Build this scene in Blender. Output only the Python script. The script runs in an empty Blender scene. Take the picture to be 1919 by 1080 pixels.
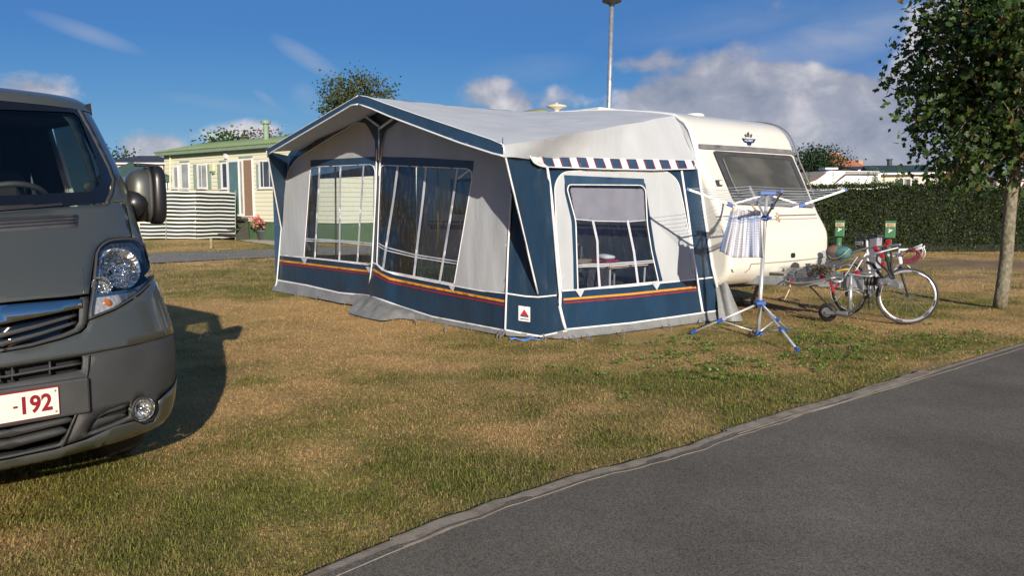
EXPOSURE = 0.35; SKYSTR = .0785; SKYFIT = [(.156, 2.14), (.394, 1.417), (2.11, .557)]; NB1 = 420000
import bpy, bmesh, math, random
import numpy as np
from mathutils import Vector, Matrix, noise as mn
from mathutils.geometry import delaunay_2d_cdt
from mathutils.bvhtree import BVHTree
random.seed(7); RS = np.random.RandomState(11)
C = bpy.context.scene.collection
# ---------------------------------------------------------------- camera geometry (photo pixel -> world ray)
FPX, CH, HOR = 1500.0, 1.4, 385.0
PIT = math.atan((540 - HOR) / FPX)
FW = np.array([0, math.cos(PIT), -math.sin(PIT)]); UP = np.array([0, math.sin(PIT), math.cos(PIT)]); RT = np.array([1., 0, 0])
C0 = np.array([0, 0, CH])
A3 = lambda *a: np.array(a, float)
def ray(x, y): return RT * (x - 959.5) + UP * (540 - y) + FW * FPX
def G(x, y, z=0.0):
    r = ray(x, y); return C0 + r * ((z - CH) / r[2])
def PY(x, y, Y):
    r = ray(x, y); return C0 + r * (Y / r[1])
def PL(x, y, o, n):
    r = ray(x, y); return C0 + r * (np.dot(o - C0, n) / np.dot(r, n))
def nrm(v): v = np.asarray(v, float); return v / (np.linalg.norm(v) + 1e-12)
# ---------------------------------------------------------------- materials
def sock(nt, a, b): nt.links.new(a, b)
def newmat(name):
    m = bpy.data.materials.new(name); m.use_nodes = True
    nt = m.node_tree; return m, nt, nt.nodes['Principled BSDF']
def mat(name, col, rough=.6, metal=0., var=.12, vs=5., bump=0., bs=60., coat=0., spec=.5, stretch=(1, 1, 1), col2=None, rvar=.0, transl=0., dirt=None):
    m, nt, b = newmat(name); N = nt.nodes
    tc = N.new('ShaderNodeTexCoord'); mp = N.new('ShaderNodeMapping'); mp.inputs['Scale'].default_value = stretch
    sock(nt, tc.outputs['Object'], mp.inputs['Vector'])
    nz = N.new('ShaderNodeTexNoise'); nz.inputs['Scale'].default_value = vs; nz.inputs['Detail'].default_value = 6
    sock(nt, mp.outputs[0], nz.inputs['Vector'])
    rp = N.new('ShaderNodeValToRGB'); rp.color_ramp.elements[0].position = .3; rp.color_ramp.elements[1].position = .7
    c1 = [max(0, c * (1 - var)) for c in col]; c2 = list(col2) if col2 else [min(1, c * (1 + var)) for c in col]
    rp.color_ramp.elements[0].color = c1 + [1]; rp.color_ramp.elements[1].color = c2 + [1]
    sock(nt, nz.outputs['Fac'], rp.inputs['Fac']); cout = rp.outputs['Color']
    if dirt:
        n3 = N.new('ShaderNodeTexNoise'); n3.inputs['Scale'].default_value = dirt[1]; n3.inputs['Detail'].default_value = 10; n3.inputs['Roughness'].default_value = .7
        sock(nt, tc.outputs['Object'], n3.inputs['Vector'])
        r3 = N.new('ShaderNodeValToRGB'); r3.color_ramp.elements[0].position = dirt[2]; r3.color_ramp.elements[1].position = dirt[2] + .2
        sock(nt, n3.outputs['Fac'], r3.inputs['Fac'])
        mx = N.new('ShaderNodeMixRGB'); sock(nt, r3.outputs[0], mx.inputs[0]); sock(nt, cout, mx.inputs[1]); mx.inputs[2].default_value = tuple(dirt[0]) + (1,)
        cout = mx.outputs[0]
    sock(nt, cout, b.inputs['Base Color'])
    b.inputs['Roughness'].default_value = rough; b.inputs['Metallic'].default_value = metal
    b.inputs['Coat Weight'].default_value = coat; b.inputs['Specular IOR Level'].default_value = spec
    if rvar:
        mr = N.new('ShaderNodeMapRange'); mr.inputs[3].default_value = rough - rvar; mr.inputs[4].default_value = rough + rvar
        sock(nt, nz.outputs['Fac'], mr.inputs[0]); sock(nt, mr.outputs[0], b.inputs['Roughness'])
    if bump:
        n2 = N.new('ShaderNodeTexNoise'); n2.inputs['Scale'].default_value = bs; n2.inputs['Detail'].default_value = 5
        sock(nt, mp.outputs[0], n2.inputs['Vector'])
        bp = N.new('ShaderNodeBump'); bp.inputs['Strength'].default_value = bump; bp.inputs['Distance'].default_value = .02
        sock(nt, n2.outputs['Fac'], bp.inputs['Height']); sock(nt, bp.outputs[0], b.inputs['Normal'])
    if transl:
        t = N.new('ShaderNodeBsdfTranslucent'); sock(nt, cout, t.inputs['Color'])
        ms = N.new('ShaderNodeMixShader'); ms.inputs[0].default_value = transl
        o = N['Material Output']; sock(nt, b.outputs[0], ms.inputs[1]); sock(nt, t.outputs[0], ms.inputs[2]); sock(nt, ms.outputs[0], o.inputs['Surface'])
    return m
def film(name, tint, refl=.1, rough=.06, bump=.25, bs=9., stretch=(1, 1, 1), dens=0.):
    """thin clear sheet: see-through, with a wrinkled gloss"""
    m, nt, b = newmat(name); N = nt.nodes; N.remove(b)
    tr = N.new('ShaderNodeBsdfTransparent'); tr.inputs[0].default_value = tuple(tint) + (1,)
    gl = N.new('ShaderNodeBsdfGlossy'); gl.inputs['Roughness'].default_value = rough
    tc = N.new('ShaderNodeTexCoord'); mp = N.new('ShaderNodeMapping'); mp.inputs['Scale'].default_value = stretch
    sock(nt, tc.outputs['Object'], mp.inputs[0])
    nz = N.new('ShaderNodeTexNoise'); nz.inputs['Scale'].default_value = bs; nz.inputs['Detail'].default_value = 4
    sock(nt, mp.outputs[0], nz.inputs['Vector'])
    bp = N.new('ShaderNodeBump'); bp.inputs['Strength'].default_value = bump; bp.inputs['Distance'].default_value = .03
    sock(nt, nz.outputs['Fac'], bp.inputs['Height']); sock(nt, bp.outputs[0], gl.inputs['Normal'])
    fr = N.new('ShaderNodeLayerWeight'); fr.inputs[0].default_value = .25
    mr = N.new('ShaderNodeMapRange'); mr.inputs[3].default_value = refl; mr.inputs[4].default_value = .9
    sock(nt, fr.outputs['Fresnel'], mr.inputs[0])
    mx = N.new('ShaderNodeMixShader'); sock(nt, mr.outputs[0], mx.inputs[0]); sock(nt, tr.outputs[0], mx.inputs[1]); sock(nt, gl.outputs[0], mx.inputs[2])
    out = mx.outputs[0]
    if dens:
        df = N.new('ShaderNodeBsdfDiffuse'); df.inputs[0].default_value = (.5, .5, .5, 1)
        m2 = N.new('ShaderNodeMixShader'); 
        n4 = N.new('ShaderNodeTexNoise'); n4.inputs['Scale'].default_value = bs * 2.2; n4.inputs['Detail'].default_value = 8; n4.inputs['Roughness'].default_value = .65; n4.inputs['Distortion'].default_value = .6; sock(nt, mp.outputs[0], n4.inputs['Vector'])
        r4 = N.new('ShaderNodeMapRange'); r4.inputs[1].default_value = .5; r4.inputs[2].default_value = .8; r4.inputs[3].default_value = dens * .12; r4.inputs[4].default_value = dens; sock(nt, n4.outputs['Fac'], r4.inputs[0]); sock(nt, r4.outputs[0], m2.inputs[0]); sock(nt, out, m2.inputs[1]); sock(nt, df.outputs[0], m2.inputs[2]); out = m2.outputs[0]
    sock(nt, out, N['Material Output'].inputs['Surface'])
    return m
def attrmat(name, rough=.6, transl=.3, var=.0, spec=.3, bump=0):
    m, nt, b = newmat(name); N = nt.nodes
    a = N.new('ShaderNodeAttribute'); a.attribute_name = 'col'
    sock(nt, a.outputs['Color'], b.inputs['Base Color']); b.inputs['Roughness'].default_value = rough; b.inputs['Specular IOR Level'].default_value = spec
    if transl:
        t = N.new('ShaderNodeBsdfTranslucent'); sock(nt, a.outputs['Color'], t.inputs['Color'])
        ms = N.new('ShaderNodeMixShader'); ms.inputs[0].default_value = transl
        sock(nt, b.outputs[0], ms.inputs[1]); sock(nt, t.outputs[0], ms.inputs[2]); sock(nt, ms.outputs[0], N['Material Output'].inputs['Surface'])
    return m
# ---------------------------------------------------------------- objects
WL = {}
def wl(o): return WL.get(o.name, np.zeros(3)) if o else np.zeros(3)
def tag(o, label=None, cat=None, group=None, kind=None):
    for k, v in (('label', label), ('category', cat), ('group', group), ('kind', kind)):
        if v: o[k] = v
    return o
def thing(name, label, cat, loc, group=None):
    o = bpy.data.objects.new(name, None); C.objects.link(o); o.empty_display_size = .1
    o.location = Vector(loc); WL[o.name] = np.array(loc, float)
    return tag(o, label, cat, group)
def link(name, v, f, m, parent=None, smooth=False, bevel=0., col=None, loc=None, sub=0):
    v = np.asarray(v, float).reshape(-1, 3)
    base = wl(parent) if parent else (np.array(loc, float) if loc is not None else np.zeros(3))
    me = bpy.data.meshes.new(name); me.from_pydata((v - base).tolist(), [], f); me.validate(verbose=False)
    o = bpy.data.objects.new(name, me); C.objects.link(o)
    if parent: o.parent = parent
    else: o.location = Vector(base)
    WL[o.name] = base
    if m: me.materials.append(m)
    if smooth: me.polygons.foreach_set('use_smooth', [True] * len(me.polygons))
    if col is not None:
        at = me.color_attributes.new('col', 'FLOAT_COLOR', 'POINT'); at.data.foreach_set('color', np.asarray(col, np.float32).ravel())
    if bevel:
        b = o.modifiers.new('bevel', 'BEVEL'); b.width = bevel; b.segments = 2; b.limit_method = 'ANGLE'; b.angle_limit = math.radians(40)
    if sub:
        s = o.modifiers.new('sub', 'SUBSURF'); s.levels = s.render_levels = sub
    return o
def frame_of(d):
    d = nrm(d); a = A3(0, 0, 1) if abs(d[2]) < .9 else A3(1, 0, 0)
    x = nrm(np.cross(a, d)); return x, np.cross(d, x), d
class MB:
    def __init__(s): s.v = []; s.f = []
    def add(s, v, f):
        n = len(s.v); s.v += [tuple(map(float, p)) for p in v]; s.f += [tuple(i + n for i in q) for q in f]; return s
    def boxa(s, c, ex, ey, ez):
        c, ex, ey, ez = map(lambda q: np.asarray(q, float), (c, ex, ey, ez))
        P = [c + i * ex + j * ey + k * ez for k in (-1, 1) for j in (-1, 1) for i in (-1, 1)]
        return s.add(P, [(0, 2, 3, 1), (4, 5, 7, 6), (0, 1, 5, 4), (2, 6, 7, 3), (1, 3, 7, 5), (0, 4, 6, 2)])
    def box(s, c, size, rz=0.):
        a, b = math.cos(rz), math.sin(rz); x, y, z = [q / 2 for q in size]
        return s.boxa(c, A3(a * x, b * x, 0), A3(-b * y, a * y, 0), A3(0, 0, z))
    def bar(s, p, q, w, h, up=(0, 0, 1)):
        p, q = np.asarray(p, float), np.asarray(q, float); d = q - p; u = nrm(d)
        x = np.cross(u, np.asarray(up, float)); x = nrm(x) if np.linalg.norm(x) > 1e-6 else A3(1, 0, 0); y = np.cross(x, u)
        return s.boxa((p + q) / 2, d / 2, x * w / 2, y * h / 2)
    def tube(s, pts, r, n=8, closed=False, caps=True):
        P = [np.asarray(p, float) for p in pts]; k = len(P); R = r if hasattr(r, '__len__') else [r] * k
        T = []
        for i in range(k):
            a = P[(i - 1) % k] if (closed or i > 0) else P[i]; b = P[(i + 1) % k] if (closed or i < k - 1) else P[i]
            T.append(nrm(b - a))
        x, y, _ = frame_of(T[0]); V = []; 
        for i in range(k):
            x = nrm(x - T[i] * np.dot(x, T[i])); y = np.cross(T[i], x)
            for j in range(n):
                t = 2 * math.pi * j / n; V.append(P[i] + R[i] * (math.cos(t) * x + math.sin(t) * y))
        F = []
        for i in range(k if closed else k - 1):
            a, b = i * n, ((i + 1) % k) * n
            for j in range(n): F.append((a + j, a + (j + 1) % n, b + (j + 1) % n, b + j))
        if caps and not closed: F += [tuple(range(n))[::-1], tuple((k - 1) * n + j for j in range(n))]
        return s.add(V, F)
    def cyl(s, p, q, r0, r1=None, n=14): return s.tube([p, q], [r0, r0 if r1 is None else r1], n)
    def lathe(s, prof, o, axis=(0, 0, 1), n=24):
        x, y, d = frame_of(axis); o = np.asarray(o, float); V = []; F = []
        for r, h in prof:
            for j in range(n):
                t = 2 * math.pi * j / n; V.append(o + d * h + r * (math.cos(t) * x + math.sin(t) * y))
        for i in range(len(prof) - 1):
            for j in range(n): F.append((i * n + j, i * n + (j + 1) % n, (i + 1) * n + (j + 1) % n, (i + 1) * n + j))
        return s.add(V, F)
    def torus(s, c, axis, R, r, n=40, m=8):
        x, y, d = frame_of(axis); c = np.asarray(c, float)
        return s.tube([c + R * (math.cos(2 * math.pi * i / n) * x + math.sin(2 * math.pi * i / n) * y) for i in range(n)], r, m, closed=True)
    def ell(s, c, ax, ay, az, n=16, m=10, p=1.0):
        c, ax, ay, az = map(lambda q: np.asarray(q, float), (c, ax, ay, az)); V = []; F = []
        sg = lambda t: math.copysign(abs(t) ** p, t)
        for i in range(m + 1):
            ph = -math.pi / 2 + math.pi * i / m
            for j in range(n):
                t = 2 * math.pi * j / n
                V.append(c + ax * sg(math.cos(ph)) * sg(math.cos(t)) + ay * sg(math.cos(ph)) * sg(math.sin(t)) + az * sg(math.sin(ph)))
        for i in range(m):
            for j in range(n): F.append((i * n + j, i * n + (j + 1) % n, (i + 1) * n + (j + 1) % n, (i + 1) * n + j))
        return s.add(V, F)
    def prism(s, poly, ext):
        """3-D polygon extruded by vector ext"""
        P = [np.asarray(p, float) for p in poly]; k = len(P); e = np.asarray(ext, float)
        return s.add(P + [p + e for p in P], [tuple(range(k))[::-1], tuple(range(k, 2 * k))] + [(i, (i + 1) % k, (i + 1) % k + k, i + k) for i in range(k)])
    def build(s, name, m, parent=None, **kw): return link(name, s.v, s.f, m, parent, **kw)
# ---------------------------------------------------------------- 2-D helpers
def dens(P, step, closed=True):
    out = []; k = len(P)
    for i in range(k if closed else k - 1):
        a = np.asarray(P[i], float); b = np.asarray(P[(i + 1) % k], float); n = max(1, int(math.ceil(np.linalg.norm(b - a) / step)))
        out += [a + (b - a) * j / n for j in range(n)]
    if not closed: out.append(np.asarray(P[-1], float))
    return out
def rnd(P, r, n=5):
    """round the corners of a closed polygon; r: radius or list"""
    k = len(P); out = []
    for i in range(k):
        a, b, c = (np.asarray(P[j % k], float) for j in (i - 1, i, i + 1)); rr = r[i] if hasattr(r, '__len__') else r
        da, dc = np.linalg.norm(a - b), np.linalg.norm(c - b); t = min(rr, da * .49, dc * .49)
        if t < 1e-9: out.append(b); continue
        p, q = b + (a - b) / da * t, b + (c - b) / dc * t
        for j in range(n + 1):
            s = j / n; out.append((1 - s) ** 2 * p + 2 * s * (1 - s) * b + s * s * q)
    return out
def crv(P, n=6, closed=False):
    """Catmull-Rom"""
    P = [np.asarray(p, float) for p in P]; k = len(P); out = []
    for i in range(k if closed else k - 1):
        g = (lambda j: P[j % k]) if closed else (lambda j: P[min(max(j, 0), k - 1)])
        a, b, c, d = g(i - 1), g(i), g(i + 1), g(i + 2)
        for j in range(n):
            t = j / n; out.append(.5 * (2 * b + (c - a) * t + (2 * a - 5 * b + 4 * c - d) * t * t + (3 * b - a - 3 * c + d) * t ** 3))
    if not closed: out.append(P[-1])
    return out
def inside(pts, poly):
    x, y = pts[:, 0], pts[:, 1]; r = np.zeros(len(pts), bool); P = np.asarray(poly); k = len(P); j = k - 1
    for i in range(k):
        xi, yi = P[i]; xj, yj = P[j]
        c = ((yi > y) != (yj > y)) & (x < (xj - xi) * (y - yi) / ((yj - yi) if yj != yi else 1e-12) + xi); r ^= c; j = i
    return r
def cdt(outer, holes, step):
    loops = [dens(outer, step)] + [dens(h, step) for h in holes]
    co = []; ed = []
    for L in loops:
        n = len(co); k = len(L); co += [tuple(p) for p in L]; ed += [(n + i, n + (i + 1) % k) for i in range(k)]
    P = np.array(co); lo, hi = P.min(0), P.max(0)
    gx = np.arange(lo[0] + step * .5, hi[0], step); gy = np.arange(lo[1] + step * .5, hi[1], step)
    if len(gx) and len(gy):
        g = np.array([(a + (step * .5 if j % 2 else 0), b) for j, b in enumerate(gy) for a in gx])
        ok = inside(g, outer)
        for h in holes: ok &= ~inside(g, h)
        g = g[ok]
        if len(g):
            d = np.min(np.linalg.norm(g[:, None] - P[None], axis=2), axis=1) if len(g) * len(P) < 6e6 else np.full(len(g), 9e9)
            g = g[d > step * .35]; co += [tuple(p) for p in g]
    vs, es, fs, *_ = delaunay_2d_cdt([Vector(c) for c in co], ed, [], 0, 1e-6)
    V = np.array([tuple(v) for v in vs]); F = np.array([f for f in fs if len(f) == 3])
    cen = V[F].mean(1); ok = inside(cen, outer)
    for h in holes: ok &= ~inside(cen, h)
    return V, [tuple(int(i) for i in f) for f in F[ok]]
def patch(name, outer, mp, m, parent, holes=(), step=10., smooth=True, thick=0., **kw):
    V, F = cdt(outer, holes, step); P = [mp(*v) for v in V]
    o = link(name, P, F, m, parent, smooth=smooth, **kw)
    # face the camera
    me = o.data
    if len(me.polygons):
        c = np.mean([np.array(p.center) + wl(o) for p in me.polygons], axis=0); n = np.sum([np.array(p.normal) * p.area for p in me.polygons], axis=0)
        if np.dot(n, C0 - c) < 0: me.flip_normals()
    if thick:
        s = o.modifiers.new('thick', 'SOLIDIFY'); s.thickness = thick; s.offset = -1
    return o
def strip(P, w):
    """polygon of width w round an open 2-D polyline"""
    P = [np.asarray(p, float) for p in P]; L = []; R = []
    for i, p in enumerate(P):
        d = nrm(P[min(i + 1, len(P) - 1)] - P[max(i - 1, 0)]); n = np.array([-d[1], d[0]]) * w / 2; L.append(p + n); R.append(p - n)
    return L + R[::-1]
def text(name, body, size, origin, ex, ey, m, parent=None, ext=.001, align='CENTER', sx=1., bold=0.):
    cu = bpy.data.curves.new(name, 'FONT'); cu.body = body; cu.size = size; cu.align_x = align; cu.align_y = 'CENTER'; cu.extrude = ext; cu.resolution_u = 3; cu.offset = bold
    t = bpy.data.objects.new(name, cu); C.objects.link(t); dg = bpy.context.evaluated_depsgraph_get(); dg.update()
    me = bpy.data.meshes.new_from_object(t.evaluated_get(dg)); bpy.data.objects.remove(t)
    ex, ey = nrm(ex), nrm(ey); ez = np.cross(ex, ey)
    V = [np.asarray(origin) + ex * v.co.x * sx + ey * v.co.y + ez * v.co.z for v in me.vertices]; F = [tuple(p.vertices) for p in me.polygons]
    bpy.data.meshes.remove(me); return link(name, V, F, m, parent)
def dup(root, off=(0, 0, 0), label=None, parent=None):
    c = root.copy(); C.objects.link(c); WL[c.name] = wl(root) + np.asarray(off)
    if parent is None: c.location = Vector(WL[c.name])
    else: c.parent = parent
    for ch in list(root.children):
        d = ch.copy(); C.objects.link(d); d.parent = c
        for g in list(ch.children):
            e = g.copy(); C.objects.link(e); e.parent = d
    if label: c['label'] = label
    return c
# ---------------------------------------------------------------- value noise
_T = RS.rand(256, 256)
def vnoise(x, y):
    x = np.asarray(x, float); y = np.asarray(y, float); xi = np.floor(x).astype(int); yi = np.floor(y).astype(int); fx = x - xi; fy = y - yi
    fx = fx * fx * (3 - 2 * fx); fy = fy * fy * (3 - 2 * fy); t = lambda a, b: _T[a & 255, b & 255]
    return (t(xi, yi) * (1 - fx) + t(xi + 1, yi) * fx) * (1 - fy) + (t(xi, yi + 1) * (1 - fx) + t(xi + 1, yi + 1) * fx) * fy
def fbm(x, y, o=4):
    r = 0; a = .5; s = 0
    for i in range(o): r = r + a * vnoise(x * 2 ** i + 17.3 * i, y * 2 ** i + 9.1 * i); s += a; a *= .55
    return r / s
# ================================================================ camera, light, sky
sc = bpy.context.scene
cam = bpy.data.objects.new('camera', bpy.data.cameras.new('camera')); C.objects.link(cam); sc.camera = cam
cam.location = Vector(C0); cam.rotation_euler = (math.pi / 2 - PIT, 0, 0)
cam.data.sensor_width = 36; cam.data.lens = 36 * FPX / 1919; cam.data.clip_end = 2000; cam.data.clip_start = .05
SEL = math.radians(18.5); SH = nrm(A3(.243, -.97, 0)); SDIR = A3(SH[0] * math.cos(SEL), SH[1] * math.cos(SEL), math.sin(SEL))
sl = bpy.data.lights.new('sun', 'SUN'); sl.energy = 4.8; sl.angle = math.radians(.5); sl.color = (1, .92, .80)
so = bpy.data.objects.new('sun', sl); C.objects.link(so); so.rotation_euler = Vector(SDIR).to_track_quat('Z', 'Y').to_euler()
sc.view_settings.view_transform = 'Standard'; sc.view_settings.look = 'None'; sc.view_settings.exposure = EXPOSURE; sc.view_settings.gamma = 1
sc.render.engine = 'CYCLES'; sc.cycles.max_bounces = 8; sc.cycles.transparent_max_bounces = 24; sc.cycles.use_denoising = True
sc.cycles.sample_clamp_indirect = 6
W = bpy.data.worlds.new('World'); sc.world = W; W.use_nodes = True; nt = W.node_tree; N = nt.nodes
bg = N['Background']; bg.inputs['Strength'].default_value = SKYSTR
sky = N.new('ShaderNodeTexSky'); sky.sky_type = 'NISHITA'; sky.sun_disc = False; sky.sun_elevation = SEL
sky.sun_rotation = math.atan2(SH[0], SH[1])
sky.air_density = 1.0; sky.dust_density = .35; sky.ozone_density = 2.2
def mth(op, a, b=None, c=None, clamp=False):
    n = N.new('ShaderNodeMath'); n.operation = op; n.use_clamp = clamp
    for i, q in enumerate((a, b, c)):
        if q is None: continue
        if isinstance(q, (int, float)): n.inputs[i].default_value = q
        else: nt.links.new(q, n.inputs[i])
    return n.outputs[0]
tc = N.new('ShaderNodeTexCoord'); sp = N.new('ShaderNodeSeparateXYZ'); nt.links.new(tc.outputs['Generated'], sp.inputs[0])
az = mth('ARCTAN2', sp.outputs[0], sp.outputs[1]); el = mth('ARCSINE', sp.outputs[2])
cmb = N.new('ShaderNodeCombineXYZ'); nt.links.new(az, cmb.inputs[0]); nt.links.new(el, cmb.inputs[1])
def skyn(scale, st, detail=8, rough=.6, off=(0, 0, 0), dist=0.):
    mp = N.new('ShaderNodeMapping'); mp.inputs['Scale'].default_value = st; mp.inputs['Location'].default_value = off; nt.links.new(cmb.outputs[0], mp.inputs[0])
    n = N.new('ShaderNodeTexNoise'); n.inputs['Scale'].default_value = scale; n.inputs['Detail'].default_value = detail; n.inputs['Roughness'].default_value = rough; n.inputs['Distortion'].default_value = dist
    nt.links.new(mp.outputs[0], n.inputs['Vector']); return n.outputs['Fac']
nA = skyn(9, (1, 1.5, 1), off=(3.1, .7, 0), detail=12, rough=.52, dist=.25); nB = skyn(19, (1, 1.25, 1), off=(1.1, 4.7, 0), detail=10, rough=.55, dist=.3); nW = skyn(7, (1, 3.2, 1), rough=.55, dist=.6, off=(5.5, 2.2, 0))
def dirpx(x, y):
    r = nrm(ray(x, y)); return math.atan2(r[0], r[1]), math.asin(r[2])
def blob(x, y, rx, ry, rot=0.):
    a0, e0 = dirpx(x, y); rx /= FPX; ry /= FPX; c, s = math.cos(rot), math.sin(rot)
    da = mth('SUBTRACT', az, a0); de = mth('SUBTRACT', el, e0)
    if rot:
        p = mth('ADD', mth('MULTIPLY', da, c), mth('MULTIPLY', de, s)); q = mth('SUBTRACT', mth('MULTIPLY', de, c), mth('MULTIPLY', da, s))
    else: p, q = da, de
    p = mth('DIVIDE', p, rx); q = mth('DIVIDE', q, ry)
    d = mth('ADD', mth('MULTIPLY', p, p), mth('MULTIPLY', q, q))
    return mth('SUBTRACT', 1, mth('POWER', d, .8), clamp=True)
def total(L):
    s = L[0]
    for q in L[1:]: s = mth('ADD', s, q)
    return s
cum = [(62, 170, 95, 46, 1.05, 1.05), (282, 280, 95, 52, 1., .95), (920, 176, 90, 50, 1., .85), (475, 252, 110, 40, .95, 1.15), (960, 208, 44, 26, .9, 1.2), (1035, 188, 85, 40, .62, .75), (1225, 200, 130, 58, .9, 1.1),
       (1330, 140, 180, 90, .72, .6), (1390, 215, 260, 95, .62, .7), (1560, 240, 360, 125, .78, .72), (1480, 190, 150, 75, .7, 1.0), (1600, 190, 160, 60, .5, .9), (1745, 95, 80, 130, .9, 1.2), (1750, 280, 380, 130, .85, .68), (1190, 112, 95, 42, .55, .7), (1500, 10, 130, 36, .5, .6), (765, 172, 55, 34, .4, .8), (310, 152, 90, 30, .4, .9), (1900, 60, 160, 110, .8, .6), (2150, 230, 340, 160, 1., .7), (-300, 250, 320, 90, .9, .9)]
ms = []; bs = []
for x, y, rx, ry, wt, br in cum:
    b = blob(x, y, rx, ry); ms.append(mth('MULTIPLY', b, wt)); bs.append(mth('MULTIPLY', ms[-1], br))
M_ = total(ms); Bq = mth('DIVIDE', total(bs), mth('ADD', M_, .001))
dn = mth('ADD', mth('MULTIPLY', M_, 1.9), mth('MULTIPLY', mth('SUBTRACT', mth('ADD', mth('MULTIPLY', nA, .55), mth('MULTIPLY', nB, .45)), .5), 4.2))
dn = mth('SUBTRACT', dn, .70); gate = mth('MULTIPLY', M_, 3., clamp=True)
mk = N.new('ShaderNodeMapRange'); mk.interpolation_type = 'SMOOTHSTEP'; mk.inputs[1].default_value = 0.; mk.inputs[2].default_value = 1.0; mk.inputs[4].default_value = .88
nt.links.new(dn, mk.inputs[0]); cmask = mth('MULTIPLY', mk.outputs[0], gate)
wis = [(165, 62, 95, 16, -.28, .8), (575, 108, 75, 20, -.5, 1.2), (500, 186, 30, 9, -.6, .9), (1500, 95, 260, 42, .15, .95), (1400, 35, 300, 40, .1, .5), (1650, 30, 160, 40, .2, .7), (575, 185, 34, 26, -.8, .7), (420, 195, 120, 14, -.1, .4), (1620, 150, 260, 60, .1, .6), (990, 130, 130, 30, .1, .35)]
wm = mth('MULTIPLY', total([mth('MULTIPLY', blob(*q[:5]), q[5]) for q in wis]), mth('MULTIPLY', mth('SUBTRACT', nW, .22, clamp=True), 1.5), clamp=True)
# cloud colour: lit tops, grey bodies
lit = mth('ADD', mth('MULTIPLY', Bq, .6), mth('MULTIPLY', mth('SUBTRACT', mth('ADD', mth('MULTIPLY', nB, .6), mth('MULTIPLY', nA, .4)), .5), 1.7), clamp=True)
cr = N.new('ShaderNodeValToRGB'); cr.color_ramp.elements[0].position = .12; cr.color_ramp.elements[0].color = (1.9, 2.3, 3.2, 1); cr.color_ramp.elements[1].position = .95; cr.color_ramp.elements[1].color = (9.2, 8.6, 8.4, 1)
e = cr.color_ramp.elements.new(.5); e.color = (3.9, 4.0, 4.7, 1)
nt.links.new(lit, cr.inputs[0])
vo = N.new('ShaderNodeVectorMath'); vo.operation = 'ADD'; vo.inputs[1].default_value = (0, 0, .12); nt.links.new(tc.outputs['Generated'], vo.inputs[0])
vn = N.new('ShaderNodeVectorMath'); vn.operation = 'NORMALIZE'; nt.links.new(vo.outputs[0], vn.inputs[0]); nt.links.new(vn.outputs[0], sky.inputs['Vector'])
sr = N.new('ShaderNodeSeparateColor'); nt.links.new(sky.outputs[0], sr.inputs[0]); hs = N.new('ShaderNodeCombineColor')
ch_ = [mth('MULTIPLY', mth('POWER', sr.outputs[i], g), k) for i, (k, g) in enumerate(SKYFIT)]
nt.links.new(mth('MAXIMUM', ch_[0], mth('MULTIPLY', ch_[2], .135)), hs.inputs[0]); nt.links.new(mth('MAXIMUM', ch_[1], mth('MULTIPLY', ch_[2], .41)), hs.inputs[1]); nt.links.new(ch_[2], hs.inputs[2])
w1 = N.new('ShaderNodeMixRGB'); nt.links.new(mth('MULTIPLY', wm, .75), w1.inputs[0]); nt.links.new(hs.outputs[0], w1.inputs[1]); w1.inputs[2].default_value = (4.2, 4.7, 5.8, 1)
w2 = N.new('ShaderNodeMixRGB'); nt.links.new(cmask, w2.inputs[0]); nt.links.new(w1.outputs[0], w2.inputs[1]); nt.links.new(cr.outputs[0], w2.inputs[2])
nt.links.new(w2.outputs[0], bg.inputs['Color'])
# ================================================================ ground, road, lawn
# road along the right: edge line traced on the ground
edge_k = [G(*q) for q in [(600, 1070), (737, 1011), (930, 939), (1150, 874), (1287, 836), (1459, 781), (1597, 736), (1734, 695), (1919, 643)]]
edge_r = [G(*q) for q in [(669, 1080), (827, 1021.5), (1040, 932), (1260, 858), (1459, 799), (1617, 743), (1769, 690.5), (1919, 648)]]
dk = nrm(edge_k[-1] - edge_k[3]); edge_k = [edge_k[0] - nrm(edge_k[2] - edge_k[0]) * 9] + edge_k + [edge_k[-1] + dk * 60]; edge_r = [edge_r[0] - dk * 9] + edge_r + [edge_r[-1] + dk * 60]
rn_ = A3(dk[1], -dk[0], 0)
def gz(px, py, rx, ry, x, y):
    """soft spot on the ground, centred under a photo point, radii in metres"""
    g = G(px, py); return np.exp(-(((x - g[0]) / rx) ** 2 + ((y - g[1]) / ry) ** 2))
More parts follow.
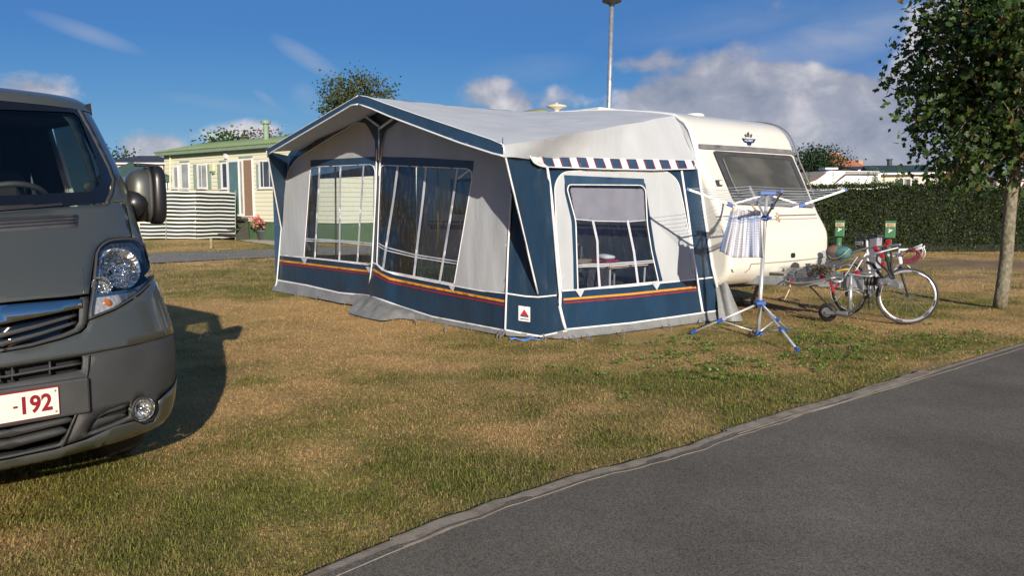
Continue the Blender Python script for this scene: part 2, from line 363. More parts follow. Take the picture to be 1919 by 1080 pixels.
def lawn(x, y):
    """returns dryness 0..1 and bareness 0..1 of the lawn at (x, y)"""
    n1 = fbm(x * .55, y * .55, 5); n2 = fbm(x * 1.9 + 40, y * 1.9 + 7, 4); n3 = fbm(x * 6 + 3, y * 6 + 90, 3)
    d = .68 + (n1 - .5) * 2.1 + (n2 - .5) * 1.5 + (n3 - .5) * .7
    d += .5 * gz(560, 600, 1.9, 2.0, x, y) + .42 * gz(520, 720, .9, 1.0, x, y) + .35 * gz(850, 680, 1.2, .5, x, y) + .25 * gz(900, 790, 1.2, .7, x, y) + .3 * gz(600, 860, .5, .5, x, y)
    d -= .55 * gz(830, 705, .95, .32, x, y) + .35 * gz(1000, 870, .6, .5, x, y) + .55 * gz(1250, 740, 1.4, .8, x, y) + .5 * gz(1400, 690, 1.8, .9, x, y) + .45 * gz(1700, 640, 2.2, .9, x, y) + .35 * gz(1800, 560, 2.2, 1.6, x, y) + .3 * gz(450, 950, .6, .35, x, y) + .25 * gz(700, 780, .7, .4, x, y)
    d -= .22 * np.clip((6.2 - y) / 1.5, 0, 1) + .3 * (y > 21) * (x < -3)
    b = -.35 + (fbm(x * .9 + 11, y * .9 + 3, 5) - .5) * 1.6 + (n3 - .5) * .5
    b += .55 * gz(1240, 655, 1.1, .5, x, y) + .4 * gz(1500, 640, .9, .5, x, y) + .75 * gz(1480, 575, 1.3, 1.3, x, y) + .35 * gz(1650, 600, 1.2, .6, x, y) + .5 * gz(430, 508, 3.5, 1.3, x, y) + .35 * gz(700, 610, 1., .25, x, y)
    b += 1.1 * np.exp(-((y - (18.6 + .05 * x)) / 2.2) ** 2) * (x > 3) + .5 * np.exp(-((y - 15.6) / .8) ** 2) * (x > 1)
    kp = np.array([(p[0], p[1]) for p in edge_k]); ed = y - np.interp(x, kp[:, 0], kp[:, 1]); b += .75 * np.exp(-(ed / (.10 + .22 * vnoise(x * 1.3, y * 1.3))) ** 2) * (.3 + vnoise(x * 2.1 + 7, y * 2.1))
    return np.clip(d, 0, 1), np.clip(b, 0, 1)
def lawncol(x, y, blade=False):
    d, b = lawn(x, y); n = fbm(x * 3 + 5, y * 3 + 60, 3)[:, None]
    gr = np.array([.20, .18, .05]) * (.7 + .6 * n); st = np.array([.55, .355, .15]) * (.75 + .5 * n); so_ = np.array([.26, .18, .11]) * (.7 + .6 * n)
    if not blade: gr = gr * .8 + np.array([.04, .03, .012]) ; st = st * 1.0
    c = gr * (1 - d[:, None]) + st * d[:, None]
    if not blade: c = c * (1 - b[:, None]) + so_ * b[:, None]
    return c, d, b
mg, nt_, b_ = newmat('lawn soil'); N_ = nt_.nodes
a_ = N_.new('ShaderNodeAttribute'); a_.attribute_name = 'col'; tc_ = N_.new('ShaderNodeTexCoord')
nz1 = N_.new('ShaderNodeTexNoise'); nz1.inputs['Scale'].default_value = 38; nz1.inputs['Detail'].default_value = 8; nz1.inputs['Roughness'].default_value = .7; sock(nt_, tc_.outputs['Object'], nz1.inputs['Vector'])
mr_ = N_.new('ShaderNodeMapRange'); mr_.inputs[1].default_value = .3; mr_.inputs[2].default_value = .7; mr_.inputs[3].default_value = .62; mr_.inputs[4].default_value = 1.6; sock(nt_, nz1.outputs['Fac'], mr_.inputs[0])
mx_ = N_.new('ShaderNodeMixRGB'); mx_.blend_type = 'MULTIPLY'; mx_.inputs[0].default_value = 1; sock(nt_, a_.outputs['Color'], mx_.inputs[1]); sock(nt_, mr_.outputs[0], mx_.inputs[2])
sock(nt_, mx_.outputs[0], b_.inputs['Base Color']); b_.inputs['Roughness'].default_value = .95; b_.inputs['Specular IOR Level'].default_value = .1
bp_ = N_.new('ShaderNodeBump'); bp_.inputs['Strength'].default_value = 1.; bp_.inputs['Distance'].default_value = .05; sock(nt_, nz1.outputs['Fac'], bp_.inputs['Height']); sock(nt_, bp_.outputs[0], b_.inputs['Normal'])
def axis_grid(a, b, step, far):
    m = list(np.arange(a, b + 1e-6, step)); l = [a]; q = step
    while l[-1] > -far: q *= 1.35; l.append(l[-1] - q)
    r = [b]; q = step
    while r[-1] < far: q *= 1.35; r.append(r[-1] + q)
    return np.array(l[:0:-1] + m + r[1:])
gxs = axis_grid(-9, 11, .11, 600.); gys = axis_grid(1.5, 24, .13, 700.)
XX, YY = np.meshgrid(gxs, gys); XX, YY = XX.ravel(), YY.ravel(); gc, _, _ = lawncol(XX, YY)
hh = (fbm(XX * 1.3, YY * 1.3, 3) - .5) * .03 * (np.hypot(XX, YY - 8) < 16) - .012
nx, ny = len(gxs), len(gys)
gf = [(j * nx + i, j * nx + i + 1, (j + 1) * nx + i + 1, (j + 1) * nx + i) for j in range(ny - 1) for i in range(nx - 1)]
tag(link('lawn', np.c_[XX, YY, hh], gf, mg, smooth=True, col=np.c_[gc, np.ones(len(gc))]), kind='structure')
def wob(P, amp, n=14):
    P = crv(P, n); return [p + A3((vnoise(p[0] * 9, p[1] * 9) - .5) * amp, (vnoise(p[0] * 9 + 50, p[1] * 9) - .5) * amp, 0) for p in P]
m_asph = mat('asphalt', (.152, .132, .103), .9, vs=1.2, var=.12, bump=.5, bs=330, spec=.2, dirt=((.36, .33, .28), 190, .56))
nt9 = m_asph.node_tree; N9 = nt9.nodes; b9 = N9['Principled BSDF']; lk = b9.inputs['Base Color'].links[0].from_socket
tc9 = N9.new('ShaderNodeTexCoord'); vo9 = N9.new('ShaderNodeTexVoronoi'); vo9.inputs['Scale'].default_value = 170; sock(nt9, tc9.outputs['Object'], vo9.inputs['Vector']); bw9 = N9.new('ShaderNodeRGBToBW'); sock(nt9, vo9.outputs['Color'], bw9.inputs[0])
mr9 = N9.new('ShaderNodeMapRange'); mr9.inputs[1].default_value = .2; mr9.inputs[2].default_value = .8; mr9.inputs[3].default_value = .62; mr9.inputs[4].default_value = 1.42; sock(nt9, bw9.outputs[0], mr9.inputs[0])
mx9 = N9.new('ShaderNodeMixRGB'); mx9.blend_type = 'MULTIPLY'; mx9.inputs[0].default_value = 1; sock(nt9, lk, mx9.inputs[1]); sock(nt9, mr9.outputs[0], mx9.inputs[2])
ns9 = N9.new('ShaderNodeTexNoise'); ns9.inputs['Scale'].default_value = .9; ns9.inputs['Detail'].default_value = 8; ns9.inputs['Roughness'].default_value = .65; sock(nt9, tc9.outputs['Object'], ns9.inputs['Vector']); ms9 = N9.new('ShaderNodeMapRange'); ms9.inputs[1].default_value = .35; ms9.inputs[2].default_value = .65; ms9.inputs[3].default_value = .82; ms9.inputs[4].default_value = 1.15; sock(nt9, ns9.outputs['Fac'], ms9.inputs[0])
my9 = N9.new('ShaderNodeMixRGB'); my9.blend_type = 'MULTIPLY'; my9.inputs[0].default_value = 1; sock(nt9, mx9.outputs[0], my9.inputs[1]); sock(nt9, ms9.outputs[0], my9.inputs[2]); sock(nt9, my9.outputs[0], b9.inputs['Base Color'])
m_asph2 = mat('asphalt far', (.24, .22, .20), .9, vs=1.5, var=.1, bump=.4, bs=120, spec=.25)
er = [p + rn_ * .05 for p in wob(edge_k, .03)]
rp_ = [(p[0], p[1]) for p in er]; rn = A3(dk[1], -dk[0], 0)
q0, q1 = er[-1] + rn * 26, er[0] + rn * 26
tag(patch('road', rp_ + [(q0[0], q0[1]), (q1[0], q1[1])], lambda x, y: A3(x, y, .006), m_asph, None, step=6.), kind='structure')
m_kerb = mat('kerb concrete', (.27, .225, .17), .95, vs=10, var=.2, bump=.25, bs=90, spec=.2, dirt=((.16, .115, .07), 6, .50))
ek = wob(edge_k, .04); ei = [p + rn * .035 for p in wob(edge_r, .03)]
mbk = MB(); km = 40
def along(P, t):
    P = np.array(P); s = np.r_[0, np.cumsum(np.linalg.norm(np.diff(P, axis=0), axis=1))]; t = t * s[-1]
    return np.array([np.interp(t, s, P[:, i]) for i in range(3)]), s[-1]
_, kl = along(ek, 0); nk = int(27 / .09)
for P_, zz in ((0, 0),): pass
rows = []
for i in range(nk):
    t = i * .09 / kl; a, _ = along(ek, t); b = a + rn * (.105 + .02 * (vnoise(i * .21, 9.3) - .5)); w = b - a
    j_ = i % 11; crack = .004 * (j_ == 0); rz_ = .009 + .005 * (vnoise(i * .07, 7.7) - .5) + .0008 * (vnoise(i * .9, 7.) - .5) - crack
    rows.append([a + A3(0, 0, -.01), a + A3(0, 0, rz_ - .001), a + w * .12 + A3(0, 0, rz_), a + w * .85 + A3(0, 0, rz_ - .004), b + A3(0, 0, .0085), b + rn * .012 + A3(0, 0, .0)])
V = [p for r in rows for p in r]; F = [(i * 6 + j, i * 6 + j + 1, (i + 1) * 6 + j + 1, (i + 1) * 6 + j) for i in range(nk - 1) for j in range(5)]
tag(link('kerb', V, F, m_kerb, smooth=False), kind='structure')
# far lane and paved entrance on the left
fp = [G(-300, 488), G(286, 475.5), G(518, 467), G(900, 455), G(900, 470), G(518, 482), G(286, 493.6), G(-300, 514)]
tag(patch('path', [(p[0], p[1]) for p in fp], lambda x, y: A3(x, y, .008), m_asph2, None, step=3.), kind='structure')
pv = [G(448, 451), G(470, 446), G(560, 446), G(560, 466), G(510, 460)]
m_pave = mat('paving', (.42, .37, .30), .9, vs=3, var=.15, bump=.3, bs=20)
tag(patch('paving', [(p[0], p[1]) for p in pv], lambda x, y: A3(x, y, .012), m_pave, None, step=2.), kind='structure')
# ---------------- grass blades
def blades(n, dmin, dmax, power, hgt, wid, name, greeny=0., keep=None):
    u = RS.rand(n); d = (dmin ** (1 - power) + u * (dmax ** (1 - power) - dmin ** (1 - power))) ** (1 / (1 - power))
    x = d * (RS.rand(n) * 1.55 - .74); y = d
    kp = np.array([(p[0], p[1]) for p in edge_k]); side_ = np.interp(x, kp[:, 0], kp[:, 1], left=-9)
    ok = (y > side_ + .03 * RS.rand(n) - .02 * (RS.rand(n) < .3))
    ok &= RS.rand(n) < 1.25 * (.25 + fbm(x * 4 + 9, y * 4, 3))
    dr, br = lawn(x, y); ok &= RS.rand(n) > br * 1.3
    # keep clear of the awning and the caravan floor
    s = (x - S_[0]) * U_[0] + (y - S_[1]) * U_[1]; l = (x - S_[0]) * N_dir[0] + (y - S_[1]) * N_dir[1]
    ok &= ~((s < .62) & (s > -6.2) & (l < .4) & (l > -2.68) & ~((s > -.1) & (l < -2.3))); ok &= ~((s < -.3) & (s > -7) & (l > -.2) & (l < 2.1))
    if keep is not None: ok &= keep(x, y)
    x, y, d, dr = x[ok], y[ok], d[ok], dr[ok]; n = len(x)
    c, _, _ = lawncol(x, y, True); isg = RS.rand(n) < (1 - dr) * .85 + greeny
    gcol = np.array([.245, .26, .055])[None] * (.55 + .9 * RS.rand(n))[:, None]; scol = np.array([.74, .50, .22])[None] * (.62 + .6 * RS.rand(n))[:, None]
    c = np.where(isg[:, None], gcol * .75 + c * .25, scol * .75 + c * .25)
    th = RS.rand(n) * 2 * np.pi; lean = np.where(isg, .6 + .8 * RS.rand(n), .85 + .7 * RS.rand(n)); h = hgt * (.45 + .8 * RS.rand(n)) * (1 + .02 * d) * (.55 + 1.0 * fbm(x * 3.1 + 70, y * 3.1, 3)) * np.where(isg, 1.2, .8); w = wid * (.7 + .9 * RS.rand(n)) * (.55 + .14 * d)
    dx, dy = np.cos(th), np.sin(th); sx, sy = -dy, dx
    z0 = (fbm(x * 1.3, y * 1.3, 3) - .5) * .03 - .014
    P0 = np.c_[x - sx * w, y - sy * w, z0]; P1 = np.c_[x + sx * w, y + sy * w, z0]
    mxv = h * np.sin(lean) * .45; mz = h * np.cos(lean * .6) * .62
    P2 = np.c_[x + dx * mxv + sx * w * .8, y + dy * mxv + sy * w * .8, z0 + mz]; P3 = np.c_[x + dx * mxv - sx * w * .8, y + dy * mxv - sy * w * .8, z0 + mz]
    tx = h * np.sin(lean); tz = h * np.cos(lean)
    P4 = np.c_[x + dx * tx, y + dy * tx, z0 + np.maximum(tz, mz * .8)]
    V = np.stack([P0, P1, P2, P3, P4], 1).reshape(-1, 3); i = np.arange(n) * 5
    me = bpy.data.meshes.new(name); nf = 2 * n
    me.vertices.add(5 * n); me.vertices.foreach_set('co', V.astype(np.float32).ravel())
    q = np.stack([i, i + 1, i + 2, i + 3, i + 3, i + 2, i + 4], 1).ravel(); me.loops.add(7 * n); me.loops.foreach_set('vertex_index', q.astype(np.int32))
    me.polygons.add(nf); st = np.stack([np.arange(n) * 7, np.arange(n) * 7 + 4], 1).ravel(); me.polygons.foreach_set('loop_start', st.astype(np.int32)); me.polygons.foreach_set('loop_total', np.tile([4, 3], n).astype(np.int32))
    me.update(); at = me.color_attributes.new('col', 'FLOAT_COLOR', 'POINT')
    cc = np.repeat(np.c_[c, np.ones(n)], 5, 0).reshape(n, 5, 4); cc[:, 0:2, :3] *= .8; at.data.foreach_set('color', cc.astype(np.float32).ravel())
    o = bpy.data.objects.new(name, me); C.objects.link(o); me.materials.append(m_blade); me.validate(); return tag(o, kind='stuff')
m_blade = attrmat('grass blade', .7, .35, spec=.2)
# ================================================================ awning tent
A_, B_, K_, S_ = G(517, 545), G(948, 630), G(1055, 636), G(1345, 600)
U_ = nrm(B_ - A_); W_ = A3(U_[1], -U_[0], 0); N_dir = -W_; Z_ = A3(0, 0, 1)
CV = lambda s, l, z: S_ + U_ * s + N_dir * l + Z_ * z            # caravan frame: forward, across, up
# side wall: plane through the two ground points and the rail
R_ = PL(1305, 290, S_, N_dir); MS = nrm(np.cross(S_ - K_, R_ - S_)); MS = MS if np.dot(MS, C0 - S_) > 0 else -MS
MC = nrm(np.cross(B_ - K_, Z_)); MC = MC if np.dot(MC, C0 - B_) > 0 else -MC
E_ = PL(942, 272, A_ + W_ * .50, W_); PK = PL(672, 180, A_ + W_ * .62, W_); EL = PL(500, 283, A_ + W_ * .56, W_)
def wr(x, y, sx, sy, seed): return mn.noise(Vector((x * sx, y * sy, seed * 7.3)))
def front(off=0., k=1.):
    def f(x, y):
        d = off + k * (.016 * wr(x, y, .035, .006, 1) + .008 * wr(x, y, .11, .012, 2) + .012 * wr(x, y, .012, .012, 5))
        t = max(0, min(1, (y - 430) / 90.)); d += k * t * .07 * math.exp(-((x - 716) / 22.) ** 2) if x > 694 else -k * t * .02 * math.exp(-((x - 694) / 30.) ** 2)
        return PL(x, y, A_ + W_ * d, W_)
    return f
def side(off=0., k=1.):
    def f(x, y):
        d = off + k * (.012 * wr(x, y, .05, .008, 3) + .006 * wr(x + y * .5, y, .12, .02, 4) + .008 * wr(x - y * .4, y, .03, .02, 9))
        return PL(x, y, K_ + MS * d, MS)
    return f
def sideW(off=0., k=1.):
    """side wall cloth, drawn forward near the eave corner where it hangs from the overhanging roof"""
    g = side(off, k); b0 = side(0, 0)(944, 285); de = 1 - np.linalg.norm(E_ - C0) / np.linalg.norm(b0 - C0)
    def f(x, y):
        t = max(0., min(1., (1045 - x) / 101.)); t = t * t * (3 - 2 * t) * max(0., min(1., (430 - y) / 125.)); return C0 + (g(x, y) - C0) * (1 - de * t)
    return f
def cham(off=0., k=1.):
    def f(x, y):
        d = off + k * (.012 * wr(x, y, .06, .01, 6) + .008 * wr(x, y, .15, .03, 8)); return PL(x, y, K_ + MC * d, MC)
    return f
m_grey = mat('tent cotton', (.455, .475, .485), .85, vs=2.5, var=.06, bump=.35, bs=9, stretch=(1, 1, .25), spec=.2, transl=.08)
m_roof = mat('tent roof cotton', (.47, .49, .51), .8, vs=2., var=.07, bump=.3, bs=7, spec=.25, transl=.06, dirt=((.42, .42, .41), 14, .6))
m_navy = mat('tent navy vinyl', (.012, .035, .068), .36, vs=3, var=.2, bump=.5, bs=7, stretch=(1, 1, .35), spec=.5)
m_navy2 = mat('tent navy trim', (.020, .055, .105), .55, vs=4, var=.15, bump=.2, bs=20)
m_pipe = mat('white piping', (.72, .72, .72), .5, var=.08, vs=9)
m_flap = mat('grey mud flap', (.20, .205, .20), .6, vs=4, var=.15, bump=.6, bs=8, dirt=((.13, .11, .08), 11, .55))
m_orange = mat('orange tape', (.62, .26, .025), .55, var=.08); m_crim = mat('crimson tape', (.19, .02, .042), .55, var=.08)
m_film = film('clear window film', (.90, .93, .96), refl=.05, rough=.05, bump=.6, bs=5, stretch=(2.2, 2.2, .5), dens=.16)
m_film2 = film('clear side film', (.88, .92, .95), refl=.04, rough=.05, bump=.4, bs=6, stretch=(2., 2., .6), dens=.07)
m_tape = mat('window tape', (.46, .48, .52), .6, var=.1)
m_mesh = mat('fly screen', (.27, .25, .28), .8, vs=4, var=.1, bump=.3, bs=6, transl=.1)
m_alu = mat('aluminium tube', (.62, .62, .62), .35, .85, vs=9, var=.1)
m_steel = mat('galvanised steel', (.40, .42, .43), .5, .7, vs=12, var=.25, bump=.15, bs=50, dirt=((.25, .24, .23), 20, .55))
m_blk = mat('black rubber', (.018, .018, .019), .6, vs=9, var=.3, bump=.2, bs=40)
aw = thing('awning', 'grey and navy awning tent with clear windows, pitched on the side of the white caravan', 'awning', (A_ + S_) / 2 * A3(1, 1, 0))
# roof
rail = [(-.02, .0, .02), (-.10, 0, .65), (-.24, 0, 1.30), (-.38, 0, 2.02), (-.45, 0, 2.22), (-.50, 0, 2.34), (-.57, 0, 2.43), (-.73, 0, 2.535), (-1.08, 0, 2.60), (-1.68, 0, 2.68), (-2.4, 0, 2.735), (-3.2, 0, 2.775), (-5.9, 0, 2.775), (-6.1, 0, 2.74)]
top_rail = [CV(*q) for q in rail[7:12]]; top_rail = crv(top_rail, 6)[::-1]           # from ridge to the near end
def ruled(Pa, Pb, na, nb, sag=0., wrk=0., seed=0):
    V = []; F = []
    for j in range(na + 1):
        a, _ = along(Pa, j / na); b, _ = along(Pb, j / na)
        for i in range(nb + 1):
            t = i / nb; p = a * (1 - t) + b * t; u = j / na
            p = p - Z_ * sag * 4 * t * (1 - t) * (4 * u * (1 - u) * .8 + .2) + Z_ * wrk * (wr(i * 1., j * 1., .25, .5, seed) + .5 * wr(i, j, .6, 1.1, seed + 3)) * min(1, 6 * t) * min(1, 6 * (1 - t)); V.append(p)
    for j in range(na):
        for i in range(nb): F.append((j * (nb + 1) + i, j * (nb + 1) + i + 1, (j + 1) * (nb + 1) + i + 1, (j + 1) * (nb + 1) + i))
    return V, F
Vr, Fr = ruled([PK, E_], top_rail, 26, 34, .05, .012, 1)
ml_rail = [CV(-3.2, 0, 2.775), CV(-5.7, 0, 2.775), CV(-6.35, 0, 2.45)]
Vl, Fl = ruled([PK, EL], ml_rail, 18, 20, .05, .008, 2); nr_ = len(Vr)
roof = link('roof', Vr + Vl, Fr + [tuple(i + nr_ for i in f) for f in Fl], m_roof, aw, smooth=True)
# hip gusset: from the roof's right seam down to the striped valance
hipP = [np.array(p) for p in Vr[-35:]]; lowP = [E_ - Z_ * .115] + [sideW(.02, 0)(*q) for q in dens([(960, 294), (992, 298), (1100, 301), (1304, 302)], 12, False)]
Vg, Fg = ruled(hipP, lowP, 40, 12, 0, 0); Vg = [p + MS * .014 * (wr(k_ // 13, k_ % 13, .35, .12, 51) + .6 * wr(k_ // 13, k_ % 13, .9, .2, 52)) * min(1, (k_ % 13) / 3.) * min(1, (k_ // 13) / 12.) for k_, p in enumerate(Vg)]
rc_ = [CV(q[0], 0, q[2]) for q in crv([np.array(q) for q in rail[3:8]], 5)]; e0_, e1_ = Vg[-13], Vg[-1]; ng = len(Vg); nr2 = len(rc_)
for t_, p in zip(np.linspace(1, 0, nr2), rc_): Vg += [e0_ + (e1_ - e0_) * t_, p]
Fg += [(ng + 2 * k_, ng + 2 * k_ + 1, ng + 2 * k_ + 3, ng + 2 * k_ + 2) for k_ in range(nr2 - 1)]
link('side_gusset', Vg, Fg, m_grey, aw, smooth=True)
# lower edge of the roof: navy valances
def vpl(Pa, Pb, off=0.):
    n = nrm(np.cross(Pb - Pa, Z_)); n = n if np.dot(n, C0 - Pa) > 0 else -n
    return lambda x, y: PL(x, y, Pa + n * off, n)
vl, vr_ = vpl(EL, PK), vpl(PK, E_)
valL = [(499, 280), (560, 244), (620, 208.5), (672, 178.5), (672, 195), (659, 197), (620, 220), (560, 255), (501, 290)]
valR = [(672, 178.5), (688, 181), (720, 193), (780, 214), (860, 241), (920, 261), (937, 266), (943, 273), (943, 292), (925, 288), (860, 267), (780, 237), (730, 218), (695, 203), (672, 195)]
patch('valance', valL, vl, m_navy2, aw, step=8); patch('valance', valR, vr_, m_navy2, aw, step=8)
def piping(name, P2, mp, r=.009, m=m_pipe, n=5, parent=None, closed=False):
    pts = [mp(*q) for q in dens(P2, 9, closed)]; return MB().tube(pts, r, n, closed=closed).build(name, m, parent or aw, smooth=True)
piping('piping', [(501, 290), (560, 255), (620, 220), (659, 197), (672, 195)], vl, .011); piping('piping', [(672, 195), (695, 203), (730, 218), (780, 237), (860, 267), (925, 288), (943, 292)], vr_, .011)
piping('piping', [(499, 280), (560, 244), (620, 208.5), (672, 178.5)], vl, .006); piping('piping', [(672, 178.5), (688, 181), (720, 193), (780, 214), (860, 241), (920, 261), (943, 271)], vr_, .006)
# front wall: navy base sheet with two window openings, clipped under the roof
WL1 = rnd([(582, 313), (697, 308), (703, 318), (701, 420), (696, 495), (569.5, 482)], [6, 10, 6, 0, 3, 3])
WR1 = rnd([(713, 309), (880, 316), (885.5, 330), (851, 533), (722, 508), (706, 495)], [10, 12, 10, 3, 5, 5])
bv_roof = BVHTree.FromPolygons([tuple(p) for p in Vr + Vl], Fr + [tuple(i + nr_ for i in f) for f in Fl])
def under(mp):
    def f(x, y):
        p = mp(x, y); h = bv_roof.ray_cast(Vector((p[0], p[1], 9.)), Vector((0, 0, -1)))
        if h[0] is not None and p[2] > h[0].z - .012: p = A3(p[0], p[1], h[0].z - .012)
        return p
    return f
f0 = under(front(0.))
wall_o = [(540, 290), (560, 262), (620, 228), (690, 190), (712, 188), (780, 215), (860, 243), (950, 268), (962, 300), (960, 360), (953, 470), (949, 560), (946, 619.5), (810.6, 593.5), (744.5, 572.5), (716, 562), (690, 554), (636, 549), (574.5, 535), (519.5, 525), (524, 478), (528, 420), (535, 345)]
patch('front_wall', wall_o, f0, m_navy, aw, holes=[WL1, WR1], step=9)
gl_ = rnd([(524.5, 477), (529, 430), (534, 345), (541, 318), (556, 297), (620, 257), (668, 229), (684, 231), (696, 238), (703, 262), (702.5, 300), (704.5, 318), (702, 420), (696.5, 497)], [0, 0, 10, 10, 10, 0, 10, 8, 8, 6, 0, 0, 0, 0])
gr_ = rnd([(711, 310), (715, 275), (721, 248), (741, 228), (760, 205), (860, 243), (945, 262), (957, 300), (957, 365), (952, 470), (945, 547), (900, 544.5), (851, 535), (810, 528), (740, 514), (716, 506), (705, 496)], [0, 5, 8, 8, 0, 0, 0, 0, 0, 0, 0, 0, 0, 0, 0, 0, 0])
patch('grey_panel', gl_, under(front(.005)), m_grey, aw, holes=[rnd([(581, 313), (697.5, 307), (703.5, 317), (701.5, 420), (696, 496), (568.5, 482.5)], [6, 10, 6, 0, 3, 3])], step=8)
patch('grey_panel', gr_, under(front(.005)), m_grey, aw, holes=[rnd([(712.5, 308), (880.5, 315), (886.5, 330), (852, 534), (722, 509), (705.5, 495)], [10, 12, 10, 3, 5, 5])], step=8)
patch('window_header', [(582, 300), (640, 297), (703, 293.5), (703, 309.5), (640, 311), (582, 313)], front(.009), m_navy2, aw, step=8)
patch('window_header', [(716, 293.5), (800, 296), (888, 301.5), (886, 322), (880, 316.5), (716, 309.5), (711, 314)], front(.009), m_navy2, aw, step=8)
piping('piping', gl_[3:-8], under(front(.007)), .005); piping('piping', gr_[:14], under(front(.007)), .005)
def window(name, outl, mp, mp_t, tapes, m, rails_w=.018):
    w = patch(name, outl, mp, m, aw, step=7)
    piping('window_piping', outl, mp_t, .0075, parent=w, closed=True)
    for T, wd in tapes:
        patch('window_tape', strip(dens(T, 14, False), wd), mp_t, m_tape, w, step=8)
    return w
window('window', WL1, front(-.004, 1.), front(.004), [([(599, 312.5), (590, 483.2)], 3.2), ([(638, 311), (636, 489.5)], 3.2), ([(681.6, 309), (669.5, 493)], 3.2), ([(571, 447.5), (635, 450.5), (698, 456)], 2.2), ([(571, 451.5), (635, 453.2), (698, 460)], 2.2)], m_film)
window('window', WR1, front(-.004, 1.), front(.004), [([(745.5, 311), (738, 370), (727, 440), (718, 503)], 4.2), ([(798.5, 313), (793, 370), (782, 460), (775.6, 518)], 4.2), ([(857.5, 315), (845, 400), (832, 480), (824, 527)], 4.2), ([(707, 455), (722, 463.2), (775, 477), (858, 490)], 2.2), ([(707, 460), (722, 469), (775, 481.5), (858, 495)], 2.2)], m_film)
# centre zip, lower band stripes, piping, mud flap
piping('zip', [(708, 232), (706.5, 250), (704.5, 353), (697.5, 490), (692, 534)], under(front(.012)), .011)
piping('zip', [(716, 262), (713, 300), (710, 330)], under(front(.012)), .011)
for nm, P2, mp, wd, m in [('piping_band', [(523.5, 478), (610, 487), (694, 497)], front(.013), 2.2, m_pipe), ('piping_band', [(698, 492), (706, 495.5), (716, 506), (740, 514), (810, 528), (900, 545), (946, 549.5)], front(.013), 2.6, m_pipe),
                          ('stripe', [(523, 488.4), (610, 499), (692.5, 509)], front(.008), 3.6, m_orange), ('stripe', [(699, 505), (714, 514), (730, 522.5), (810, 539), (900, 556.5), (945.5, 565)], front(.008), 4.4, m_orange),
                          ('stripe', [(523, 493.6), (610, 504), (692.5, 514)], front(.008), 3.2, m_crim), ('stripe', [(699, 511.5), (714, 521), (730, 529), (810, 546), (900, 563.5), (945.5, 572)], front(.008), 4., m_crim),
                          ('piping_band', [(519.5, 525), (574.5, 534.8), (636, 549), (690, 554), (716, 562), (744.5, 572.6), (810.6, 593.8), (946, 619.6)], front(.009), 2.8, m_pipe)]:
    patch(nm, strip(dens(P2, 10, False), wd), mp, m, aw, step=8)
for x, y in ((570, 484), (691, 500), (847, 536)): patch('toggle_tab', [(x - 6, y), (x + 6, y + 1), (x + 1, y + 12)], front(.018), m_tape, aw, step=4)
def flapf(x, y): 
    p = front(0., .4)(x, y); top = np.interp(x, [519, 574, 636, 690, 744, 810, 946], [525, 535, 549, 554, 572.6, 593.8, 619.6]); t = max(0, y - top) / 22.
    p = p + W_ * (.05 * t + .035 * t * wr(x, y, .09, .02, 12)); return A3(p[0], p[1], max(.004, p[2]))
patch('mud_flap', [(519.5, 525), (574.5, 534.5), (636, 548.5), (690, 553.5), (716, 561.5), (744.5, 572), (810.6, 593), (946, 619), (947, 628), (900, 624), (850, 616), (800, 607), (760, 600), (725, 604), (700, 600), (676, 594), (657, 590), (690, 584), (686, 574), (640, 567), (600, 559), (560, 553), (514, 545)], flapf, m_flap, aw, step=7)
tpf = [front(.02, .6)(*q) for q in dens([(684, 553), (692, 555), (716, 562), (745, 573), (775, 583)], 6, False)]; btf = [G(*q) + Z_ * .012 for q in crv([(652, 588), (672, 594), (697, 600), (720, 603), (748, 599), (780, 602)], 5)]
Vm, Fm = ruled(tpf, btf, 22, 8, 0, 0); Vm = [p + A3(0, -.035, .03) * (wr(i // 9, i % 9, .55, .2, 61) + .5 * wr(i // 9, i % 9, 1.1, .4, 62)) * math.sin(math.pi * (i % 9) / 8.) + A3(0, -.05, .02) * math.sin(math.pi * (i % 9) / 8.) for i, p in enumerate(Vm)]
link('mud_flap', Vm, Fm, m_flap, aw, smooth=True)
# corner
fin_edge = [E_ + (PL(1008, 551, K_ + MC * .02, MC) - E_) * t + A3(0, 0, 0) for t in np.linspace(0, 1, 12)]
zip2 = [(1000, 300), (1026, 315), (1033, 365), (1039, 430), (1044, 500), (1049, 553)]
zp = [sideW(.004, 0)(*q) for q in dens(zip2, 12, False)]
Vf, Ff = ruled(fin_edge, zp, 16, 10, 0, 0); Vf = [p + MC * (.030 * wr(i % 11, i // 11, .55, .16, 21) + .012 * wr(i % 11, i // 11, .9, .5, 23)) * min(1, (10 - i % 11) / 2.) for i, p in enumerate(Vf)]
Vf = [tuple(p) for p in Vf]; n0 = len(Vf)
link('corner_fin', Vf, Ff, m_navy, aw, smooth=True); MB().tube(fin_edge, .011, 6).build('piping', m_pipe, aw, smooth=True)
patch('corner_panel', [(950, 310), (1012, 310), (1030, 340), (1043, 553), (1062, 620), (1013, 631), (947, 620), (949, 552)], cham(0.), m_navy, aw, step=9)
piping('piping', [(958, 362), (952, 470), (949, 552), (946.5, 622)], front(.012), .012)
for nm, P2, mp, wd, m in [('piping_band', [(948, 550), (985, 555.5), (1008.6, 557), (1043, 553.6)], cham(.012), 2.6, m_pipe), ('piping_band', [(947, 618.5), (985, 626), (1013, 630.5), (1063, 620)], cham(.012), 3, m_pipe)]:
    patch(nm, strip(dens(P2, 8, False), wd), mp, m, aw, step=8)
badge = patch('badge', [(971.7, 573), (993.5, 576), (993.5, 604), (971.7, 601)], cham(.018, 0), mat('badge white', (.75, .73, .70), .5, var=.03), aw, step=6)
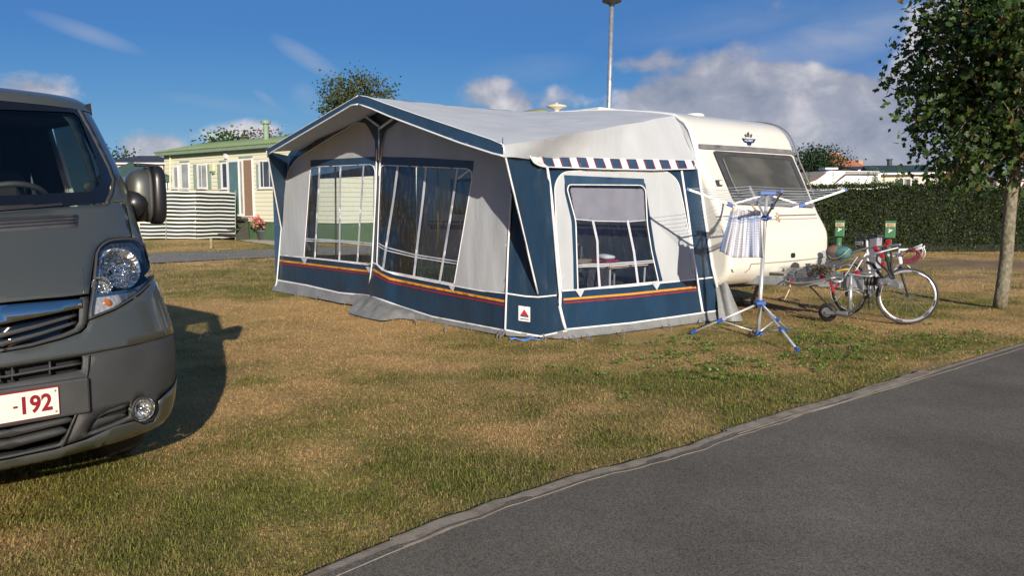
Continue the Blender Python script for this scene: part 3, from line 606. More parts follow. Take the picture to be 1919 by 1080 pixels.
patch('badge_mark', [(982.6, 580), (990.5, 592.5), (975, 590.5)], cham(.022, 0), mat('badge red', (.42, .02, .03), .5, var=.05), badge, step=5)
patch('badge_mark', [(974.5, 590.5), (991, 592.8), (990, 595.5), (976, 593.3)], cham(.023, 0), m_navy2, badge, step=5)
patch('badge_mark', strip([(975, 597.6), (982, 598.6), (991, 599.4)], 1.6), cham(.022, 0), m_blk, badge, step=5)
# side wall
SWN = rnd([(1066, 346), (1203, 347), (1210, 356), (1213, 420), (1221, 470), (1234, 528), (1083, 543), (1081, 480), (1079, 414), (1063, 355)], [6, 7, 5, 10, 10, 2, 2, 0, 10, 6])
side_o = [(1022, 312), (1304, 308), (1309, 330), (1329, 440), (1341, 520), (1348, 582), (1262, 594), (1183, 605), (1062, 618), (1053, 580), (1041, 470)]
patch('side_wall', side_o, side(0.), m_navy, aw, holes=[SWN], step=9)
gs_ = rnd([(1053, 545), (1047, 480), (1042, 420), (1039, 345), (1053, 322), (1130, 318), (1249, 320), (1271, 338), (1281, 385), (1292, 443), (1302, 524), (1180, 536)], [0, 0, 0, 16, 16, 0, 12, 14, 10, 0, 0, 0])
patch('grey_panel', gs_, side(.005), m_grey, aw, holes=[rnd([(1058, 340), (1209, 342), (1219, 410), (1228, 470), (1242, 527), (1075, 543.5), (1074, 480), (1071, 414), (1058, 360)], [4, 4, 10, 10, 2, 2, 0, 10, 6])], step=8)
piping('piping', gs_[:-1], side(.008), .006)
patch('window_header', [(1057, 328), (1207, 335), (1208, 352), (1203, 346.5), (1066, 345), (1060, 352)], side(.010), m_navy2, aw, step=8)
ws = window('window', SWN, side(-.004), side(.006), [([(1111, 413), (1119.5, 452), (1121, 500), (1124, 540)], 4.2), ([(1176, 413), (1188, 471), (1196, 533)], 4.2), ([(1083, 497), (1150, 494), (1226, 488)], 1.8), ([(1083, 500.5), (1150, 497.5), (1226, 491.5)], 1.8)], m_film2)
patch('fly_screen', rnd([(1068, 352), (1206, 354), (1209, 413), (1180, 415), (1120, 414), (1079, 411)], [6, 6, 0, 0, 0, 0]), side(-.03), m_mesh, ws, step=7); piping('screen_hem', [(1079, 411), (1120, 414.5), (1180, 415.5), (1211, 413)], side(-.02), .007, parent=ws)
zq = [np.array(Vf[j * 11 + 9]) * .45 + np.array(Vf[j * 11 + 10]) * .55 + MS * .03 + MC * .012 for j in range(0, 17)] + [side(.03)(*q) for q in ((1049, 575), (1055, 600), (1060, 618))]; MB().tube(zq, .018, 6).build('zip', m_pipe, aw, smooth=True); piping('zip', [(1277, 319), (1289, 400), (1301, 490), (1317, 587)], side(.014), .017)
for nm, P2, wd, m in [('piping_band', [(1053, 545.5), (1180, 536.5), (1302, 524), (1336, 520)], 2.4, m_pipe), ('stripe', [(1056, 561.6), (1180, 551.5), (1305, 538.3)], 4., m_orange), ('stripe', [(1056, 568.3), (1180, 558), (1305, 544)], 3.4, m_crim), ('piping_band', [(1062, 617.5), (1183, 605.5), (1262, 594.5), (1348, 582)], 2.8, m_pipe)]:
    patch(nm, strip(dens(P2, 10, False), wd), side(.011), m, aw, step=8)
for x, y in ((1087, 545), (1230, 531)): patch('toggle_tab', [(x - 8, y), (x + 8, y - 1), (x + 1, y + 13)], side(.018), m_tape, aw, step=4)
# striped valance along the side
SVt = lambda x: np.interp(x, [992, 1040, 1130, 1304], [289, 292, 296, 300]); SVb = lambda x: np.interp(x, [992, 998, 1006, 1015, 1131, 1220, 1304], [292, 305, 311, 313.5, 317.5, 319, 317])
m_sv = mat('valance white', (.66, .64, .64), .7, var=.06, vs=12, bump=.2, bs=20)
svp = [(x, SVt(x)) for x in np.linspace(992, 1304, 40)]; svq = [(x, SVb(x)) for x in np.linspace(1304, 993, 60)]
def svf(off):
    g = sideW(off, 0.)
    return lambda x, y: g(x, y) + MS * (.022 * (y - SVt(x)) / 20. + .006 * wr(x, y, .09, .02, 31))
sv = patch('striped_valance', svp + svq, svf(.035), m_sv, aw, step=6)
piping('hem', [(992, 289)] + svq[::-1][:-1] + [(1304, 300)], svf(.037), .007, parent=sv)
for a, b in ((1015.6, 1033.5), (1048.7, 1065.2), (1080.8, 1097.3), (1112.4, 1129), (1143.6, 1160), (1174.7, 1191), (1206, 1222), (1236, 1251.5), (1266, 1281.5), (1296.5, 1303)):
    q = lambda x, t: (x + (4 if t else 0), (SVt(x) + .8) if not t else (SVb(x + 4) - 1.0))
    patch('valance_stripe', [q(a, 0), q(b, 0), q(b, 1), q(a, 1)] if b < 1300 else [q(a, 0), q(b - 3, 0), (b, SVb(b) - 1), (a + 4, SVb(a + 4) - 1)], svf(.0395), m_navy2, sv, step=6)
    for e in (a, b):
        if e < 1302: patch('valance_edge', strip([q(e, 0), q(e, 1)], 2.2), svf(.0415), m_crim, sv, step=6)
def flaps(x, y):
    p = side(0., .4)(x, y); top = np.interp(x, [1013, 1062, 1183, 1262, 1348], [630, 617.5, 605.5, 594.5, 582]); t = max(0, y - top) / 20.
    p = p + MS * (.04 * t + .03 * t * wr(x, y, .08, .02, 14)); return A3(p[0], p[1], max(.004, p[2]))
patch('mud_flap', [(1062, 617), (1183, 605), (1262, 594), (1347, 582), (1352, 596), (1318, 606), (1250, 614), (1183, 624), (1110, 633), (1098, 635), (1064, 637), (1050, 634)], flaps, m_flap, aw, step=7)
def flapc(x, y):
    p = cham(.01, .4)(x, y); return A3(p[0], p[1], max(.004, p[2]))
patch('mud_flap', [(946, 619), (985, 625.5), (1013, 630), (1063, 617), (1066, 637), (1018, 637), (985, 634), (948, 629)], flapc, m_flap, aw, step=7)
V4 = [PL(1338, 505, K_ + MS * -.05, MS), G(1348, 603), G(1392, 602), G(1368, 590) + Z_ * .02]
fl = MB(); a_, b2, c_, d_ = V4; gr = 8; vv = []
for j in range(gr + 1):
    for i in range(gr + 1):
        u, t = i / gr, j / gr; low = b2 + (c_ - b2) * u + A3(.03 * math.sin(u * 9), .05 * math.sin(u * 7), .004); up = a_ + (CV(.0, .05, .62) - a_) * u; p = up * (1 - t) + low * t; vv.append(p + A3(0, .03 * wr(i, j, .6, .3, 41), 0))
fl.add(vv, [(j * (gr + 1) + i, j * (gr + 1) + i + 1, (j + 1) * (gr + 1) + i + 1, (j + 1) * (gr + 1) + i) for j in range(gr) for i in range(gr)]).build('mud_flap', m_flap, aw, smooth=True)
# left return: fin and side wall with its own window
lw_edge = [front(0, 0)(*q) for q in dens([(541, 292), (536, 340), (531, 385), (528, 425)], 8, False)]
lf_edge = [EL + (front(.02, 0)(527, 428) - EL) * t for t in np.linspace(0, 1, 10)]
Vf, Ff = ruled(lf_edge, lw_edge, 12, 6); link('corner_fin', Vf, Ff, m_navy2, aw, smooth=True)
MB().tube(lf_edge + [front(.02, 0)(*q) for q in dens([(523, 478), (519, 525), (515.5, 545)], 15, False)], .012, 6).build('piping', m_pipe, aw, smooth=True)
def leftp(x, y): return PL(x, y, A_ + N_dir * 0, nrm(np.cross(N_dir, Z_)))
nl = nrm(np.cross(N_dir, Z_))
def leftw(a, z): return A_ + N_dir * a + Z_ * z
wz = [leftp(*q) for q in [(597, 335), (700, 330), (700, 478), (594, 478)]]
wh = [(float(np.dot(p - A_, N_dir)), float(p[2])) for p in wz]
patch('left_wall', [(0, .02), (2.76, .02), (2.76, 2.5), (2.4, 2.42), (0, 2.1)], lambda a, z: leftw(a, z), m_navy2, aw, holes=[wh], step=.25, smooth=True)
MB().add([leftw(*q) for q in wh], [(0, 1, 2, 3)]).build('window', m_film2, aw)
# poles inside and the little apex braces
m_pole = mat('yellowed steel pole', (.42, .38, .14), .45, .4, var=.15)
for q in ((628.7, 300, 500), (820.7, 300, 545)):
    t = PL(q[0], q[1], A_ - W_ * .35, W_); b = PL(q[0], q[2], A_ - W_ * .35, W_); MB().cyl(A3(b[0], b[1], .01), A3(t[0], t[1], 2.15), .013).build('pole', m_pole, aw, smooth=True)
fa = front(.06, 0)
MB().tube([fa(710, 300), fa(710.5, 238)], .013).build('pole', m_alu, aw, smooth=True)
MB().bar(fa(685, 218), fa(709.5, 236), .03, .02).build('brace', m_pipe, aw); MB().bar(fa(736, 223), fa(711, 241), .03, .02).build('brace', m_pipe, aw)
patch('apex_gusset', [(686, 212), (709, 236), (709, 300), (702, 262), (690, 238), (676, 222)], under(front(.03, 0)), m_navy, aw, step=8); patch('apex_gusset', [(736, 218), (712, 240), (712, 300), (717, 262), (722, 246), (746, 226)], under(front(.03, 0)), m_navy, aw, step=8)
for p in (PK, E_): MB().cyl(p - Z_ * .03, p + Z_ * .07, .006, .004, 6).build('pole_spike', m_blk, aw)
# peg loops and pegs along the hem
pg_i = 0
for x, y, dx in [(556, 552, -4), (598, 560, -8), (646, 568, 0), (734, 596, 3), (778, 604, 4), (838, 618, -5), (940, 628, -12), (947, 630, -14), (1018, 637, 6), (1072, 638, 14), (1098, 636, 16), (1166, 628, 5), (1252, 616, 8), (1316, 606, 4)]:
    g = G(x + dx * .7, y + 5); t = G(x, y) + Z_ * .07 + (C0 - G(x, y)) * A3(.006, .006, 0)
    MB().tube([t, (t + g) / 2 + A3(.012, -.01, .0), g + Z_ * .02, (t + g) / 2 + A3(-.012, -.01, .0), t], .005, 5).build('peg_loop', m_flap, aw)
    MB().tube([g - Z_ * .01, g + Z_ * .035, g + Z_ * .04 + A3(.015, -.006, 0)], .004, 5).build('peg', m_steel, aw)
# ================================================================ caravan
m_gel = mat('caravan cream', (.68, .655, .575), .32, vs=1.5, var=.025, coat=.3, spec=.5, dirt=((.62, .59, .505), 5, .6))
m_gel2 = mat('caravan lower', (.64, .61, .53), .4, vs=2, var=.04, dirt=((.58, .53, .43), 7, .6))
m_dkp = mat('dark grey plastic', (.055, .055, .058), .5, vs=8, var=.15)
m_midp = mat('grey seal', (.16, .16, .165), .5, vs=8, var=.15)
m_blue = mat('blue decal', (.012, .035, .22), .4, var=.1); m_groove = mat('groove shadow line', (.30, .27, .22), .7, var=.1)
m_awin, nt_, b_ = newmat('tinted acrylic'); b_.inputs['Base Color'].default_value = (.035, .037, .036, 1); b_.inputs['Roughness'].default_value = .09; b_.inputs['Specular IOR Level'].default_value = .55
n_ = nt_.nodes.new('ShaderNodeTexNoise'); n_.inputs['Scale'].default_value = 2.2; bp_ = nt_.nodes.new('ShaderNodeBump'); bp_.inputs['Strength'].default_value = .12; sock(nt_, n_.outputs['Fac'], bp_.inputs['Height']); sock(nt_, bp_.outputs[0], b_.inputs['Normal'])
r_ = nt_.nodes.new('ShaderNodeValToRGB'); r_.color_ramp.elements[0].color = (.060, .062, .060, 1); r_.color_ramp.elements[1].color = (.125, .125, .115, 1); r_.color_ramp.elements[0].position = .35; r_.color_ramp.elements[1].position = .75; sock(nt_, n_.outputs['Fac'], r_.inputs[0]); sock(nt_, r_.outputs[0], b_.inputs['Base Color'])
cw = thing('caravan', 'white touring caravan with a dark front window, emblem and galvanised drawbar', 'caravan', CV(-1.2, 1.1, 0))
WDT = 2.30
prof = crv([(-3.2, 2.775), (-2.4, 2.735), (-1.68, 2.68), (-1.08, 2.625), (-.78, 2.56), (-.60, 2.46), (-.49, 2.32), (-.42, 2.16), (-.36, 2.0)], 5) + [np.array(q) for q in [(-.27, 1.83), (-.13, 1.55), (0., 1.285), (.015, 1.262), (.085, 1.15)]] + crv([(.125, 1.08), (.150, 1.0), (.158, .9), (.157, .74), (.145, .62), (.11, .545)], 4) + [np.array(q) for q in [(.075, .50), (0., .425), (-.12, .405), (-.8, .40)]]
prof = [np.array((-6.6, 2.70)), np.array((-6.2, 2.775))] + prof + [np.array((-6.7, .40)), np.array((-6.8, 1.2))]
ls = [0, .012, .035, .08] + list(np.linspace(.2, WDT - .2, 16)) + [WDT - .08, WDT - .035, WDT - .012, WDT]
def inset(l): 
    e = min(l, WDT - l); r = .085; return 0 if e >= r else r - math.sqrt(max(0, r * r - (r - e) ** 2))
cen = np.array((-3.2, 1.55)); PV = []; k = len(prof)
for l in ls:
    d = inset(l)
    for q in prof:
        x = min(1, max(-1, (q[0] + 3.2) / 3.2)); m = (cen - q); m = m / max(1e-6, np.linalg.norm(m)); dd = np.array([-np.sign(q[0] + 1.2) * min(1, abs(q[0] + 1.2) * 1.2) if q[1] < 2.5 else -.6, -.9 if q[1] > 2.3 else (.4 if q[1] < .6 else 0)]); dd = dd / max(.5, np.linalg.norm(dd))
        PV.append(CV(q[0] + dd[0] * d, l, q[1] + dd[1] * d))
PF = [(a * k + i, a * k + (i + 1) % k, (a + 1) * k + (i + 1) % k, (a + 1) * k + i) for a in range(len(ls) - 1) for i in range(k)] + [tuple(range(k))[::-1], tuple((len(ls) - 1) * k + i for i in range(k))]
body = link('body', PV, PF, m_gel, cw, smooth=True)
sm = body.modifiers.new('ws', 'WEIGHTED_NORMAL')
bv_c = BVHTree.FromPolygons([tuple(p) for p in PV], PF[:-2])
def drape(bv, off, org=C0):
    def f(x, y):
        d = Vector(nrm(ray(x, y))); h = bv.ray_cast(Vector(C0), d)
        k_ = 0
        while h[0] is None and k_ < 40:
            k_ += 1; d = Vector(nrm(ray(x + (1430 - x) * .012 * k_, y + (400 - y) * .012 * k_))); h = bv.ray_cast(Vector(C0), d)
        n = h[1]; n = -n if n.dot(d) > 0 else n
        return np.array(h[0] + n * off)
    return f
dc = lambda o: drape(bv_c, o)
def cpatch(name, P, off, m, parent=None, step=10, **kw): return patch(name, P, dc(off), m, parent or cw, step=step, **kw)
cpatch('window_rail', [(1308, 270.5), (1400, 276), (1499, 283), (1501, 291), (1400, 284.5), (1309, 279.5)], .018, m_midp)
fr_o = rnd([(1334, 283.5), (1481, 293), (1499, 334), (1520, 386), (1374, 380), (1355, 334)], [5, 5, 0, 8, 8, 0]); fr_i = rnd([(1346, 292), (1477, 300.5), (1494, 340), (1510, 375), (1380, 369.5), (1364, 334)], [6, 6, 0, 8, 8, 0])
win = cpatch('front_window', fr_o, .024, m_dkp, holes=[fr_i], step=8)
cpatch('pane', rnd([(1340, 287), (1480, 296), (1497, 336), (1514, 380), (1376, 375), (1358, 334)], [4, 4, 0, 6, 6, 0]), .016, m_awin, win)
cpatch('window_stay', strip([(1352, 300), (1368, 340), (1381, 366)], 2.5), .03, m_midp, win)
cpatch('window_sill', [(1378, 378), (1521, 384.5), (1522, 391), (1380, 385)], .045, m_midp, win)
cpatch('trim_line', strip([(1330, 406.5), (1430, 405), (1534, 402.5)], 2.2), .006, m_midp); cpatch('trim_line', strip([(1332, 412), (1440, 412), (1531, 409.5)], 1.4), .006, m_groove)
cpatch('trim_line', strip([(1407, 495), (1470, 490.5), (1520, 485.5), (1545, 482)], 2.), .006, m_groove); cpatch('trim_line', strip([(1407, 495), (1404, 504), (1395, 511)], 1.5), .006, m_groove)
for q in ([(1330, 434.5), (1353, 434.5), (1351, 444), (1331, 444)], [(1331.5, 447), (1355, 447), (1352, 456), (1332.5, 456)]): cpatch('blue_stripe', q, .006, m_blue, step=6)
cpatch('position_lamp', rnd([(1339, 338), (1353, 338), (1353, 350), (1343, 350)], 2), .012, m_dkp, step=4); cpatch('position_lamp_lens', rnd([(1345, 340), (1352, 340), (1352, 348), (1346, 348)], 2), .025, mat('clear lamp lens', (.6, .6, .58), .15, var=.2, vs=60), step=4)
cpatch('position_lamp', rnd([(1507, 343), (1519, 343), (1519, 353), (1511, 353)], 2), .012, m_dkp, step=4)
cpatch('locker_handle', rnd([(1481.5, 474), (1489, 474), (1489, 483), (1481.5, 483)], 3), .012, m_blk, step=3)
vent = cpatch('vent_panel', [(1459, 499), (1498, 493), (1500, 512), (1461, 517)], .004, m_gel2)
for r in range(3):
    for c_ in range(5): cpatch('vent_slot', strip([(1464 + c_ * 7, 502 + r * 5 - c_ * .8), (1467.5 + c_ * 7, 501.5 + r * 5 - c_ * .8)], 1.1), .007, m_groove, vent, step=4)
cpatch('grab_handle', [(1369, 503), (1384, 497), (1385, 503), (1372, 508)], .03, m_gel2, step=4)
# emblem: dark winged shield with white lettering and a small crest above
em = cpatch('emblem', [(1389, 259), (1402, 260), (1416, 261), (1412, 268), (1408, 268.6), (1407, 273), (1400, 272.4), (1399, 268), (1394, 267)], .006, mat('emblem navy', (.012, .028, .10), .35, var=.1), step=5)
o_, x1, y1 = dc(.010)(1402.5, 264), dc(.010)(1412, 264.6), dc(.010)(1402.5, 258); text('emblem_lettering', 'HOBBY', .062, o_, x1 - o_, y1 - o_, m_pipe, em, .001, sx=1.0)
m_crest = mat('crest grey', (.07, .075, .085), .4, var=.4, vs=60)
for q in ([(1397, 258), (1394, 253), (1397, 251), (1400, 256)], [(1400.5, 257), (1399, 250), (1402, 247), (1404, 252), (1403.5, 257)], [(1404.5, 257.5), (1406, 251.5), (1409.5, 252.5), (1408, 258)], [(1402, 274.5), (1405.5, 275), (1404, 279)]): cpatch('emblem_crest', q, .007, m_crest, em, step=4)
# awning rail and roof fittings
MB().tube([CV(q[0] + .005, -.008, q[2]) for q in [(-.02, 0, .40)] + rail[1:]] , .017, 6).build('awning_rail', m_pipe, cw, smooth=True)
MB().tube([CV(q[0] + .03, WDT - .01, q[1]) for q in prof[2:60:1] if q[1] > .5 and q[0] < 0 and q[0] > -3], .011, 6).build('edge_trim', m_midp, cw, smooth=True)
m_cream = mat('cream plastic', (.62, .55, .40), .45, var=.06); m_khaki = mat('khaki plastic', (.26, .24, .13), .5, var=.12)
def roofz(s): return float(np.interp(s, [q[0] for q in prof[:45]][0:44], [q[1] for q in prof[:45]][0:44])) if s > -3.2 else 2.775
pm = CV(-2.55, .9, 2.74); dpx = PL(1043, 203, pm, W_)
b0 = PL(1043, 217, CV(0, .9, 0), N_dir); t0 = PL(1043, 200, CV(0, .9, 0), N_dir); hgt = t0[2] - b0[2]; zd = t0[2] - 2.74; b0 = A3(b0[0], b0[1], 2.74)
MB().lathe([(.05, 0), (.05, zd - .13), (.06, zd - .11), (.035, zd - .08), (.05, zd - .05), (.155, zd - .012), (.17, zd + .005), (.155, zd + .02), (.03, zd + .045), (.02, zd + .065), (0, zd + .07)], b0, n=28).build('roof_antenna', m_cream, cw, smooth=True)
q0 = PL(986, 217, CV(0, .7, 0), N_dir); q1 = PL(1008, 217, CV(0, .7, 0), N_dir); z0 = PL(990, 216.5, CV(0, .7, 0), N_dir)[2]
for q, w in ((q0, .14), (q1, .2)): MB().ell(A3(q[0], q[1], z0), U_ * w * 1.1, N_dir * w, Z_ * .085, 16, 8).build('roof_vent', m_khaki, cw, smooth=True)
MB().bar(A3(q0[0], q0[1], z0 + .05), A3(q1[0], q1[1], z0 + .05), .12, .06).build('roof_vent', m_midp, cw, bevel=.01)
q = PL(1117, 212, CV(0, .55, 0), N_dir); 
z9 = PL(1117, 208.5, CV(0, .55, 0), N_dir)[2]; MB().boxa(A3(q[0], q[1], z9 - .08), U_ * .33, N_dir * .3, Z_ * .07).build('roof_hatch', m_gel, cw, bevel=.02); MB().boxa(A3(q[0], q[1], z9) + U_ * .06, U_ * .26, N_dir * .26, Z_ * .018).build('roof_hatch', m_gel, cw, bevel=.02)
q = PL(1301, 217, CV(0, .85, 0), N_dir); MB().lathe([(.10, -.06), (.10, .0), (.135, .004), (.135, .03), (.12, .045), (0, .05)], A3(q[0], q[1], q[2] - .02), n=28).build('roof_vent', m_gel, cw, smooth=True)
# running gear
for l in (.10, WDT - .10):
    c_ = CV(-3.3, l, .31); w_ = MB().lathe([(.2, -.08), (.3, -.085), (.312, -.05), (.312, .05), (.3, .085), (.2, .08)], c_, N_dir, 28).build('wheel', m_blk, cw, smooth=True)
    MB().lathe([(0, -.05), (.1, -.06), (.2, -.075), (.2, .075), (.1, .06), (0, .05)], c_, N_dir, 20).build('rim', m_alu, w_, smooth=True)
MB().boxa(CV(-3.2, 1.12, .37), U_ * 3.0, N_dir * 1.0, Z_ * .03).build('chassis', m_dkp, cw)
MB().boxa(CV(-3.3, 1.08, .31), U_ * .05, N_dir * 1.0, Z_ * .04).build('axle', m_dkp, cw)
for l in (.5, 1.66): MB().bar(CV(-.5, l, .36), CV(-.62, l, .02), .05, .04).boxa(CV(-.62, l, .012), U_ * .09, N_dir * .07, Z_ * .012).build('corner_steady', m_steel, cw)
# side wall seen through the awning windows
def sdec(name, s0, s1, z0, z1, m, off=-.006, parent=None): return MB().boxa(CV((s0 + s1) / 2, off, (z0 + z1) / 2), U_ * (s1 - s0) / 2, N_dir * .005, Z_ * (z1 - z0) / 2).build(name, m, parent or cw)
w1 = sdec('side_window', -2.3, -1.1, 1.25, 1.85, m_dkp, -.012); sdec('pane', -2.25, -1.15, 1.3, 1.8, m_awin, -.02, w1)
w1 = sdec('side_window', -5.6, -4.5, 1.25, 1.85, m_dkp, -.012); sdec('pane', -5.55, -4.55, 1.3, 1.8, m_awin, -.02, w1)
d1 = sdec('door', -3.9, -3.3, .5, 2.25, m_gel2, -.014); sdec('door_window', -3.78, -3.42, 1.45, 1.95, m_awin, -.022, d1)
sdec('blue_stripe', -6.3, -.3, .98, 1.07, m_blue); sdec('blue_stripe', -6.3, -.3, 1.1, 1.13, m_blue)
# drawbar with coupling and jockey wheel
ZB = .50
for l0 in (.42, 1.74): MB().bar(CV(-.9, l0, ZB - .06), CV(1.22, 1.08 + (l0 - 1.08) * .06, ZB - .02), .05, .115).build('drawbar_beam', m_steel, cw, bevel=.006)
MB().boxa(CV(.62, 1.08, ZB + .045), U_ * .5, N_dir * .16, Z_ * .006).build('drawbar_cover', m_steel, cw)
MB().boxa(CV(1.2, 1.08, ZB - .03), U_ * .1, N_dir * .06, Z_ * .06).build('drawbar_beam', m_steel, cw, bevel=.006)
MB().tube([CV(1.27 + .021 * i, 1.08, ZB + .015) for i in range(10)], [.062 if i % 2 == 0 else .045 for i in range(10)], 14).build('bellows', m_blk, cw, smooth=False)
cpl = MB().prism([CV(x_, 1.035, ZB + z_) for x_, z_ in ((1.44, -.03), (1.44, .045), (1.55, .065), (1.68, .04), (1.72, .005), (1.715, -.055), (1.66, -.06), (1.62, -.03))], N_dir * .09).build('coupling', m_steel, cw, bevel=.012)
for x_ in (1.5, 1.58): MB().cyl(CV(x_, 1.02, ZB + .0), CV(x_, 1.035, ZB + .0), .012, n=8).build('bolt', m_steel, cpl)
MB().bar(CV(1.5, 1.08, ZB + .05), CV(1.36, 1.08, ZB + .22), .03, .03).bar(CV(1.36, 1.08, ZB + .21), CV(1.30, 1.08, ZB + .235), .04, .03).build('handbrake_lever', m_blk, cw)
jb = PL(1582, 592, CV(0, .80, 0), N_dir); jt = CV(np.dot(jb - S_, U_), .92, .60); jb = A3(jt[0], jt[1], .17)
MB().cyl(jb, jb + Z_ * .30, .025).build('jockey_tube', m_steel, cw, smooth=True); MB().cyl(jb + Z_ * .2, jt, .020).build('jockey_tube', m_steel, cw, smooth=True)
jc = PL(1551, 584, jt, W_); jc = A3(jc[0], jc[1], .112)
jw = MB().lathe([(.06, -.03), (.095, -.035), (.11, -.02), (.11, .02), (.095, .035), (.06, .03)], jc, N_dir, 24).build('jockey_wheel', m_blk, cw, smooth=True); MB().lathe([(0, -.03), (.06, -.03), (.06, .03), (0, .03)], jc, N_dir, 16).build('rim', m_steel, jw)
for l in (-.045, .045): MB().bar(jc + N_dir * l, jb + N_dir * l + A3(0, 0, -.04), .012, .04).build('jockey_fork', m_steel, cw)
MB().tube([CV(.75, .8, .42), CV(.95, .75, .28), CV(1.1, .8, .12), CV(1.22, .9, .10), CV(1.3, .95, .24), CV(1.34, 1.0, .42)], .009, 6).build('cable', m_blk, cw, smooth=True)
MB().tube(crv([CV(.95, .9, .43), CV(1.0, .85, .30), CV(1.06, .84, .27), CV(1.12, .86, .36), CV(1.2, .9, .41), CV(1.28, .95, .42)], 5), .006, 6).build('cable', m_steel, cw, smooth=True)
MB().tube(crv([CV(.52, .72, .48), CV(.54, .70, .40), CV(.50, .68, .28), CV(.47, .69, .24)], 5), .008, 6).build('strap', mat('pale rope', (.55, .48, .36), .9), cw, smooth=True)
# ================================================================ van
VO = A3(-2.03, 3.17, 0); LV = nrm(A3(.681, .732, 0)); FV = A3(LV[1], -LV[0], 0)
VL = lambda X, T, z: VO + FV * X + LV * T + Z_ * z
_fz = np.array(crv([(.30, -.10), (.33, -.06), (.37, -.035), (.45, -.005), (.52, 0.), (.60, 0.), (.68, -.008), (.80, -.03), (.95, -.07), (1.02, -.105), (1.12, -.20), (1.24, -.34), (1.34, -.455), (1.50, -.58), (1.70, -.72), (1.90, -.86), (1.96, -.92), (2.0, -1.0)], 4))
_wz = np.array([(.30, .80), (.33, .83), (.36, .84), (.45, .848), (.55, .858), (.7, .868), (.8, .86), (.9, .842), (1.0, .825), (1.1, .829), (1.2, .85), (1.3, .866), (1.4, .876), (1.5, .872), (1.6, .857), (1.7, .836), (1.8, .813), (1.9, .787), (1.96, .765), (2.0, .74)])
def vs0(u, z):
    f = np.interp(z, _fz[:, 0], _fz[:, 1]); w = np.interp(z, _wz[:, 0], _wz[:, 1]); L = np.interp(z, [1.2, 1.9], [.52, .38]); s_ = -1 if u < 0 else 1; u = abs(u)
    if u <= 1: t = u * math.pi / 2; return VL(f - L * (1 - math.cos(t) ** .8), s_ * w * math.sin(t) ** .8, z)
    return VL(f - L - (u - 1), s_ * w, z)
def vs(u, z, off=0.):
    p = vs0(u, z)
    if off == 0: return p
    e = .008; uu = max(u, .02) if u >= 0 else min(u, -.02); a = vs0(uu + e, z) - vs0(uu - e, z); b = vs0(uu, z + e) - vs0(uu, z - e); n = nrm(np.cross(a, b))
    q = p - (VO - FV * 1.2 + Z_ * .95)
    if np.dot(n, q) < 0: n = -n
    return p + n * off
us_ = np.r_[np.linspace(-1, 1, 81), np.linspace(1.02, 1.6, 8)]; zs_ = np.linspace(.3, 2.0, 90)
HV_ = [tuple(vs0(u, z)) for z in zs_ for u in us_]; nu = len(us_)
bv_v = BVHTree.FromPolygons(HV_, [(j * nu + i, j * nu + i + 1, (j + 1) * nu + i + 1, (j + 1) * nu + i) for j in range(len(zs_) - 1) for i in range(nu - 1)])
def px2uv(x, y):
    d = Vector(nrm(ray(x, y))); h = bv_v.ray_cast(Vector(C0), d)
    if h[0] is None: h = bv_v.find_nearest(Vector(C0) + d * 3.9)
    p = np.array(h[0]) - VO; X, T, z = np.dot(p, FV), np.dot(p, LV), p[2]
    f = np.interp(z, _fz[:, 0], _fz[:, 1]); w = np.interp(z, _wz[:, 0], _wz[:, 1]); L = np.interp(z, [1.2, 1.9], [.52, .38]); s_ = min(1, abs(T) / w)
    u = math.asin(min(1, s_ ** 1.25)) / (math.pi / 2)
    if X < f - L: u = 1 + (f - L - X)
    return (math.copysign(u, T), z)
US = .85
def topoly(P):
    """photo points and ('u', u, z) points -> polygon in (u*US, z)"""
    out = []; k = len(P)
    for i in range(k):
        a, b = P[i], P[(i + 1) % k]
        if len(a) == 2 and len(b) == 2:
            for q in dens([a, b], 18, False)[:-1]: u, z = px2uv(*q); out.append(np.array((u * US, z)))
        else:
            u, z = px2uv(*a) if len(a) == 2 else a[1:]; out.append(np.array((u * US, z)))
    return out
def vpatch(name, P, off, m, parent=None, holes=(), sym=False, twin=True, step=.035, thick=.004, smooth=True, offf=None):
    poly = topoly(P)
    if sym: poly = [np.array((max(0., q[0]), q[1])) for q in poly]; poly = [q for i, q in enumerate(poly) if np.linalg.norm(q - poly[i - 1]) > 1e-5]
    V, F = cdt(poly, [topoly(h) for h in holes], step)
    A = [vs(v[0] / US, v[1], off if offf is None else off + offf(v[0] / US, v[1])) for v in V]
    mir = lambda p: p - LV * 2 * np.dot(p - VO, LV)
    def orient(V_, F_):
        s_ = 0
        for f in F_: a, b, c = V_[f[0]], V_[f[1]], V_[f[2]]; s_ += np.dot(np.cross(b - a, c - a), (a + b + c) / 3 - (VO - FV * 1.2 + Z_ * .95))
        return F_ if s_ > 0 else [f[::-1] for f in F_]
    Fa = orient(A, F); Bv = [mir(p) for p in A]; Fb = [f[::-1] for f in Fa]; res = []
    if sym:
        n = len(A); sets = [(A + Bv, Fa + [tuple(i + n for i in f) for f in Fb])]
    elif twin: sets = [(A, Fa), (Bv, Fb)]
    else: sets = [(A, Fa)]
    for v_, f_ in sets:
        o = link(name, v_, f_, m, parent or van, smooth=smooth)
        if sym:
            bm = bmesh.new(); bm.from_mesh(o.data); bmesh.ops.remove_doubles(bm, verts=bm.verts, dist=.0008); bm.to_mesh(o.data); bm.free(); o.data.polygons.foreach_set('use_smooth', [smooth] * len(o.data.polygons))
        if thick: s_ = o.modifiers.new('thick', 'SOLIDIFY'); s_.thickness = thick; s_.offset = -1
        res.append(o)
    return res[0] if len(res) == 1 else res
m_paint, nt_, b_ = newmat('grey green metallic paint'); N_ = nt_.nodes
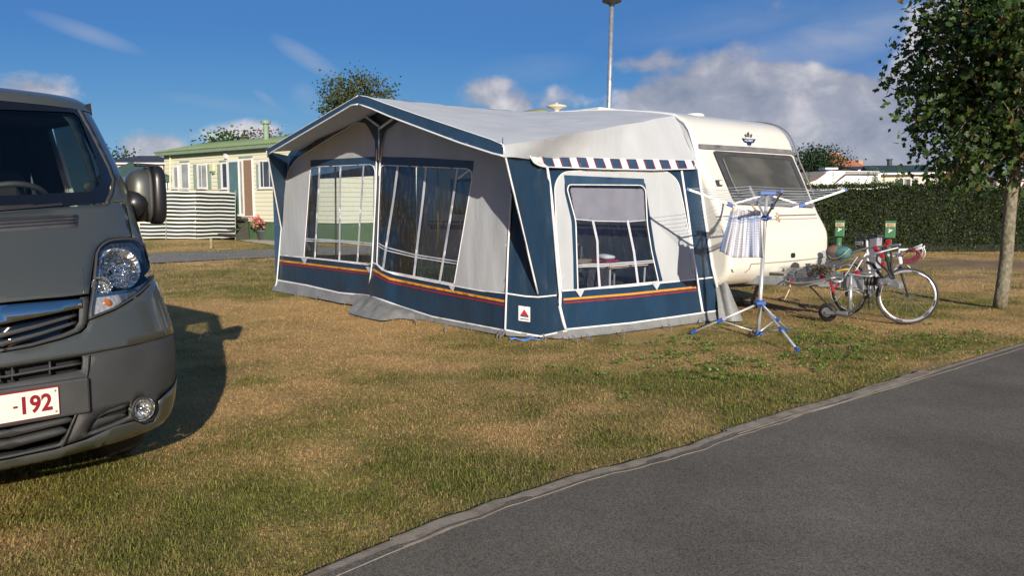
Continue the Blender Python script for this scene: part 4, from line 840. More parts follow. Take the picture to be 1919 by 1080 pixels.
tcp = N_.new('ShaderNodeTexCoord'); nfl = N_.new('ShaderNodeTexNoise'); nfl.inputs['Scale'].default_value = 900; nfl.inputs['Detail'].default_value = 2; sock(nt_, tcp.outputs['Object'], nfl.inputs['Vector'])
ndu = N_.new('ShaderNodeTexNoise'); ndu.inputs['Scale'].default_value = 4; ndu.inputs['Detail'].default_value = 9; ndu.inputs['Roughness'].default_value = .7; sock(nt_, tcp.outputs['Object'], ndu.inputs['Vector'])
rpp = N_.new('ShaderNodeValToRGB'); rpp.color_ramp.elements[0].color = (.080, .085, .073, 1); rpp.color_ramp.elements[1].color = (.138, .143, .120, 1); rpp.color_ramp.elements[0].position = .35; rpp.color_ramp.elements[1].position = .7; sock(nt_, nfl.outputs['Fac'], rpp.inputs[0]); sock(nt_, rpp.outputs[0], b_.inputs['Base Color'])
b_.inputs['Metallic'].default_value = .55; b_.inputs['Coat Weight'].default_value = .8; b_.inputs['Coat Roughness'].default_value = .06
mrp = N_.new('ShaderNodeMapRange'); mrp.inputs[3].default_value = .32; mrp.inputs[4].default_value = .52; sock(nt_, ndu.outputs['Fac'], mrp.inputs[0]); sock(nt_, mrp.outputs[0], b_.inputs['Roughness'])
m_plas = mat('bumper plastic', (.046, .046, .044), .5, vs=5, var=.18, bump=.25, bs=420, rvar=.08, dirt=((.07, .066, .058), 7, .62))
m_gblk = mat('gloss black', (.006, .006, .007), .12, var=.1, coat=.4); m_dull = mat('shadow black', (.010, .010, .010), .8, var=.1)
m_chrome = mat('chrome', (.72, .70, .66), .16, 1., var=.02); m_refl, nt_, b_ = newmat('lamp reflector'); b_.inputs['Metallic'].default_value = .35; b_.inputs['Base Color'].default_value = (.50, .50, .49, 1); b_.inputs['Roughness'].default_value = .25; b_.inputs['Coat Weight'].default_value = .35
vo_ = nt_.nodes.new('ShaderNodeTexVoronoi'); vo_.inputs['Scale'].default_value = 42; tc_ = nt_.nodes.new('ShaderNodeTexCoord'); sock(nt_, tc_.outputs['Object'], vo_.inputs['Vector']); bp_ = nt_.nodes.new('ShaderNodeBump'); bp_.inputs['Strength'].default_value = .5; bp_.inputs['Distance'].default_value = .012; sock(nt_, vo_.outputs['Distance'], bp_.inputs['Height']); sock(nt_, bp_.outputs[0], b_.inputs['Normal'])
m_bowl, nt_, b_ = newmat('faceted chrome bowl'); b_.inputs['Metallic'].default_value = .92; b_.inputs['Base Color'].default_value = (.80, .79, .76, 1); b_.inputs['Roughness'].default_value = .14
vo_ = nt_.nodes.new('ShaderNodeTexVoronoi'); vo_.inputs['Scale'].default_value = 34; tc_ = nt_.nodes.new('ShaderNodeTexCoord'); sock(nt_, tc_.outputs['Object'], vo_.inputs['Vector']); bp_ = nt_.nodes.new('ShaderNodeBump'); bp_.inputs['Strength'].default_value = .8; bp_.inputs['Distance'].default_value = .02; sock(nt_, vo_.outputs['Distance'], bp_.inputs['Height']); sock(nt_, bp_.outputs[0], b_.inputs['Normal'])
m_lens = film('clear lamp lens', (.95, .96, .96), refl=.02, rough=.02, bump=.02, bs=4)
m_ws = film('windscreen glass', (.78, .85, .83), refl=.03, rough=.01, bump=.006, bs=2)
m_amber = mat('amber bulb', (.42, .13, .03), .2, var=.15, vs=80)
m_trimi = mat('interior trim', (.14, .15, .125), .8, var=.08); m_dash = mat('dashboard', (.045, .055, .052), .75, var=.1, vs=6)
van = thing('van', 'grey green metallic van parked at the left edge, facing the road', 'van', VO - FV * 1.5)
PS = vpatch
# body shell (dark inner skin, floor) and painted panels
Vi = []; zi = np.linspace(.31, 1.33, 18); ui = np.r_[np.linspace(-3.2, -1.05, 8), np.linspace(-1, 1, 41), np.linspace(1.05, 3.2, 8)]
Vi = [vs(u, z, -.13) for z in zi for u in ui]; ni = len(ui)
link('inner_shell', Vi, [(j * ni + i, j * ni + i + 1, (j + 1) * ni + i + 1, (j + 1) * ni + i) for j in range(len(zi) - 1) for i in range(ni - 1)], m_dull, van, smooth=True)
bot = [VL(-.15 - .5 * (abs(t) / .82) ** 3, t, .33) for t in np.linspace(-.8, .8, 15)]
MB().prism(bot + [VL(-4.4, .82, .33), VL(-4.4, -.82, .33)], Z_ * .03).build('floor', m_dull, van)
hood_r = [(226, 378.5), (231, 381), (236, 388), (246.5, 444)]
PS('bonnet', [(-150, 409), (-60, 404), (0, 398.5), (81, 392), (197, 382.4)] + hood_r + [(230, 444.5), (209, 446), (198, 450), (189, 455.5), (182, 464), (178, 474), (172.8, 505), (166.6, 550.5), (120, 556), (72, 560), (0, 567.5), (-90, 574)], 0, m_paint, sym=True)
PS('bonnet_vent', [(-130, 421), (0, 408.5), (138, 402.5), (146, 404), (146.5, 408), (145.5, 424), (143, 426.5), (0, 435.5), (-130, 448)], .003, m_dkp, sym=True)
PS('bonnet_crease', strip([(176, 500), (162, 505), (156, 551)], 1.2) if False else [(153.5, 503), (155, 503), (157.5, 551), (156, 551)], .0015, m_paint)
for k_ in range(3): PS('vent_fin', [(-120, 421 + k_ * 7 + 5), (0, 411 + k_ * 7 + 3), (141, 406 + k_ * 6), (141, 408 + k_ * 6), (0, 413 + k_ * 7 + 3), (-120, 423 + k_ * 7 + 5)], .006, m_blk, sym=True)
PS('wing', [(229, 378), (238, 386), (249, 443.5), ('u', .90, 1.08), ('u', 1.02, 1.03), ('u', 1.35, 1.03), ('u', 1.35, 1.355), ('u', 1.0, 1.355), ('u', .93, 1.35)], 0, m_paint)
PS('wing', [('u', .99, 1.02), ('u', 1.0, .72), ('u', 1.06, .70), ('u', 1.08, .8), ('u', 1.2, .9), ('u', 1.35, .92), ('u', 1.35, 1.03), ('u', 1.02, 1.03)], 0, m_paint)
# headlamps
HL = [(167.3, 599), (170, 575), (174, 552), (180, 474), (184.5, 464), (191, 457), (200, 451.5), (210.5, 448), (230, 446.5), (251, 446), (262, 451), (271, 459), (277.5, 471), (281, 482), (287.5, 515), (286, 524), (279, 534), (265, 548), (242, 564), (217, 579.5)]
cx_ = np.mean(HL, 0); HLi = [tuple(cx_ + (np.array(q) - cx_) * .93) for q in HL]
hl = PS('headlight', HL, .004, m_dkp, holes=[HLi], thick=.03)
for side_, h in zip((0, 1), hl):
    def loc(x, y, off):
        u, z = px2uv(x, y); p = vs(u, z, off); q = vs(u, z, off - .1); n = nrm(p - q)
        if side_: p = p - LV * 2 * np.dot(p - VO, LV); n = n - LV * 2 * np.dot(n, LV)
        return p, n
    def inner(name, P, off, m, step=.03, holes=()):
        poly = topoly(P); V, F = cdt(poly, [topoly(q) for q in holes], step); A = [vs(v[0] / US, v[1], off) for v in V]
        if side_: A = [p - LV * 2 * np.dot(p - VO, LV) for p in A]
        o = link(name, A, F, m, h, smooth=True); return o
    circ = lambda x, y, r: [(x + r * math.cos(t), y + r * math.sin(t)) for t in np.linspace(0, 2 * math.pi, 25)[:-1]]
    inner('reflector', HL, -.022, m_refl, holes=[circ(226.5, 500, 37), circ(192.5, 533, 15)]); inner('reflector', HL, -.10, m_dull); inner('lens', HLi, .006, m_lens)
    for cx, cy, r, dp in ((228, 500, .092, .085), (193, 533, .040, .05)):
        p, n = loc(cx, cy, -.012); n = nrm(n * .5 + FV * .8)
        MB().lathe([(r * t, -dp * (1 - t * t)) for t in (.12, .3, .5, .7, .85, 1.)] + [(r * 1.07, .004), (r * 1.12, -.01)], p, n, 30).build('lamp_bowl', m_bowl, h, smooth=True)
        MB().ell(p - n * dp * .55, FV * .02, LV * .018, Z_ * .018).build('bulb', m_chrome, h, smooth=True)
    p, n = loc(207, 566, -.03); MB().ell(p, FV * .015, LV * .026, Z_ * .022, 12, 8).build('indicator_bulb', m_amber, h, smooth=True)
    inner('lamp_bezel', [(176, 549), (200, 545), (262, 536), (264, 541), (200, 552), (176, 555)], -.02, m_chrome)
    inner('lamp_bezel', [(181, 478), (188, 464), (204, 455), (236, 451), (258, 455), (270, 470), (276, 490), (270, 487), (262, 470), (246, 461), (215, 462), (196, 473), (186, 490)], -.022, m_midp)
# grille
PS('grille', [(-60, 576), (0, 569), (72, 562), (168, 553.5), (164.5, 603), (160, 614), (150, 622), (117, 634.5), (60, 650), (0, 660.5), (-60, 672)], -.06, m_gblk, sym=True)
PS('grille_surround', [(150.5, 557), (167.5, 554.5), (164, 603), (158, 615), (148, 622.5), (117, 634), (60, 649.5), (0, 660), (0, 655), (60, 643), (117, 626), (140, 616), (149, 603)], -.004, m_plas)
PS('chrome_bar', [(-60, 582), (0, 574), (80, 567.5), (150, 561.8), (151.5, 577), (80, 592.5), (0, 608.5), (-60, 621)], .010, m_chrome, sym=True, thick=.02)
for a, b, c_ in ((624, 606, 588), (641, 622, 602)):
    PS('grille_slat', [(-60, a + 9), (0, a), (75, b), (144, c_ - 1), (146, c_ + 4), (75, b + 7.5), (0, a + 9), (-60, a + 18)], -.010, m_plas, sym=True, thick=.035)
# painted bumper beam, plastic bumper, lower lip
PS('bumper_beam', [(-60, 675), (0, 662.5), (60, 652), (117, 637), (153, 624), (163, 614), (167.5, 601.5), (217, 582), (243, 566.5), (266, 550.5), (288, 526), ('u', 1.0, .97), ('u', 1.03, .72), (325, 624), (305, 632.5), (259, 645), (158, 664.5), (0, 690), (-60, 702)], 0, m_paint, sym=True)
FOG = [(269.7 + 23 * math.cos(t), 768 + 23.5 * math.sin(t)) for t in np.linspace(0, 2 * math.pi, 25)[:-1]]
LG = [(-40, 807), (0, 799), (145, 769), (148.5, 775.6), (141, 797), (130, 816), (114, 835), (60, 848), (0, 861), (-40, 868)]
UI = [(-40, 699), (0, 692), (156, 666.5), (158, 674), (156, 693), (100, 704), (0, 721), (-40, 729)]
POD = [(162, 817), (172, 796), (184, 780), (205, 768), (247, 753), (247, 772), (246, 783), (215, 797)]
bump = PS('bumper', [(-60, 703), (0, 691.5), (158, 666), (259, 646.5), (305, 634), (325, 625.5), ('u', 1.06, .715), ('u', 1.06, .585), ('u', .9, .562), ('u', .72, .522), (311, 737), (294, 751.5), (296, 768), (286, 789), (270, 795), (252, 788), (161, 823), (104, 841.5), (0, 863.5), (-60, 876)], -.003, m_plas, sym=True,
          holes=[POD, FOG, UI, LG], thick=.02)
PS('air_intake', [(-40, 690), (0, 684), (158, 660), (164, 674), (160, 700), (100, 712), (0, 729), (-40, 737)], -.07, m_dull, sym=True); PS('air_intake', [(-40, 797), (0, 791), (145, 762), (154, 772), (146, 799), (134, 822), (117, 840), (60, 854), (0, 868), (-40, 875)], -.075, m_dull, sym=True)
PS('intake_slat', [(-40, 713), (0, 706), (154, 679), (154.5, 683), (0, 710.5), (-40, 718)], -.006, m_plas, sym=True, thick=.035)
for x in (24, 95): PS('intake_slat', [(x, 692 - x * .162), (x + 2, 692 - x * .162), (x + 2, 718 - x * .17), (x, 718 - x * .17)], -.012, m_plas, thick=.02)
for a, b, x1_ in ((812, 784, 140), (835, 806, 131)): PS('intake_slat', [(-40, a + 8), (0, a), (x1_ - 10, b), (x1_, b + 2), (x1_ - 6, b + 8), (0, a + 13), (-40, a + 21)], -.004, m_plas, sym=True, thick=.04)
PS('pod_recess', POD, -.035, m_dull); PS('pod_fin', [(180, 790), (187, 777), (207, 768), (245, 755), (245, 764), (200, 778)], -.012, m_plas); PS('pod_fin', [(163, 817), (176, 792), (235, 778), (247, 783), (215, 797)], -.022, m_plas)
PS('crease', [(160, 667), (167, 666), (165, 690), (150, 760), (118, 836), (112, 836), (146, 762), (160, 700)], .010, m_plas)
PS('lower_lip', [(-60, 879), (0, 865), (104, 843), (161, 824.5), (215, 800), (252, 789.5), (270, 797), (288, 791), (298, 769), (296, 752.5), (311, 739), ('u', .72, .516), ('u', .9, .556), ('u', 1.06, .579), ('u', 1.06, .35), ('u', .8, .335), ('u', .5, .325), ('u', .32, .322), (190, 836), (104, 859), (0, 881), (-60, 895)], .004, m_paint, sym=True)
for h in PS('fog_ring', [(269.7 + 24 * math.cos(t), 768 + 24.5 * math.sin(t)) for t in np.linspace(0, 2 * math.pi, 25)[:-1]], .006, m_plas, holes=[[(269.7 + 20 * math.cos(t), 768 + 20.5 * math.sin(t)) for t in np.linspace(0, 2 * math.pi, 25)[:-1]]]): pass
for side_ in (0, 1):
    u, z = px2uv(269.7, 768); p = vs(u, z, -.002); n = nrm(nrm(vs(u, z, .1) - vs(u, z, 0)) * .5 + FV)
    if side_: p = p - LV * 2 * np.dot(p - VO, LV); n = n - LV * 2 * np.dot(n, LV)
    fo = MB().lathe([(.052 * t, -.045 * (1 - t * t)) for t in (.1, .3, .5, .7, .85, 1.)] + [(.056, .004), (.059, -.03)], p, n, 26).build('fog_light', m_bowl, van, smooth=True)
    MB().lathe([(0, .012), (.03, .010), (.047, .004), (.053, -.002)], p, n, 26).build('lens', m_lens, fo, smooth=True); MB().ell(p - n * .02, n * .012, LV * .014, Z_ * .014, 10, 6).build('bulb', m_chrome, fo, smooth=True)
# number plate
m_plate = mat('plate white', (.74, .71, .58), .4, vs=30, var=.05, dirt=((.5, .45, .33), 60, .68)); m_pred = mat('plate red', (.23, .012, .02), .4, var=.08)
pl = MB().boxa(VL(.016, 0, .588), FV * .006, LV * .178, Z_ * .062).build('number_plate', m_pred, van, bevel=.004)
MB().boxa(VL(.0235, 0, .588), FV * .0015, LV * .172, Z_ * .0565).build('plate_face', m_plate, pl)
text('plate_lettering', '192', .098, VL(.026, .148, .586), LV, Z_, m_pred, pl, .001, 'RIGHT', .86, bold=.0028); MB().boxa(VL(.026, .012, .588), FV * .001, LV * .008, Z_ * .0045).build('plate_lettering', m_pred, pl)
for z in (.545, .632): MB().ell(VL(.027, .16, z), FV * .003, LV * .005, Z_ * .005, 8, 6).build('plate_screw', m_steel, pl)
MB().boxa(VL(.002, 0, .588), FV * .012, LV * .30, Z_ * .078).build('plate_carrier', m_plas, van, bevel=.01)
# windscreen, frit, pillars, roof
WO = [(-140, 172), (0, 184), (137, 194), (166.6, 247), (199, 312), (208, 336), (204, 362), (195.5, 380.5), (81, 391), (0, 397.5), (-60, 403), (-160, 412)]
WI = [(-110, 200), (0, 205), (100, 209), (126, 210), (137, 211.5), (148, 220), (163, 256), (178, 293.5), (186, 322), (187.4, 335), (184, 348), (171, 359), (100, 363), (0, 367.5), (-90, 374)]
PS('windscreen_border', WO, .001, m_gblk, sym=True, holes=[]) if False else None
poW, poI = topoly(WO), topoly(WI); cl = lambda P: [np.array((max(0., q[0]), q[1])) for q in P]
def ring(name, off, m):
    V, F = cdt([q for i, q in enumerate(cl(poW)) if np.linalg.norm(q - cl(poW)[i - 1]) > 1e-5], [[np.array((q[0] if q[0] > 1e-4 else -.05, q[1])) for q in cl(poI)]], .035)
    A = [vs(v[0] / US, v[1], off) for v in V]; mir = [p - LV * 2 * np.dot(p - VO, LV) for p in A]; n = len(A)
    return link(name, A + mir, F + [tuple(i + n for i in f[::-1]) for f in F], m, van, smooth=True)
wsn = PS('windscreen', WO, -.002, m_ws, sym=True, thick=0, step=.05)
ring('windscreen_border', .002, m_gblk)
PS('pillar_trim', [(124, 207), (137, 207.5), (151, 217), (182, 293), (191, 330), (189, 350), (172, 363), (150, 364), (166, 356), (177, 345), (178, 330), (168, 296), (138, 223), (131, 215)], -.035, m_trimi)
PS('pillar', [(138.5, 193.5), (168.5, 247), (201, 312), (210.5, 337), (207, 362), (199, 381), (226, 378), ('u', .92, 1.355), ('u', 1.0, 1.355), ('u', 1.06, 1.36), ('u', 1.12, 1.55), ('u', 1.17, 1.75), ('u', 1.2, 1.93), ('u', .9, 1.95)], .0, m_paint)
PS('pillar_seal', [(138, 193), (168, 247), (200.5, 312), (209.5, 337), (206, 362), (197.5, 381), (204, 380.5), (212, 362), (215.5, 335), (206, 309), (174, 245), (143, 190)], .004, m_plas)
# side above the belt: rear pillar and quarter panels, side windows left open as glass
for sg in (1, -1):
    P3 = lambda X, z, t=1.: VL(X, sg * t * np.interp(z, _wz[:, 0], _wz[:, 1]), z)
    V = []; F = []
    m1 = MB()
    def quad(a, b, c_, d): m1.add([P3(*a), P3(*b), P3(*c_), P3(*d)], [(0, 1, 2, 3)])
    quad((-1.5, .9), (-4.6, .9), (-4.6, 1.36), (-1.32, 1.36)); quad((-1.32, .42), (-4.6, .42), (-4.6, .9), (-1.32, .9)); quad((-1.30, .9), (-1.32, .9), (-1.32, 1.36), (-1.30, 1.36))
    quad((-1.72, 1.36), (-2.3, 1.36), (-2.3, 1.93), (-1.82, 1.93)); quad((-3.3, 1.36), (-3.45, 1.36), (-3.45, 1.93), (-3.3, 1.93)); quad((-4.4, 1.36), (-4.6, 1.36), (-4.6, 1.93), (-4.4, 1.93)); quad((-1.3, 1.87), (-4.6, 1.87), (-4.6, 1.96), (-1.15, 1.96)); quad((-1.15, 1.9), (-1.3, 1.87), (-1.15, 1.96), (-1.1, 1.96))
    o = m1.build('side_panel', m_paint, van); s_ = o.modifiers.new('t', 'SOLIDIFY'); s_.thickness = .03
    for a, b in ((-1.2, -1.78), (-2.3, -3.3), (-3.45, -4.4)): MB().add([P3(a + (.15 if a > -1.3 else 0), 1.36, .99), P3(b, 1.36, .99), P3(b, 1.9, .99), P3(a - (.05 if a > -1.3 else 0), 1.9, .99)], [(0, 1, 2, 3)]).build('side_window', m_ws, van)
    for X in (-1.02, -3.75):
        w_ = MB().lathe([(.19, -.09), (.31, -.1), (.33, -.06), (.33, .06), (.31, .1), (.19, .09)], VL(X, sg * .74, .328), LV, 26).build('wheel', m_blk, van, smooth=True); MB().lathe([(0, .06), (.12, .07), (.19, .085), (.19, -.085)], VL(X, sg * .74, .328), LV * sg, 20).build('rim', m_alu, w_, smooth=True)
MB().add([VL(-4.6, -.86, .42), VL(-4.6, .86, .42), VL(-4.6, .77, 1.96), VL(-4.6, -.77, 1.96)], [(0, 1, 2, 3)]).build('rear_door', m_paint, van)
uu = np.linspace(-1.15, 1.15, 41); rows = [[vs(u, 1.905, .004) for u in uu], [vs(u, 1.935, .012) for u in uu], [vs(u, 1.955, .008) for u in uu], [vs(u, 1.955, .008) - FV * .07 + Z_ * .022 for u in uu], [vs(u, 1.955, 0) * A3(1, 1, 0) - FV * .25 - LV * .04 * np.sign(u) * min(1, abs(u) * 1.3) + Z_ * (2.0 + .01 * math.cos(u)) for u in uu], [vs(u, 1.955, 0) * A3(1, 1, 0) - FV * 1.2 - LV * .06 * np.sign(u) + Z_ * (2.005 + .03 * math.cos(u)) for u in uu], [vs(u, 1.955, 0) * A3(1, 1, 0) - FV * 3.35 - LV * .06 * np.sign(u) + Z_ * (2.0 + .03 * math.cos(u)) for u in uu]]
nn = len(uu); link('roof', [p for r in rows for p in r], [(j * nn + i, j * nn + i + 1, (j + 1) * nn + i + 1, (j + 1) * nn + i) for j in range(len(rows) - 1) for i in range(nn - 1)], m_paint, van, smooth=True)
# cabin
MB().boxa(VL(-.98, 0, 1.27), FV * .33, LV * .72, Z_ * .07).build('dashboard', m_dash, van, bevel=.05)
MB().ell(VL(-1.0, .33, 1.36), FV * .14, LV * .24, Z_ * .09, 20, 10).build('instrument_hood', m_dash, van, smooth=True)
MB().torus(VL(-1.22, .36, 1.40), nrm(-FV * .55 + Z_ * .8), .195, .016, 36, 8).build('steering_wheel', m_plas, van, smooth=True)
for t in (.38, -.38):
    MB().boxa(VL(-1.75, t, 1.28), FV * .09 - Z_ * .0, LV * .23, Z_ * .33).build('seat', m_dull, van, bevel=.08); MB().boxa(VL(-1.80, t, 1.70), FV * .05, LV * .12, Z_ * .09).build('headrest', m_dull, van, bevel=.04)
MB().boxa(VL(-1.55, 0, .9), FV * .3, LV * .62, Z_ * .08).build('seat', m_dull, van, bevel=.05)
MB().boxa(VL(-2.32, .0, 1.2), FV * .015, LV * .80, Z_ * .78).build('bulkhead', m_dull, van)
MB().ell(VL(-1.02, .72, 1.50), FV * .012, LV * .05, Z_ * .033, 14, 8).build('holder', m_blk, van, smooth=True); MB().cyl(VL(-1.03, .71, 1.33), VL(-1.02, .72, 1.50), .016, n=8).build('holder', m_blk, van)
for a, b in (((-40, 402), (112, 388)), ((-40, 396), (60, 391))): MB().tube([vs(*px2uv(*q), .022) for q in dens([a, b], 12, False)], .007, 5).build('wiper', m_blk, van)
MB().boxa(VL(-1.75, 0, 1.90), FV * .62, LV * .70, Z_ * .035).build('headliner', m_dull, van, bevel=.02)
m_satin = mat('satin black', (.012, .012, .013), .35, var=.1)
# door mirror
for sg in (1, -1):
    mc_ = VL(-.95, .965 * sg, 1.458); dm = nrm(LV * .75 * sg + FV * -.0 + A3(.35, .12, 0) * (1 if sg > 0 else -1)); em_ = np.cross(Z_, dm)
    mi = MB().ell(mc_ - dm * .015, dm * .085, em_ * .11, Z_ * .145, 28, 16, .78).build('mirror', m_paint, van, smooth=True)
    MB().ell(mc_ + dm * .062, dm * .042, em_ * .12, Z_ * .165, 24, 12, .55).build('mirror_frame', m_satin, mi, smooth=True); MB().ell(mc_ + dm * .015, dm * .02, em_ * .118, Z_ * .154, 24, 12, .7).build('mirror_band', m_plas, mi, smooth=True)
    MB().bar(mc_ + dm * .06 + Z_ * .162 - em_ * .05, mc_ - dm * .05 + Z_ * .165 - em_ * .06, .05, .018).build('mirror_band', m_blk, mi, bevel=.005)
    MB().tube([VL(-.86, .84 * sg, 1.40), VL(-.90, .91 * sg, 1.41), mc_ - dm * .03 - Z_ * .06], [.085, .065, .05], 12).build('mirror_arm', m_satin, mi, smooth=True)
    MB().ell(mc_ - dm * .05 - Z_ * .075 - em_ * .05, dm * .06, em_ * .07, Z_ * .075, 16, 10, .8).build('mirror_foot', m_satin, mi, smooth=True)
# ================================================================ rotary airer, towel, pegs
m_wal = mat('white aluminium', (.60, .60, .60), .35, .5, var=.08, vs=12); m_bluep = mat('blue plastic', (.015, .085, .34), .4, var=.15); m_line = mat('plastic line', (.50, .55, .60), .5, var=.1); m_arm_shade = mat('shaded arm', (.16, .17, .18), .4, .6, var=.1)  # darker arm metal: backlit shade of the front arm put into its colour
AY = 8.45; ad = lambda x, y: PY(x, y, AY)
ar = thing('rotary_airer', 'folding rotary clothes airer on a tripod, standing in front of the caravan', 'clothes airer', A3(ad(1420, 630)[0], AY, 0))
pb, pt = ad(1420.5, 632), ad(1437, 364); pb[2] = max(.012, pb[2])
pt_at = lambda y: pb + (pt - pb) * ((632 - y) / 268.)
MB().tube([pb, pt_at(480)], .021, 14).build('pole', m_wal, ar, smooth=True); MB().tube([pt_at(482), pt], .0165, 14).build('pole', m_wal, ar, smooth=True)
legs = [G(1297, 627), G(1495, 661), G(1476, 622)]; hub = pt_at(569)
kn = [ad(1348, 604), None, None]; col_ = pt_at(626)
MB().cyl(hub - Z_ * .03, hub + Z_ * .035, .034).boxa(hub, A3(.05, 0, 0), A3(0, .05, 0), Z_ * .016).build('hub', m_bluep, ar, bevel=.004); MB().cyl(col_ - Z_ * .02, col_ + Z_ * .02, .036).boxa(col_, A3(.055, 0, 0), A3(0, .05, 0), Z_ * .012).build('collar', m_bluep, ar, bevel=.004)
for g in legs:
    g = g + Z_ * .02; l_ = MB().tube([hub + nrm(g - hub) * .03, g], .0125, 10).build('leg', m_wal, ar, smooth=True)
    k_ = hub + (g - hub) * .585; MB().tube([col_, k_], .0085, 8).build('brace', m_wal, ar, smooth=True); d = nrm(g - hub)
    MB().cyl(k_ - d * .03, k_ + d * .03, .021).build('clip', m_bluep, l_); MB().cyl(g - d * .045, g + d * .012, .017).build('foot', m_bluep, l_)
tips = [ad(1289, 354.5), PY(1465, 359, 7.62), ad(1585, 355.5), PY(1405, 350, 9.28)]; lh = pt_at(408)
MB().cyl(lh - Z_ * .03, lh + Z_ * .03, .03).boxa(lh, A3(.055, 0, 0), A3(0, .045, 0), Z_ * .018).build('hub', m_bluep, ar, bevel=.004)
MB().boxa(pt + Z_ * .01, A3(.085, 0, 0), A3(0, .05, 0), Z_ * .02).cyl(pt, pt + Z_ * .045, .02).build('hub', m_bluep, ar, bevel=.006)
AT = lambda k, t: lh + (tips[k] - lh) * t
for k in range(4):
    d = nrm(tips[k] - lh); j = AT(k, .455)
    MB().bar(lh + d * .04, tips[k], .018, .024).build('arm', m_arm_shade if k == 1 else m_wal, ar, bevel=.003)
    MB().bar(pt + nrm(j - pt) * .07, j, .016, .016).build('strut', m_wal, ar); MB().bar(j - d * .035, j + d * .035, .032, .042).build('clip', m_bluep, ar, bevel=.004); MB().bar(tips[k] - d * .015, tips[k] + d * .012, .022, .03).build('end_cap', m_bluep, ar)
ml = MB()
for t in (.44, .52, .60, .69, .78, .88, .97):
    for k in range(4):
        a, b = AT(k, t) + Z_ * .014, AT((k + 1) % 4, t) + Z_ * .014; ml.tube([a, (a * 2 + b) / 3 - Z_ * .008, (a + 2 * b) / 3 - Z_ * .008, b], .0021, 4)
ml.build('line', m_line, ar)
# checked towel
mt, nt_, b_ = newmat('checked cotton'); N_ = nt_.nodes; uv = N_.new('ShaderNodeUVMap'); sx = N_.new('ShaderNodeSeparateXYZ'); sock(nt_, uv.outputs[0], sx.inputs[0])
def lines(src, n, w, off=0.):
    a = N_.new('ShaderNodeMath'); a.operation = 'MULTIPLY_ADD'; sock(nt_, src, a.inputs[0]); a.inputs[1].default_value = n; a.inputs[2].default_value = off
    f = N_.new('ShaderNodeMath'); f.operation = 'FRACT'; sock(nt_, a.outputs[0], f.inputs[0]); g = N_.new('ShaderNodeMath'); g.operation = 'LESS_THAN'; sock(nt_, f.outputs[0], g.inputs[0]); g.inputs[1].default_value = w; return g.outputs[0]
prev = None
for src, n, w, off, c_, fac in ((0, 13, .22, .3, (.16, .18, .26), .55), (1, 20, .22, .1, (.16, .18, .26), .55), (0, 1.3, .09, .02, (.05, .16, .42), .75), (0, 1.3, .05, .16, (.05, .16, .42), .6), (1, 1., .035, -.16, (.05, .16, .42), .7), (1, 1., .02, -.22, (.05, .16, .42), .6)):
    mx = N_.new('ShaderNodeMixRGB'); li = lines(sx.outputs[src], n, w, off); mu = N_.new('ShaderNodeMath'); mu.operation = 'MULTIPLY'; sock(nt_, li, mu.inputs[0]); mu.inputs[1].default_value = fac; sock(nt_, mu.outputs[0], mx.inputs[0])
    if prev: sock(nt_, prev, mx.inputs[1])
    else: mx.inputs[1].default_value = (.66, .66, .69, 1)
    mx.inputs[2].default_value = c_ + (1,); prev = mx.outputs[0]
sock(nt_, prev, b_.inputs['Base Color']); b_.inputs['Roughness'].default_value = .9
nxx, nyy = 46, 30; V = []; UVs = []
for j in range(nyy + 1):
    t = j / nyy
    for i in range(nxx + 1):
        s = i / nxx; s2 = s if s > .22 else s
        top = PY(1370 + 55 * s, 395 - 1.5 * s + 1.5 * math.sin(s * 20), 8.40 - .12 * s); bot = PY(1352 + 78 * s, 471 + 13 * min(1, s * 3.2) - 1 * s, 8.40 - .13 * s)
        p = top * (1 - t) + bot * t; f_ = (.25 + .75 * t) * (.030 * math.sin(s * 23 + .6) + .016 * math.sin(s * 47 + t * 1.5) + .006 * math.sin(s * 90 + 2)); f_ += .05 * t * max(0, .3 - s) / .3
        V.append(p + A3(.008 * math.sin(s * 30) * t, f_, .004 * math.sin(t * 11 + s * 5))); UVs.append((s, t))
tw = link('towel', V, [(j * (nxx + 1) + i, j * (nxx + 1) + i + 1, (j + 1) * (nxx + 1) + i + 1, (j + 1) * (nxx + 1) + i) for j in range(nyy) for i in range(nxx)], mt, smooth=True, loc=V[0])
ul = tw.data.uv_layers.new(name='UVMap')
for lp in tw.data.loops: ul.data[lp.index].uv = UVs[lp.vertex_index]
s_ = tw.modifiers.new('t', 'SOLIDIFY'); s_.thickness = .002
tag(tw, 'white and blue checked tea towel hanging from the airer line', 'towel')
m_wood = mat('peg wood', (.33, .23, .13), .7, vs=30, var=.2)
def peg(x, y, Y, lean, label):
    o = PY(x, y, Y); p = thing('clothes_peg', label, 'clothes peg', o, 'wooden pegs on the airer'); d = nrm(A3(lean, .1, 1)); s = nrm(np.cross(d, A3(0, 1, 0)))
    for k in (-1, 1): MB().bar(o - d * .042 + s * .004 * k, o + d * .042 + s * .008 * k, .010, .008, up=(0, 1, 0)).build('jaw', m_wood, p)
    MB().cyl(o - A3(0, .009, 0) + d * .008, o + A3(0, .009, 0) + d * .008, .007, n=8).build('spring', m_steel, p)
peg(1374, 390, 8.36, .25, 'wooden peg holding the left top corner of the checked towel'); peg(1413, 389, 8.25, -.55, 'slanting wooden peg on the top edge of the checked towel'); peg(1456, 406, 8.25, .0, 'upright wooden peg, the left of two close together right of the airer pole'); peg(1460.5, 409, 8.3, .03, 'upright wooden peg, the right of two close together right of the airer pole')
